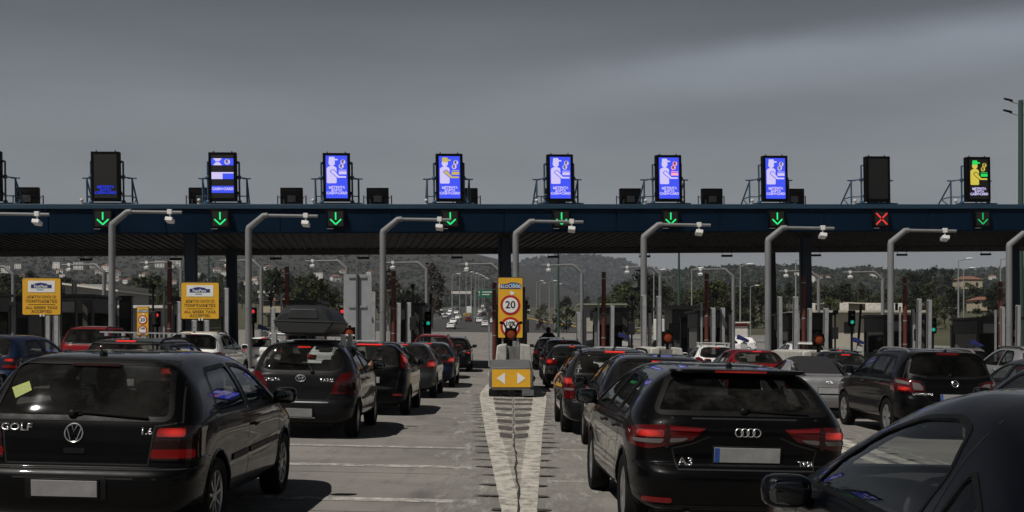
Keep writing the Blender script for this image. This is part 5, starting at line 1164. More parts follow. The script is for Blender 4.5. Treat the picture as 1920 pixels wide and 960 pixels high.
def limit_sign(px, Y, y0, y1, label, beacon=False):
    X = PX(px, Y); g = zg(X, Y)+.14; za, zt = PZ(y1, Y)-g, PZ(y0, Y)-g; hh = zt-za; w_ = hh*.203; t = thing('speed_sign', label, 'sign', (X, Y, g), (0, 0, 0), 'tall yellow speed limit signs')
    m = MB(); m.box(-w_-.02, w_+.02, -.02, .04, za-.02, zt+.02); m.build('backing', INK, t, bevel=.01)
    m = MB(); m.prism(rpoly(rect(-w_, w_, za, zt), .04), lambda a, b, d: (a, d, b), -.032, -.018); b = m.build('panel', YB, t, smooth=False); q = w_/.4; c = zt
    flat('logo', [[(-.34*q, c-.36*q), (.36*q, c-.36*q), (.36*q, c-.22*q), (.2*q, c-.16*q), (0, c-.15*q), (-.1*q, c-.2*q), (-.34*q, c-.2*q)]], SNB, b, -.034)
    flat('logo', [[(.02*q, c-.3*q), (.36*q, c-.33*q), (.34*q, c-.24*q), (.2*q, c-.18*q), (.02*q, c-.17*q)]], STL, b, -.038)
    text('lettering', 'ΝέαΟδός', .17*q, SW, b, T(-.02*q, -.044, c-.28*q), ext=.002, bold=.002)
    flat('arrow', [[(-.02*q, c-.42*q), (.16*q, c-.50*q), (.02*q, c-.60*q)]], SW, b, -.034)
    for cz, s, sz, dz in ((c-.90*q, '20', .34*q, 0), (c-1.62*q, '10%', .20*q, .10*q)):
        flat('ring', [circ(.33*q, 40, 0, cz)], SR, b, -.034); flat('disc', [circ(.25*q, 40, 0, cz)], SW, b, -.042); text('lettering', s, sz, INK, b, T(0, -.05, cz+dz), ext=.002, bold=.007*q)
    m = MB()
    for s in (-1, 1): m.box(s*.26*q-.03, s*.26*q+.03, .04, .12, 0, zt-.05)
    m.build('post', gal(), t); m = MB(); m.box(w_+.02, w_+.09, .0, .12, za-.3, zt-.3); m.build('side_post', blk(), t)
limit_sign(957, 38.5, 521, 633, 'tall yellow speed limit 20 sign on the central island')
limit_sign(268, 49, 576, 628, 'small distant yellow speed limit 20 sign left behind the lanes')
Y = 44; X = PX(670, Y); g = zg(X, Y)+.14; t = thing('blank_sign', 'back of a tall grey sign panel with post and brackets', 'sign', (X, Y, g)); za, zt = PZ(706, Y)-g, PZ(514, Y)-g
m = MB(); m.prism(rpoly(rect(-.53, .53, za, zt), .06), lambda a, b, d: (a, d, b), .08, .12); m.build('panel', mat('sign_back_grey', (.33, .34, .36), .5, .3, var=.06), t, smooth=False)
m = MB(); m.tube([(0, 0, 0), (0, 0, zt)], .055, 12); m.build('post', mat('dark_post', (.06, .065, .07), .5), t)
m = MB(); m.box(-.34, .34, .03, .078, zt-.14, zt-.06); m.box(-.34, .34, .03, .078, zt-1.26, zt-1.18); m.build('bracket', gal(), t)
m = MB(); m.box(.24, .40, .06, .078, za+.2, za+.36); m.build('label_plate', mat('dull_plate', (.12, .12, .12), .5), t)
# ------------------------------------------------------------------ central nose: crash cushion, concrete block, beacons
STEEL = mat('cushion_grey', (.12, .122, .125), .6, .1, var=.2, scale=4)
Y = 32.2; X = PX(958.5, Y); t = thing('crash_cushion', 'grey crash cushion with yellow two arrow panel on the island nose', 'crash cushion', (X, Y, zg(X, Y)))
m = MB(); oc = [(-.60, .30), (-.52, .19), (.52, .19), (.60, .30), (.60, .66), (.50, .82), (-.50, .82), (-.60, .66)]
m.prism(oc, lambda a, b, d: (a, d, b), 0, .5)
for s in (-1, 1): m.prism([(.5, .25), (2.8, .25), (2.8, .95), (.5, .70)], lambda a, b, d: (d, a, b), s*.50, s*.62)
m.prism([(.5, .70), (2.8, .95), (2.8, .99), (.5, .80)], lambda a, b, d: (d, a, b), -.55, .55); m.build('frame', STEEL, t, bevel=.03)
m = MB(); m.prism(rpoly(rect(-.53, .53, .275, .765), .02), lambda a, b, d: (a, d, b), -.02, -.004); p = m.build('arrow_panel', YB, t, smooth=False)
flat('arrow', [[(-.40, .52), (-.17, .68), (-.17, .36)], [(.40, .52), (.17, .68), (.17, .36)]], SW, p, -.022)
m = MB()
for x in (-.42, -.3, 0, .3, .42): m.box(x-.05, x+.05, .05, .45, 0, .2)
m.box(-.62, -.38, .0, 1.2, .03, .2); m.box(.38, .62, .0, 1.2, .03, .2); m.box(-.1, .1, -.02, .3, .0, .19); m.build('leg', blk(), t, bevel=.01)
m = MB()
for i in range(5): m.box(.30, .62, -.06, -.03, .05+i*.035, .065+i*.035)
m.build('grating', gal(), t)
BLOCKM = mat('rough_concrete', (.40, .39, .36), .9, var=.3, scale=3, bump=.6, bscale=25)
def block(X, Y, label):
    t = thing('concrete_block', label, 'concrete block', (X, Y, zg(X, Y)), (0, 0, 0), 'concrete noses of the islands')
    m = MB()
    for s in (-1, 1): m.prism([(s*.20, .0), (s*.60, 0), (s*.60, .5), (s*.50, 1.42), (s*.22, 1.46), (s*.20, 1.3)][::s], lambda a, b, d: (a, d, b), 0, 4.5)
    m.build('cheek', BLOCKM, t, bevel=.04); m = MB(); m.box(-.21, .21, .10, 4.5, 0, 1.38); m.build('core', mat('stained_concrete', (.16, .155, .145), .9, var=.35, scale=4, stretch=(1, 1, .3)), t)
block(PX(963, 35.2), 35.2, 'weathered concrete block behind the arrow panel'); block(PX(1246, 37.5), 37.0, 'pale concrete island nose behind the dark saloon roof'); block(PX(1535, 38), 38, 'concrete island nose behind the black crossover'); block(PX(655, 37), 37, 'concrete island nose hidden behind the car with roof box')
OL = mat('beacon_orange', (.16, .028, .006), .25, var=.25, scale=18, coat=.3, emit=(.20, .03, .004), estr=.25)
for px, py, Y, nm in ((958, 627, 36, 'on the central concrete block'), (655, 625, 37.6, 'right of the black roof box'), (1252, 633, 37.6, 'above the pale island nose'), (1535, 637, 38.6, 'among posts left of the black crossover')):
    X = PX(px, Y); g = zg(X, Y); z = PZ(py, Y); t = thing('warning_beacon', f'round orange warning beacon in black housing {nm}', 'beacon', (X, Y, g), (0, 0, 0), 'orange warning beacons'); z -= g
    m = MB(); m.box(-.18, .18, 0, .14, z-.2, z+.2); m.lathe([(.18, .0), (.19, -.10), (.155, -.10), (.15, .0)], 'y', (0, 0, z), 24); m.box(-.05, .05, .02, .1, z+.2, z+.26); m.build('housing', CAB, t, bevel=.015)
    m = MB(); m.sph((0, -.02, z), (.148, .07, .148), 10); m.build('lens', OL, t)
    m = MB(); m.tube([(0, .08, 1.2), (0, .08, z-.15)], .05, 8); m.build('stand', blk(), t)
    if px == 958:
        m = MB()
        for s in (-1, 1): m.tube([(s*.14, .05, z+.18), (s*.22, .05, z+.34), (s*.3, .05, z+.36)], .03, 6); m.sph((s*.3, .05, z+.36), (.06, .05, .05), 6)
        m.build('cable_gland', CAB, t)
# ------------------------------------------------------------------ beyond the toll: trees, houses, poles, traffic
def leafmat(name, col):
    m = mat(name, col, .8, var=.5, scale=.9, spec=.2); n = m.node_tree.nodes; l = m.node_tree.links; b = n['Principled BSDF']; src = b.inputs['Base Color'].links[0].from_socket
    o = n.new('ShaderNodeObjectInfo'); r = n.new('ShaderNodeMapRange'); r.inputs[3].default_value = .7; r.inputs[4].default_value = 1.35; l.new(o.outputs['Random'], r.inputs[0])
    q = n.new('ShaderNodeMix'); q.data_type = 'RGBA'; q.blend_type = 'MULTIPLY'; q.inputs[0].default_value = 1; l.new(src, q.inputs[6]); l.new(r.outputs[0], q.inputs[7]); l.new(q.outputs[2], b.inputs['Base Color']); return m
BARK = mat('bark', (.06, .045, .035), .9, var=.3, scale=5)
LEAF = {'dark': leafmat('dark_leaves', (.014, .020, .009)), 'green': leafmat('green_leaves', (.040, .050, .016)), 'olive': leafmat('olive_leaves', (.045, .045, .024)), 'far': leafmat('far_leaves', (.018, .025, .022)), 'bare': leafmat('budding_twigs', (.06, .052, .04))}
def quads(m, c, s, rnd):
    a = Vector((rnd.gauss(0, 1), rnd.gauss(0, 1), rnd.gauss(0, 1))).normalized(); b = a.orthogonal().normalized(); b.rotate(Matrix.Rotation(rnd.uniform(0, 6.3), 3, a)); d = a.cross(b)
    k = rnd.uniform(.5, 1.0); m.add([c-b*s-d*s*k*.5, c+b*s*.3-d*s*k, c+b*s, c+d*s*k], [(0, 1, 2, 3)])
TREES = {}
def tree_mesh(kind, seed):
    rnd = random.Random(seed); crown = MB(); trunk = MB()
    if kind == 'round': spec = (.45, 1.0, .50, 26, 46, .13)
    elif kind == 'tall': spec = (.25, 1.0, .26, 26, 44, .10)
    elif kind == 'cypress': spec = (.06, 1.0, .11, 22, 40, .06)
    elif kind == 'bush': spec = (.02, .95, .55, 24, 44, .13)
    else: spec = (.25, 1.0, .30, 30, 16, .10)
    z0, z1, rr, nc, nl, cs2 = spec
    limbs = []
    for i in range(nc):
        t = rnd.random(); z = z0+(z1-z0)*t; a = rnd.uniform(0, 6.3)
        if kind == 'cypress': env = rr*(1-t)**.6*(.4+.6*min(1, t*6))
        elif kind == 'round': env = rr*math.sqrt(max(.03, 1-(2*t-.85)**2))
        elif kind == 'bush': env = rr*math.sqrt(max(.05, 1-t*t))
        else: env = rr*(math.sin(math.pi*min(1, .15+t*.85))**.7)
        r = env*rnd.uniform(.35, 1.0); c = Vector((r*math.cos(a), r*math.sin(a), z)); limbs.append(c); s = cs2*rnd.uniform(.7, 1.35)
        for _ in range(nl):
            v = Vector((rnd.gauss(0, 1), rnd.gauss(0, 1), rnd.gauss(0, .75))); v *= s*rnd.uniform(.3, 1.05)/max(.3, v.length); quads(crown, c+v, cs2*rnd.uniform(.13, .34)*(.6 if kind == 'bare' else 1), rnd)
    h = z0+(z1-z0)*.7; trunk.tube([(0, 0, -.02), (rnd.uniform(-.02, .02), 0, h*.5), (rnd.uniform(-.04, .04), rnd.uniform(-.03, .03), h)], [.028, .02, .008], 7)
    for c in limbs[:9]: trunk.tube([(0, 0, max(.02, c.z*.55)), c*.6+Vector((0, 0, c.z*.25)), c], [.012, .008, .003], 5)
    return crown, trunk
def tree(kind, leaf, X, Y, h, label, group='trees beyond the toll', seed=0, wide=1.0, sink=.1):
    key = (kind, leaf, seed % 3)
    if key not in TREES:
        c, t = tree_mesh(kind, 11*(seed % 3)+len(kind)); o = thing('pine_tree' if kind == 'round' else 'cypress_tree' if kind == 'cypress' else 'bush' if kind == 'bush' else 'tree', label, 'bush' if kind == 'bush' else 'tree')
        c.build('crown', LEAF[leaf], o, smooth=False); t.build('trunk', BARK, o); TREES[key] = o
    else: o = copy_tree(TREES[key])
    z = gz(X, Y); o.location = (X, Y, z-sink); o.scale = (h*wide, h*wide, h); o.rotation_euler = (0, 0, random.uniform(0, 6.3)); tag(o, label, 'bush' if kind == 'bush' else 'tree', group); return o
random.seed(21)
def tpx(kind, leaf, px, top, Y, label, wide=1, seed=0): X = PX(px, Y); tree(kind, leaf, X, Y, max(1.5, PZ(top, Y)-gz(X, Y)), label, seed=seed, wide=wide)
tpx('round', 'green', 1340, 533, 205, 'broad round green tree beyond the plaza', 1.15)
tpx('tall', 'dark', 1206, 512, 190, 'tall dark conifer behind the fifth camera pole', 1.1)
tpx('tall', 'dark', 1230, 524, 196, 'lower dark conifer right of the tallest one', 1.1, 1)
tpx('bush', 'dark', 1062, 556, 205, 'big dark bush right of the road bend', .75)
tpx('bush', 'bare', 1018, 570, 235, 'brownish bare bush beside the climbing road', .7)
tpx('tall', 'bare', 810, 500, 250, 'bare grey brown poplar left of the motorway', .8)
tpx('tall', 'bare', 728, 512, 210, 'bare pale poplar behind the blank sign back', .9, 1)
tpx('tall', 'dark', 525, 505, 170, 'dark tree behind the second camera pole', 1.0, 2)
tpx('bush', 'green', 303, 548, 120, 'palm like green tree beside the red traffic light', .45, 1)
tpx('round', 'green', 600, 530, 160, 'wide green tree behind the roof box', 1.2, 1)
tpx('round', 'dark', 765, 545, 190, 'dark round tree left of the motorway', 1.0, 2)
WORDS = {'left': 'on the left side beyond the booths', 'mid': 'near the motorway', 'right': 'on the right side beyond the booths'}
kinds = [('round', 'green', 'round mid green tree'), ('bush', 'green', 'low bright green bush'), ('round', 'olive', 'round olive green tree'), ('tall', 'dark', 'narrow dark tree'), ('tall', 'green', 'tall loose green tree'), ('bush', 'dark', 'low dark bush'), ('bush', 'olive', 'low olive bush')]
n_ = 0
for side, x0, x1, tops, cnt in (('left', -20, 640, (505, 560), 40), ('mid', 680, 790, (530, 575), 9), ('right', 1100, 2300, (528, 575), 80)):
    for i in range(cnt):
        px = x0+(x1-x0)*(i+random.uniform(.1, .9))/cnt; Y = random.choice((215, 250, 300, 360)) if side != 'left' else random.choice((150, 190, 240, 310)); X = PX(px, Y)
        if lerp(LT, Y)-3 < X < lerp(RT, Y)+4: Y = 500; X = PX(px, Y)
        k = random.choice(kinds); top = random.uniform(*tops); hh = PZ(top, Y)-gz(X, Y)
        if hh < 1.5: continue
        tree(k[0], k[1], X, Y, min(hh, 14), f'{k[2]} {WORDS[side]}', 'trees behind the toll, '+side+' '+k[2], seed=i, wide=random.uniform(.8, 1.3)*(1.2 if hh < 5 else 1))
for i, px in enumerate((1752, 1768, 1776, 1784, 1740, 1700, 1716)):
    tpx('cypress' if i < 4 else 'tall', 'dark', px, 500+2*i, 420, ['dark cypress on the right skyline', 'dark tree on the right skyline'][i >= 4], 1.2, i)
# distant woodland clothing the ridges: too many to count
def wood(name, hf, n, xr, yr, s, leaf, seed):
    rnd = random.Random(seed); m = MB()
    for _ in range(n):
        y = rnd.uniform(*yr); X = rnd.uniform(*xr)*y/F; z = hf(X, y)
        if z < 9: continue
        r = s*rnd.uniform(.5, 1.3)
        for _ in range(7): quads(m, Vector((X+rnd.gauss(0, r*.5), y+rnd.gauss(0, r*.5), z-1.5+rnd.uniform(0, r*1.0))), r*rnd.uniform(.4, .75), rnd)
    o = m.build(name, LEAF[leaf], smooth=False); o['kind'] = 'stuff'; return o
wood('hillside_wood', h_left, 5200, (-1000, 10), (780, 1900), 3.2, 'dark', 4)
wood('hillside_wood', h_left, 3000, (-1000, 30), (760, 1300), 3.6, 'dark', 8)
h_far = HF
wood('far_wood', h_far, 5200, (-60, 560), (2300, 3620), 7, 'far', 6)
wood('ridge_wood', h_right, 9000, (160, 1250), (600, 1520), 3.6, 'dark', 5)
# houses up the slopes
HW = mat('white_render', (.62, .60, .56), .8, var=.1, scale=1); TILE = mat('roof_tiles', (.20, .09, .06), .8, var=.25, scale=1.5); STONE = mat('house_stone', (.42, .36, .26), .85, var=.2, scale=1.2); WIN = mat('dark_window', (.02, .022, .025), .2, var=0)
def house(X, Y, w_, d, h, label, roof=TILE, wall=HW, group=None, z=None, hip=True, rot=0):
    t = thing('house', label, 'house', (X, Y, (gz(X, Y) if z is None else z)-.3), (0, 0, rot), group)
    m = MB(); m.box(-w_/2, w_/2, 0, d, 0, h); m.build('wall', wall, t)
    m = MB(); o = .4
    if hip: m.add([(-w_/2-o, -o, h), (w_/2+o, -o, h), (w_/2+o, d+o, h), (-w_/2-o, d+o, h), (-w_/4, d/2, h+w_*.17), (w_/4, d/2, h+w_*.17)], [(0, 1, 5, 4), (1, 2, 5), (2, 3, 4, 5), (3, 0, 4), (0, 3, 2, 1)])
    else: m.box(-w_/2-.2, w_/2+.2, -.2, d+.2, h, h+.35)
    m.build('roof', roof, t, smooth=False)
    nw = max(2, int(w_/3.2))
    for f in range(max(1, int(h/3))):
        for i in range(nw):
            x = -w_/2+w_*(i+.5)/nw; m = MB(); m.box(x-.5, x+.5, -.03, .06, f*3+1.0, f*3+2.3); m.build('window', WIN, t)
    return t
proto = []
for i in range(3):
    m = MB(); w_ = (10, 13, 9)[i]; h = (6, 9, 7)[i]; m.box(-w_/2, w_/2, 0, 9, -3, h); m.cur = 1
    if i != 1: m.add([(-w_/2-.4, -.4, h), (w_/2+.4, -.4, h), (w_/2+.4, 9.4, h), (-w_/2-.4, 9.4, h), (-w_/4, 4.5, h+2), (w_/4, 4.5, h+2)], [(0, 1, 5, 4), (1, 2, 5), (2, 3, 4, 5), (3, 0, 4), (0, 3, 2, 1)])
    else: m.box(-w_/2-.2, w_/2+.2, -.2, 9.2, h, h+.5)
    m.cur = 2
    for f in range(int(h/3)):
        for k in range(3): x = -w_/2+w_*(k+.5)/3; m.box(x-.6, x+.6, -.04, .05, f*3+1, f*3+2.3)
    o = m.build('house', [HW, TILE if i != 1 else HW, WIN], None, smooth=False); proto.append(o)
used = [0, 0, 0]
random.seed(12)
for k in range(110):
    left = k < 70; px = random.uniform(-10, 700)**1.0 if left else random.uniform(1480, 1920); Y = random.uniform(800, 1500) if left else random.uniform(800, 1350); X = PX(px, Y); z = (h_left if left else h_right)(X, Y); py = YH-(z-HC)*F/Y
    if not (486 < py < 548) or (not left and py > 530): continue
    i = k % 3; o = proto[i] if used[i] == 0 else proto[i].copy()
    if used[i]: C.objects.link(o)
    used[i] += 1; o.location = (X, Y, z); o.rotation_euler = (0, 0, random.uniform(-.6, .6)); s = random.uniform(.6, 1.1)*(1 if left else .8); o.scale = (s, s, s)
    sd_ = 'left mountain slope' if left else 'right wooded ridge'; tag(o, ('small white house with tiled roof far up the ', 'pale flat roofed apartment block far up the ', 'narrow white house with tiled roof far up the ')[i]+sd_, 'house', ('tiled houses on the ', 'flat roofed blocks on the ', 'narrow houses on the ')[i]+sd_)
for i in range(3):
    if used[i] == 0: bpy.data.objects.remove(proto[i])
def hp(px, top, bot, wpx, Y, label, **k):
    X = PX(px, Y); z = PZ(bot, Y); return house(X, Y, wpx*Y/F, 8, PZ(top, Y)-z, label, z=min(z, gz(X, Y)+.3) if k.pop('ground', False) else z, **k)
hp(512, 560, 582, 44, 165, 'stone house with red tiled roof behind the second camera pole', wall=STONE)
hp(500, 546, 556, 30, 210, 'plain white house behind the stone house', roof=HW, hip=False)
hp(1822, 522, 540, 40, 420, 'hilltop villa with tiled roof on the right skyline', wall=STONE)
hp(1855, 560, 580, 40, 300, 'low house with tiled roof among the right trees', wall=STONE)
hp(745, 528, 546, 14, 420, 'white house high above the third booth')
# long buildings at the back of the plaza
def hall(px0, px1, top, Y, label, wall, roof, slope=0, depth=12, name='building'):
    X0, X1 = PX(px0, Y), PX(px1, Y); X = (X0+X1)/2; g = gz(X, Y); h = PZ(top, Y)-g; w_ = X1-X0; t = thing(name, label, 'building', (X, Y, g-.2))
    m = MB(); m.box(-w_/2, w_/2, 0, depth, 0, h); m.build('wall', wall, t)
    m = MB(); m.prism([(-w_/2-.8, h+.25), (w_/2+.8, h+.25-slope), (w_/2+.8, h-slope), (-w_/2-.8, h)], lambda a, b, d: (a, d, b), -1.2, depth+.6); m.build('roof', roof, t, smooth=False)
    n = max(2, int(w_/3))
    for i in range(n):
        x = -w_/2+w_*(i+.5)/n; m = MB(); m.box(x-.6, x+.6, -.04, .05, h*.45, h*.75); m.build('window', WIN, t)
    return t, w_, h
CREAM = mat('cream_wall', (.42, .40, .33), .8, var=.1, scale=.8)
t, w_, h = hall(1518, 1716, 583, 135, 'cream flat roofed building with air units behind the right lanes', CREAM, CREAM)
for px in (1528, 1591, 1640, 1655, 1685, 1693):
    x = PX(px, 135)-t.location.x; a = thing('air_unit', 'white air conditioning unit on the cream building roof', 'air unit', (t.location.x+x, 136.5, t.location.z+h+.25), group='air units on the cream roof'); m = MB(); m.box(-.45, .45, 0, .6, 0, .9); m.build('casing', HW, a, bevel=.03); m = MB(); m.lathe([(.3, -.02), (.3, .02), (.02, .0)], 'y', (0, 0, .48), 16); m.build('fan', blk(), a)
hall(1566, 1640, 566, 230, 'cream hall with pale curved roof among trees', CREAM, mat('pale_roof', (.55, .52, .42), .7), .4)
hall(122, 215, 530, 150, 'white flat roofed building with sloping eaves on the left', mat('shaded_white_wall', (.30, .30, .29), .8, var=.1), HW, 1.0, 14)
hall(1093, 1170, 570, 215, 'low shed with pale green roof right of the road bend', CREAM, mat('green_sheet_roof', (.26, .30, .20), .7), 0, 10, 'shed')
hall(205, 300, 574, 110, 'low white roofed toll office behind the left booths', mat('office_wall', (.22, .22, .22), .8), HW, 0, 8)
hall(-60, 25, 568, 75, 'dark low office at the left edge behind the booths', BD, BD, 0, 6)
hall(1260, 1300, 575, 80, 'dark grey panel wall hut right of the pale green mast', BO, BD, 0, 4)
# masts and lamp posts
GRN = mat('mast_green', (.026, .060, .047), .6, .1, var=.12)
for px, Y, top, r_, nm in ((1047, 120, 470, .13, 'behind the central sign'), (1273, 130, 470, .17, 'right of the fifth camera pole'), (391, 125, 470, .13, 'above the second yellow tag sign')):
    X = PX(px, Y); g = zg(X, Y); t = thing('mast', f'slim pale green mast {nm}', 'mast', (X, Y, g), group='pale green masts'); m = MB(); zt = PZ(top, Y)-g; m.tube([(0, 0, 0), (0, 0, zt)], [r_, r_*.7], 12); m.build('shaft', GRN, t); m = MB(); m.box(-.2, .2, -.2, .2, 0, .4); m.build('base', KERB, t)
Y = 92; X = PX(1914, Y); g = zg(X, Y); zt = PZ(188, Y)-g; t = thing('floodlight_mast', 'tall green floodlight mast at the right edge above the canopy', 'mast', (X, Y, g)); m = MB(); m.tube([(0, 0, 0), (0, 0, zt)], [.24, .19], 14); m.build('shaft', GRN, t)
for zz, s, ln in ((zt-.1, -1, .9), (zt-1.0, -1, .95), (zt-.1, 1, .9), (zt-1.0, 1, .95)):
    m = MB(); m.tube([(0, 0, zz-.25), (s*ln, -.1, zz)], .04, 6); m.build('arm', gal(), t)
    m = MB(); m.box(-.3, .3, -.22, .22, -.07, .07, Matrix.Translation((s*(ln+.15), -.15, zz+.12)) @ Matrix.Rotation(R(-s*12), 4, 'Y') @ Matrix.Rotation(R(20), 4, 'X')); m.build('lamp_head', CAB, t, bevel=.02)
t0 = None; LP = []
for i, (px, Y, top) in enumerate(((862, 330, 510), (874, 360, 512), (884, 400, 514), (892, 440, 517), (898, 480, 519), (904, 520, 522), (908, 560, 524), (848, 300, 515), (1006, 300, 528), (1012, 330, 532), (1030, 260, 528), (1040, 250, 534), (1388, 150, 498), (1297, 160, 505), (1492, 150, 487), (1797, 150, 488), (1876, 170, 486), (1807, 190, 505), (1407, 180, 537), (1226, 150, 508))):
    X = PX(px, Y); g = zg(X, Y); h = PZ(top, Y)-g
    if t0 is None:
        t0 = t = thing('street_lamp', '', 'street lamp'); m = MB(); m.tube([(0, 0, 0), (0, 0, 1)], [.012, .007], 7); m.build('pole', gal(), t); m = MB(); m.tube([(0, 0, .99), (.09, 0, 1.02)], .006, 6); m.build('arm', gal(), t); m = MB(); m.sph((.13, 0, 1.02), (.05, .02, .012), 6); m.build('lamp_head', HEAD, t)
    else: t = copy_tree(t0)
    t.location = (X, Y, g); t.scale = (h, h, h); far = px < 1100
    tag(t, 'slim grey street lamp along the climbing motorway' if far else 'tall slim grey street lamp beyond the right lanes', 'street lamp', 'street lamps along the motorway' if far else 'street lamps beyond the right lanes')
# overhead signs
X = PX(912, 330); g = zg(X, 330); t = thing('road_sign', 'green overhead direction sign across the climbing motorway', 'sign', (X, 330, g)); z1, z0 = PZ(543, 330)-g, PZ(558, 330)-g
m = MB(); m.box(-2.6, 2.6, 0, .15, z0, z1); b = m.build('panel', mat('sign_green', (.012, .13, .07), .5), t); flat('arrow', [[(-2.1, z0+.4), (-2.0, z0+.4), (-2.0, z1-.8), (-1.8, z1-.8), (-2.05, z1-.3), (-2.3, z1-.8), (-2.1, z1-.8)]], SW, b, -.02)
flat('legend_line', [rect(-1.2, 1.6, z1-.8, z1-.55), rect(-1.2, .9, z1-1.5, z1-1.25)], SW, b, -.02)
m = MB(); m.tube([(-3.4, .3, -.5), (-3.4, .3, z1)], .15, 8); m.tube([(-3.4, .3, z1-.4), (3.0, .3, z1-.4)], .12, 8); m.build('gantry', gal(), t)
X = PX(865, 520); g = zg(X, 520); t = thing('footbridge', 'white footbridge over the far motorway', 'bridge', (X, 520, g)); z1, z0 = PZ(546, 520)-g, PZ(551, 520)-g
m = MB(); m.box(-4.5, 4.5, 0, 2, z0, z1); m.build('deck', HW, t); m = MB()
for x in (-4.2, 4.2): m.box(x-.2, x+.2, .2, 1.5, -1, z0)
m.build('pier', gal(), t)
# median end, guardrails
X = -15.5; t = thing('crash_cushion', 'yellow black striped cushion at the median end', 'crash cushion', (X, 397, zg(X, 397))); m = MB(); m.box(-1.0, 1.0, 0, 2, 0, .95); m.build('frame', YB, t, bevel=.05); flat('stripe', [[(-.8, .1), (-.5, .1), (-.2, .85), (-.5, .85)], [(.1, .1), (.4, .1), (.7, .85), (.4, .85)]], INK, t, -.005)
X = PX(881, 380); t = thing('road_sign', 'small white keep right board at the median end', 'sign', (-14.6, 394, zg(-14.6, 394))); m = MB(); m.box(-.9, .9, 0, .1, 1.2, 3.4); m.build('panel', SW, t); m = MB(); m.tube([(0, .1, 0), (0, .1, 3.2)], .08, 8); m.build('post', gal(), t)
def rail(label, pts):
    t = thing('guardrail', label, 'guardrail', (0, 0, 0)); m = MB(); vs = []
    P = [Vector((x, y, zg(x, y))) for x, y in pts]; n = len(P)
    for p in P:
        for dz, dx in ((.45, 0), (.53, -.05), (.60, 0), (.67, -.05), (.75, 0)): vs.append((p.x+dx, p.y, p.z+dz))
    m.add(vs, [(i*5+k, i*5+k+1, i*5+k+6, i*5+k+5) for i in range(n-1) for k in range(4)]); o = m.build('beam', gal(), t); o.modifiers.new('thickness', 'SOLIDIFY').thickness = .02
    m = MB()
    for p in P: m.box(p.x+.02, p.x+.12, p.y-.04, p.y+.04, p.z, p.z+.7)
    m.build('post', gal(), t)
rail('steel guardrail along the right bend of the motorway', [(lerp(RT, y)+.6, y) for y in frange(206, 500, 70)])
rail('steel guardrail along the left edge of the motorway', [(lerp(LT, y)-.8, y) for y in frange(240, 700, 90)])
rail('steel guardrail behind the booths right of centre', [(x, 128) for x in frange(10, 30, 9)])
# white lorry and red kiosk beyond the right lanes
LORRY = mat('lorry_white', (.62, .62, .60), .4, var=.06)
def lorry(px, wpx, top, Y, label, body=LORRY, rot=0):
    X = PX(px, Y); g = zg(X, Y); w_ = wpx*Y/F; h = PZ(top, Y)-g; t = thing('lorry', label, 'lorry', (X, Y, g), (0, 0, rot)); d = w_*.42
    m = MB(); m.box(-w_/2, w_*.27, 0, d, .9, h); m.build('cargo_box', body, t, bevel=.05); m = MB(); m.prism([(w_*.30, .5), (w_/2, .5), (w_/2, 1.5), (w_*.46, h*.8), (w_*.30, h*.82)], lambda a, b, q: (a, q, b), .1, d-.1); m.build('cab', body, t, bevel=.05)
    m = MB(); m.prism([(w_*.34, 1.5), (w_*.475, 1.5), (w_*.45, h*.72), (w_*.34, h*.74)], lambda a, b, q: (a, q, b), .08, d-.08); m.build('window', WIN, t); m = MB(); m.box(-w_/2, w_/2, .2, d-.2, .45, .85); m.build('chassis', blk(), t)
    for x in (-w_*.34, -w_*.2, w_*.38):
        for y in (.15, d-.15): o = MB(); o.lathe([(.01, -.14), (.46, -.14), (.48, -.1), (.48, .1), (.46, .14), (.01, .14)], 'y', (0, 0, 0), 20); q = o.build('wheel', rub(), t); q.location = (x, y, .48)
    return t
lorry(1250, 46, 598, 105, 'white box lorry parked right of the fifth camera pole')
lorry(1375, 60, 606, 118, 'grey and red lorry beyond the red hatchback', mat('lorry_grey', (.28, .28, .27), .5))
t = thing('kiosk', 'small red and white kiosk behind the red hatchback', 'kiosk', (PX(1384, 112), 112, zg(18, 112))); m = MB(); m.box(-.9, .9, 0, 1.5, 0, 2.5); m.build('wall', mat('kiosk_red', (.34, .02, .02), .5), t, bevel=.03); m = MB(); m.box(-.5, .9, -.03, .02, 1.0, 2.2); m.build('window', HW, t); m = MB(); m.box(-1.1, 1.1, -.3, 1.7, 2.5, 2.62); m.build('roof', HW, t)
# far traffic
def far_proto(label):
    t = thing('distant_car', label, 'car'); sp = SEDAN if 0 else ASTRA; vs, fs = hull(dict(sp)); sf = Surf(vs, fs)
    o = bpy.data.objects.new('body', sf.me); sf.me.materials.append(paint('white', (.80, .80, .79))); sf.me.polygons.foreach_set('use_smooth', [True]*len(sf.me.polygons)); C.objects.link(o); o.parent = t
    for nm, ol, ax in (('rear_window', sp['rear'], 'R'), ('windscreen', sp['front'], 'F')): patch(sf, nm, rpoly(ol, .06), ax, .006, WIN, t, .01, .12)
    for p in sp['side']:
        for ax in 'SL': patch(sf, 'side_window', rpoly(p, .05), ax, .006, WIN, t, .01, .12)
    for g_ in sp['lamps']:
        for s in (1, -1): patch(sf, 'tail_light', [(s*x, z) for x, z in g_[0][0]], 'R', .008, lens('red'), t, .01, .1)
    for s in (1, -1): patch(sf, 'headlight', [(s*x, z) for x, z in [(.42, .66), (.74, .72), (.76, .84), (.50, .78)]], 'F', .006, lens('clear'), t, .01, .1)
    for y in sp['axles']:
        for s in (1, -1): wheel(t, s*(sp['W']-.10), y, sp['r'], .22, 5, 'std')
    return t
fp = far_proto('x'); first = True
PWH = paint('white', (.80, .80, .79)); PDK = paint('dark', (.02, .02, .022)); PRD = paint('darkred', (.12, .012, .012)); PSV = paint('silver', (.36, .36, .37), .35, .5)
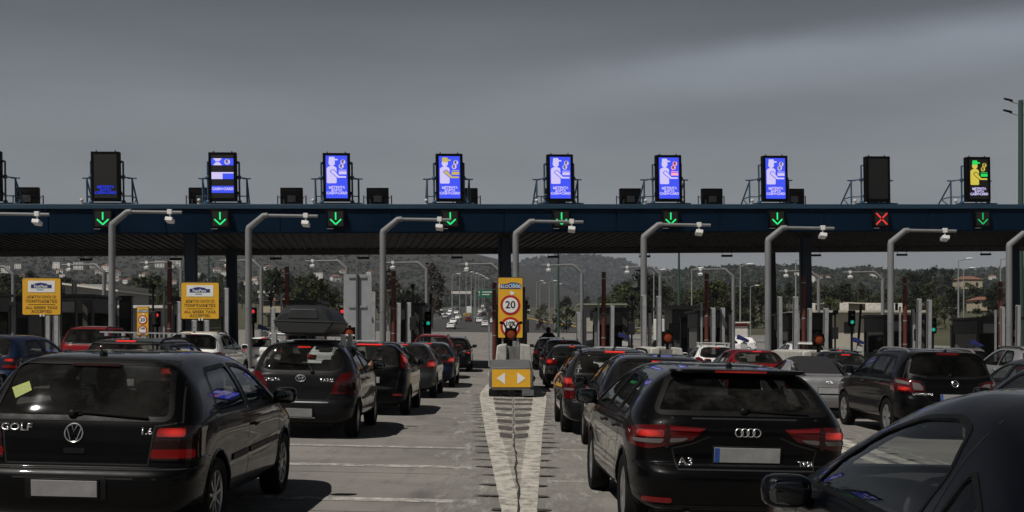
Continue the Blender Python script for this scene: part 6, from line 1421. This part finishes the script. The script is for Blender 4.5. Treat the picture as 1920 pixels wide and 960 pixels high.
FARC = [(845, 245, PWH, 0, 'white car driving away left of the motorway lanes, nearest one'), (910, 270, PWH, 0, 'white car driving away on the right lanes, nearest one'), (899, 305, PWH, 0, 'second white car driving away on the right lanes'), (907, 395, PDK, 0, 'dark car driving away beyond two white cars'), (878, 318, PRD, 0, 'dark red car driving away beside the median end'), (860, 345, PWH, 180, 'white car coming towards the median end'),
        (842, 400, PWH, 180, 'white oncoming car, right one of a pair'), (829, 405, PWH, 180, 'white oncoming car, left one of a pair'), (845, 470, PWH, 180, 'white oncoming car farther up the left lanes'), (827, 480, PWH, 180, 'white oncoming car at the far left lane'), (860, 520, PDK, 180, 'dark oncoming car far up the motorway'), (917, 470, PDK, 0, 'small dark car far up the right lanes'), (914, 560, PDK, 0, 'smallest dark car at the top of the motorway'), (989, 430, PDK, 0, 'dark car seen right of the central sign'), (990, 480, PWH, 0, 'white car seen right of the central sign'), (923, 400, PRD, 0, 'dark red car partly hidden behind the red brown post'), (851, 300, PWH, 180, 'white oncoming car close to the left road edge'), (836, 360, PSV, 180, 'silver oncoming car between white ones'), (856, 430, PWH, 180, 'white oncoming car by the median strip'), (893, 350, PSV, 0, 'silver car driving away in the middle lane'), (925, 300, PWH, 0, 'white car driving away half behind the red brown post'), (900, 450, PWH, 0, 'white car driving away far up the middle lane'), (905, 640, PWH, 180, 'white oncoming speck near the top of the climb')]
for px, Y, pm, yaw, lb in FARC:
    o = fp if first else copy_tree(fp); first = False; X = PX(px, Y); tag(o, lb, 'car', 'far cars on the climbing motorway'); swap(o, pm); place(o, X, Y, yaw)
for px, Y, yaw, pm, lb in ((1400, 92, 80, PWH, 'white car parked crosswise beyond the red hatchback'), (1420, 99, 80, PWH, 'second white car parked crosswise farther back'), (1185, 96, 70, PDK, 'dark car beyond the booth right of centre')):
    o = copy_tree(fp); tag(o, lb, 'car', 'cars parked beyond the booths'); swap(o, pm); place(o, PX(px, Y), Y, yaw)
# ------------------------------------------------------------------ the queue
K1 = paint('black', (.0022, .0022, .0026)); K2 = paint('ink_black', (.0025, .003, .005), dust=.02); G1 = paint('dark_grey', (.012, .012, .0135), .35, .3); G2 = paint('mid_grey', (.045, .046, .05), .35, .4); BL = paint('navy_blue', (.006, .009, .024)); BL2 = paint('dark_blue', (.009, .020, .055)); RD = paint('red', (.22, .012, .014)); RD2 = paint('wine_red', (.15, .008, .010)); WH = paint('white', (.80, .80, .79)); SV = paint('silver', (.52, .52, .53), .35, .3); BK3 = paint('faded_black', (.005, .005, .006), .4)
LT_ = mat('badge_silver', (.62, .62, .63), .25, .9, var=0)
# nearest lane on the left of the nose
golf = car('golf', K1, 'black three door hatchback nearest the camera on the left', -3.2, 8.45, -.7)
s_ = surf('hatchback'[:0] or 'hatchback') if 0 else SURF[TPL['golf'].name]
wires(s_, 'emblem', [(circ(.066, 28, -.03, .842), True), ([(-.083, .880), (-.053, .792), (-.03, .846), (-.007, .792), (.023, .880)], False), ([(-.053, .903), (-.03, .851), (-.007, .903)], False)], .0055, LT_, golf, .006)
letters(s_, 'GOLF', -.46, .875, .075, LT_, golf, 1.25, bold=.002); letters(s_, '1.6', .50, .862, .07, LT_, golf, 1.1, bold=.002)
o = patch(s_, 'window_sticker', [(-.575, 1.155), (-.455, 1.205), (-.415, 1.14), (-.52, 1.08)], 'R', .003, mat('sticker_lime', (.27, .32, .06), .6, var=.35, scale=40), golf, 0, .04)
yaris = car('yaris', G1, 'dark grey hatchback carrying a long roof box', -3.26, 17.8, .4); sy_ = SURF[TPL['yaris'].name]
wires(sy_, 'emblem', [(circ(.075, 28, 0, .93, .68), True), (circ(.028, 20, 0, .93, 1.75), True), (circ(.052, 20, 0, .95, .42), True)], .0065, LT_, yaris, .008)
letters(sy_, 'YARIS', .40, .905, .075, LT_, yaris, 1.1, bold=.002); letters(sy_, 'TOYOTA', -.46, .905, .065, LT_, yaris, 1.1, bold=.002)
for y in (.75, 1.55):
    m = MB(); zz = 1.60; m.tube([(-.62, y, zz), (.62, y, zz)], .022, 8)
    for s in (-1, 1): m.box(s*.55-.04, s*.55+.04, y-.04, y+.04, 1.42, zz+.02)
    m.build('roof_bar', mat('roof_bar_silver', (.55, .55, .55), .35, .6), yaris)
bx = thing('roof_box', 'matt black roof box strapped on the dark grey hatchback', 'roof box'); bx.matrix_world = yaris.matrix_basis @ Matrix.Translation((0, .2, 1.61)) @ Matrix.Scale(.92, 4)
def boxhull(z0, z1, wb, wt, L_, nose):
    m = MB(); n = 16; k = 20; vs = []
    for j in range(n+1):
        t = j/n; y = L_*t; f = (min(1, (t+.02)/.10)**.5 if t < .1 else 1)*(1 if t < .6 else 1-.55*((t-.6)/.4)**2); h = (min(1, .55+t*4.5) if t < .1 else 1)*(1 if t < .5 else 1-nose*((t-.5)/.5)**2)
        for i in range(k+1):
            a = math.pi*i/k; c, s = math.cos(a), math.sin(a); e = .45
            x = math.copysign(abs(c)**e, c); zz = abs(s)**e; ww = wb+(wt-wb)*zz; vs.append((x*ww*(.86+.14*f), y, z0+(z1-z0)*zz*h))
    fs = [(j*(k+1)+i, j*(k+1)+i+1, (j+1)*(k+1)+i+1, (j+1)*(k+1)+i) for j in range(n) for i in range(k)]
    fs += [tuple(range(k+1)), tuple(range(n*(k+1), (n+1)*(k+1)))[::-1]]+[(j*(k+1), (j+1)*(k+1), (j+1)*(k+1)+k, j*(k+1)+k) for j in range(n)]
    return m.add(vs, fs)
RBX = mat('roof_box_plastic', (.020, .021, .023), .5, var=.12, scale=30, bump=.15, bscale=160)
boxhull(.20, .49, .50, .40, 2.1, .45).build('lid', RBX, bx); q = boxhull(0, .20, -.0, 0, 2.1, .0); m = MB(); m.prism([(-.36, 0), (.36, 0), (.50, .17), (.50, .21), (-.50, .21), (-.50, .17)], lambda a, b, d: (a, d, b), .0, 1.9); m.build('base', RBX, bx, bevel=.03)
m = MB(); m.prism(rpoly([(-.26, .26), (.26, .26), (.23, .42), (-.23, .42)], .04), lambda a, b, d: (a, d, b), -.012, .05); m.build('rear_recess', mat('recess_plastic', (.03, .031, .033), .45), bx, bevel=.01)
m = MB(); m.prism([(-.505, .205), (.505, .205), (.505, .225), (-.505, .225)], lambda a, b, d: (a, d, b), -.01, 1.9); m.build('seam_trim', mat('seam_grey', (.05, .05, .05), .4), bx)
punto = car('punto', K1, 'black hatchback with high mounted lit tail lamps', -2.93, 23.4)
car('astra', G2, 'grey hatchback with one glowing lamp in left queue', -2.88, 30.3)
car('astra', BL, 'navy blue hatchback ahead of the grey one in left queue', -2.72, 37.0)
car('mpv', RD, 'red tall car with roof rails near the left lane booth', -3.1, 44.5)
car('suv', K2, 'black crossover stopped under the canopy in the left lane', -2.78, 52.5, name='crossover_car')
# lane right of the nose
a3 = car('a3', K1, 'black five door hatchback with long lit brake strip nearest right of centre', 1.84, 9.2, 2.0); sa = SURF[TPL['a3'].name]
wires(sa, 'emblem', [(circ(.031, 22, .02+.047*(i-1.5), .895), True) for i in range(4)], .0048, LT_, a3, .006)
m = MB(); m.box(-.21, .21, .268, .285, 1.365, 1.381); m.build('third_brake_light', lens('lit'), a3)
letters(sa, 'A3', -.47, .655, .085, LT_, a3, 1.25, bold=.002); letters(sa, 'TFSI', .49, .65, .05, LT_, a3, 1.35, bold=.002)
car('sedan', BK3, 'dark saloon hidden mostly behind the nearest right hatchback', 2.0, 14.5, .8)
est = car('estate', G1, 'dark blue grey estate car with an arm out of its window', 1.72, 19.5, .3)
car('giul', WH, 'white roofed hatchback hidden behind the estate car', 2.55, 28.5)
car('astra', K1, 'black hatchback with lit lamp ahead of the white roofed one', 1.97, 38, .2)
car('duster', K2, 'black crossover with roof rails in the right lane', 2.02, 45.5, name='crossover_car')
car('duster', K1, 'black crossover first in the right lane', 1.95, 57, name='crossover_car')
# lanes further right
qq = car('suv', K1, 'black crossover with silver roof rails and clear tail lamps', 7.66, 20.3, name='crossover_car'); sq = SURF[TPL['suv'].name]
wires(sq, 'emblem', [(circ(.052, 24, .06, .985), True), ([(-.01, .985), (.13, .985)], False)], .008, LT_, qq, .008); letters(sq, 'QASHQAI+2', -.50, .795, .06, LT_, qq, 1.1, bold=.002)
car('tt', SV, 'silver convertible with black soft top and clear plate', 6.98, 25.6); stt = SURF[TPL['tt'].name]
m = patch(stt, 'soft_top', rpoly([(-.52, 1.0), (.52, 1.0), (.52, 2.15), (-.52, 2.15)], .1), 'T', .006, fab(), TPL['tt'], .02, .07, holes=[])
m = patch(stt, 'soft_top', rpoly([(-.66, .97), (.66, .97), (.52, 1.32), (-.52, 1.32)], .1), 'R', .005, fab(), TPL['tt'], .01, .05, holes=[inset(rpoly([(-.40, 1.25), (.40, 1.25), (.48, 1.06), (-.48, 1.06)], .05), -.02)])
wires(stt, 'emblem', [(circ(.022, 20, .033*(i-1.5), .80), True) for i in range(4)], .0045, LT_, TPL['tt'], .006)
car('giul', RD2, 'wine red hatchback behind the silver convertible', 7.0, 33.0)
car('yaris', WH, 'white small car left of the wine red hatchback', 8.1, 46)
car('mpv', WH, 'white high car among posts right of the red one', 12.0, 47, name='people_carrier')
car('sedan', BL, 'navy saloon seen between convertible and crossover', 10.6, 36)
car('astra', K1, 'black hatchback roof behind the navy saloon', 13.6, 48)
car('sedan', G2, 'grey saloon beyond the black crossover at right', 10.55, 21)
car('mpv', SV, 'silver high car at the right edge', 15.2, 33, name='people_carrier')
car('suv', K2, 'black crossover far right with red lamp showing', 16.0, 40.5, name='crossover_car')
car('golf', BK3, 'black hatchback corner at right edge above the coupe roof', 7.3, 13.0)
for c in [c for c in C.objects if c.parent and c.parent.get('label') == 'black hatchback corner at right edge above the coupe roof' and c.name.split('.')[0] in ('emblem', 'lettering', 'window_sticker')]: bpy.data.objects.remove(c)
coupe = car('coupe', K2, 'black coupe close at the lower right with clear side window', 2.25, 2.85, .5)
# lanes further left
car('punto', K1, 'black hatchback cut off by the left edge', -6.2, 9.3)
g = car('estate', G2, 'grey estate car with bright roof bar beyond the nearest hatchback', -6.7, 19.8)
for y in (1.0, 1.9):
    m = MB(); m.box(-.68, .68, y-.03, y+.03, 1.555, 1.58)
    for s in (-1, 1): m.box(s*.56-.03, s*.56+.03, y-.04, y+.04, 1.50, 1.56)
    m.build('roof_bar', mat('roof_bar_silver', (.55, .55, .55)), g)
car('golf', BL2, 'dark blue hatchback at the left edge', -12.4, 27, -2)
for c in [c for c in C.objects if c.parent and c.parent.get('label') == 'dark blue hatchback at the left edge' and c.name.split('.')[0] in ('emblem', 'lettering', 'window_sticker')]: bpy.data.objects.remove(c)
car('mpv', RD, 'red minivan under the yellow tag sign on the left', -13.3, 36, name='people_carrier')
car('duster', WH, 'white crossover under the second yellow tag sign', -9.55, 34.5, name='crossover_car')
car('astra', WH, 'white hatchback ahead of the white crossover', -9.9, 46)
car('sedan', WH, 'white saloon half hidden behind the blank grey sign', -6.6, 42)
# ------------------------------------------------------------------ people
SKINM = mat('skin', (.36, .20, .14), .55, var=.08, scale=20); HAIR = mat('dark_hair', (.012, .010, .009), .7)
def person(name, label, J, E, rad, cloth, loc, rot, scale=1.0, hair=True, skinz=None, helmet=None, arm_skin=()):
    """one continuous skinned body; J joints, E edges, rad radii; faces near skin joints take skin"""
    me = bpy.data.meshes.new('person'); keys = list(J); ix = {k: i for i, k in enumerate(keys)}
    me.from_pydata([J[k] for k in keys], [(ix[a], ix[b]) for a, b in E], []); o = bpy.data.objects.new('person', me); C.objects.link(o)
    s = o.modifiers.new('s', 'SKIN'); s.use_smooth_shade = True
    for i, k in enumerate(keys):
        d = me.skin_vertices[0].data[i]; r = rad[k]; d.radius = r if isinstance(r, tuple) else (r, r); d.use_root = (k == 'pelvis')
    u = o.modifiers.new('u', 'SUBSURF'); u.levels = 2; u.render_levels = 2
    dg = bpy.context.evaluated_depsgraph_get(); m2 = bpy.data.meshes.new_from_object(o.evaluated_get(dg)); bpy.data.objects.remove(o)
    m2.materials.clear(); m2.materials.append(cloth); m2.materials.append(SKINM)
    sk = [Vector(J[k]) for k in keys if k in arm_skin or k in ('neck', 'head', 'crown', 'nose', 'chin', 'ear_l', 'ear_r') or k.startswith(('hand', 'f', 'thumb'))]; ck = [Vector(J[k]) for k in keys if Vector(J[k]) not in sk]
    for p in m2.polygons:
        c = p.center; p.material_index = 1 if min((c-q).length for q in sk) < min((c-q).length for q in ck) else 0
    m2.polygons.foreach_set('use_smooth', [True]*len(m2.polygons)); b = bpy.data.objects.new('body', m2); C.objects.link(b)
    r = thing(name, label, 'person', loc, rot); r.scale = (scale,)*3; b.parent = r; h = J['head']
    if helmet:
        m = MB(); m.sph((h[0], h[1]-.005, h[2]+.03), (.135, .155, .15), 10); m.build('helmet', helmet, r); m = MB(); m.sph((h[0], h[1]+.07, h[2]+.02), (.11, .10, .06), 8); m.build('visor', mat('visor_dark', (.01, .01, .01), .1, var=0), r)
    elif hair:
        m = MB(); m.sph((h[0], h[1]-.02, h[2]+.045), (.092, .105, .10), 8); m.build('hair', HAIR, r)
    return r
def hand(J, E, rad, wrist, pre, d, up, side):
    """palm with four curled fingers and a thumb leaving its side; d direction, up back of hand, side thumb side"""
    d, up, side = Vector(d).normalized(), Vector(up).normalized(), Vector(side).normalized(); w_ = Vector(J[wrist]); p = w_+d*.075
    J['hand_'+pre] = tuple(p); E.append((wrist, 'hand_'+pre)); rad['hand_'+pre] = (.036, .018)
    for i, ln in enumerate((.075, .083, .078, .06)):
        a = p+side*(.030-.02*i)+d*.012; k1 = a+d*ln*.45-up*.012; k2 = k1+d*ln*.3-up*.03; k3 = k2-up*.025-d*.004
        pr = 'hand_'+pre
        for q, v, r in (('a', a, .0095), ('b', k1, .009), ('c', k2, .0082), ('d', k3, .0072)):
            n = f'f{pre}{i}{q}'; J[n] = tuple(v); rad[n] = r; E.append((pr, n)); pr = n
    t1 = w_+d*.03+side*.035; t2 = t1+side*.025+d*.03-up*.01; t3 = t2+d*.025-up*.012
    pr = 'hand_'+pre
    for q, v, r in (('a', t1, .013), ('b', t2, .0105), ('c', t3, .009)): n = f'thumb{pre}{q}'; J[n] = tuple(v); rad[n] = r; E.append((wrist if q == 'a' else pr, n)); pr = n
def seated(arm=None):
    J = dict(pelvis=(0, 0, 0), belly=(0, -.03, .18), chest=(0, -.07, .38), collar=(0, -.09, .50), neck=(0, -.07, .57), head=(0, -.045, .68), crown=(0, -.05, .76), chin=(0, .015, .62), nose=(0, .062, .67), ear_l=(-.082, -.04, .67), ear_r=(.082, -.04, .67),
        sh_l=(-.17, -.09, .47), sh_r=(.17, -.09, .47), hip_l=(-.10, .06, -.02), hip_r=(.10, .06, -.02), knee_l=(-.14, .46, .10), knee_r=(.14, .46, .10), ank_l=(-.14, .74, -.20), ank_r=(.14, .74, -.20), toe_l=(-.14, .90, -.18), toe_r=(.14, .90, -.18))
    E = [('pelvis', 'belly'), ('belly', 'chest'), ('chest', 'collar'), ('collar', 'neck'), ('neck', 'head'), ('head', 'crown'), ('head', 'chin'), ('head', 'nose'), ('head', 'ear_l'), ('head', 'ear_r'), ('collar', 'sh_l'), ('collar', 'sh_r'), ('pelvis', 'hip_l'), ('pelvis', 'hip_r'), ('hip_l', 'knee_l'), ('hip_r', 'knee_r'), ('knee_l', 'ank_l'), ('knee_r', 'ank_r'), ('ank_l', 'toe_l'), ('ank_r', 'toe_r')]
    rad = dict(pelvis=(.16, .12), belly=(.15, .11), chest=(.16, .12), collar=(.10, .08), neck=.055, head=(.078, .095), crown=(.06, .07), chin=.045, nose=.016, ear_l=(.012, .026), ear_r=(.012, .026), sh_l=.062, sh_r=.062, hip_l=.09, hip_r=.09, knee_l=.06, knee_r=.06, ank_l=.042, ank_r=.042, toe_l=.035, toe_r=.035)
    for s, k in ((-1, 'l'), (1, 'r')):
        if arm and arm[0] == k: el, wr = arm[1], arm[2]
        else: el, wr = (s*.26, .12, .24), (s*.16, .38, .32)
        J['el_'+k] = el; J['wr_'+k] = wr; rad['el_'+k] = .042; rad['wr_'+k] = .029; E += [('sh_'+k, 'el_'+k), ('el_'+k, 'wr_'+k)]
    return J, E, rad
JN = mat('dark_clothing', (.015, .016, .02), .85, var=.15); BLU = mat('light_blue_shirt', (.12, .18, .24), .85, var=.1)
def driver(cr, x, y, z, label, cloth, arm=None, scale=1.0, askin=()):
    J, E, rad = seated(arm); 
    for k in 'lr':
        w_ = Vector(J['wr_'+k]); e = Vector(J['el_'+k]); d = w_-e; out = arm and arm[0] == k
        hand(J, E, rad, 'wr_'+k, k, d if not out else arm[3], (0, 0, 1), (1 if k == 'l' else -1, 0, 0) if not out else arm[4])
    r = person('person', label, J, E, rad, cloth, (0, 0, 0), (0, 0, 0), scale, arm_skin=askin)
    r.matrix_world = cr.matrix_basis @ Matrix.Translation((x, y, z)) @ Matrix.Scale(scale, 4); return r
driver(yaris, .38, 1.62, .56, 'passenger of the roof box car resting a bare forearm on the window sill', BLU, ('r', (.43, .12, .46), (.47, .33, .56), (.1, .7, .1), (0, .2, 1)), askin=('el_r', 'wr_r'))
driver(est, -.38, 1.95, .52, 'driver of the estate car with a bare arm hanging out of the window', JN, ('l', (-.47, .06, .47), (-.55, .13, .35), (-.1, .15, -.9), (0, 1, .1)), askin=('el_l', 'wr_l'))
driver(golf, -.36, 1.95, .46, 'driver sitting inside the nearest black hatchback', mat('teal_shirt', (.05, .16, .16), .85, var=.1))
driver(a3, -.36, 2.0, .48, 'driver sitting inside the black hatchback right of centre', JN)
# motorcyclist beyond the right lane cars
MX, MY = PX(1028, 63), 62.6; mg = zg(MX, MY); mc = thing('motorcycle', 'dark motorcycle ahead of the foremost black crossover', 'motorcycle', (MX, MY, mg))
for y in (0, 1.45):
    m = MB(); m.lathe([(.19, -.06), (.26, -.075), (.31, -.05), (.32, 0), (.31, .05), (.26, .075), (.19, .06)], 'x', (0, 0, 0), 28); q = m.build('wheel', rub(), mc); q.location = (0, y, .32); m = MB(); m.lathe([(.2, -.02), (.2, .02), (.03, .05), (.03, -.05), (.2, -.02)], 'x', (0, 0, 0), 20); m.build('rim', gal(), q)
m = MB(); m.sph((0, .85, .86), (.16, .32, .16), 8, .8); m.build('fuel_tank', K2, mc); m = MB(); m.sph((0, .25, .90), (.15, .42, .09), 8, .7); m.sph((0, -.22, .96), (.10, .2, .07), 6); m.build('seat', blk(), mc)
m = MB(); m.box(-.17, .17, .5, 1.0, .3, .72); m.tube([(0, 1.45, .32), (0, 1.15, 1.05)], .05, 8); m.tube([(0, 0, .32), (0, .5, .5)], .05, 8); m.tube([(-.38, 1.02, 1.10), (0, 1.15, 1.05), (.38, 1.02, 1.10)], .018, 8); m.build('frame', blk(), mc, bevel=.01)
m = MB(); m.sph((0, -.34, .86), (.07, .03, .04), 6); m.build('tail_light', lens('dim'), mc); m = MB(); m.tube([(.2, .6, .35), (.22, -.2, .42)], .05, 10); m.build('exhaust_pipe', gal(), mc)
for s in (-1, 1): m = MB(); m.sph((s*.42, 1.05, 1.28), (.07, .02, .045), 6); m.tube([(s*.3, 1.04, 1.1), (s*.40, 1.05, 1.25)], .008, 6); m.build('mirror', blk(), mc)
J, E, rad = seated(); J.update(knee_l=(-.24, .42, -.06), knee_r=(.24, .42, -.06), ank_l=(-.24, .15, -.42), ank_r=(.24, .15, -.42), toe_l=(-.24, .32, -.46), toe_r=(.24, .32, -.46), el_l=(-.36, .22, .28), el_r=(.36, .22, .28), wr_l=(-.36, .52, .20), wr_r=(.36, .52, .20))
for k in ('chest', 'collar', 'sh_l', 'sh_r', 'neck', 'head', 'crown', 'chin', 'nose', 'ear_l', 'ear_r'): x, y, z = J[k]; J[k] = (x, y+.10, z)
rad.update(chest=(.21, .15), collar=(.15, .12), sh_l=.10, sh_r=.10, el_l=.065, el_r=.065, belly=(.18, .14))
for k in 'lr': hand(J, E, rad, 'wr_'+k, k, (0, 1, -.1), (0, 0, 1), (1 if k == 'l' else -1, 0, 0))
person('person', 'motorcyclist in black jacket and dark helmet seen from behind', J, E, rad, mat('biker_jacket', (.006, .006, .007), .7), (MX, MY+.35, mg+1.2), (0, 0, 0), 1.12, helmet=mat('helmet_dark_red', (.06, .008, .008), .25, coat=.6, var=.05))
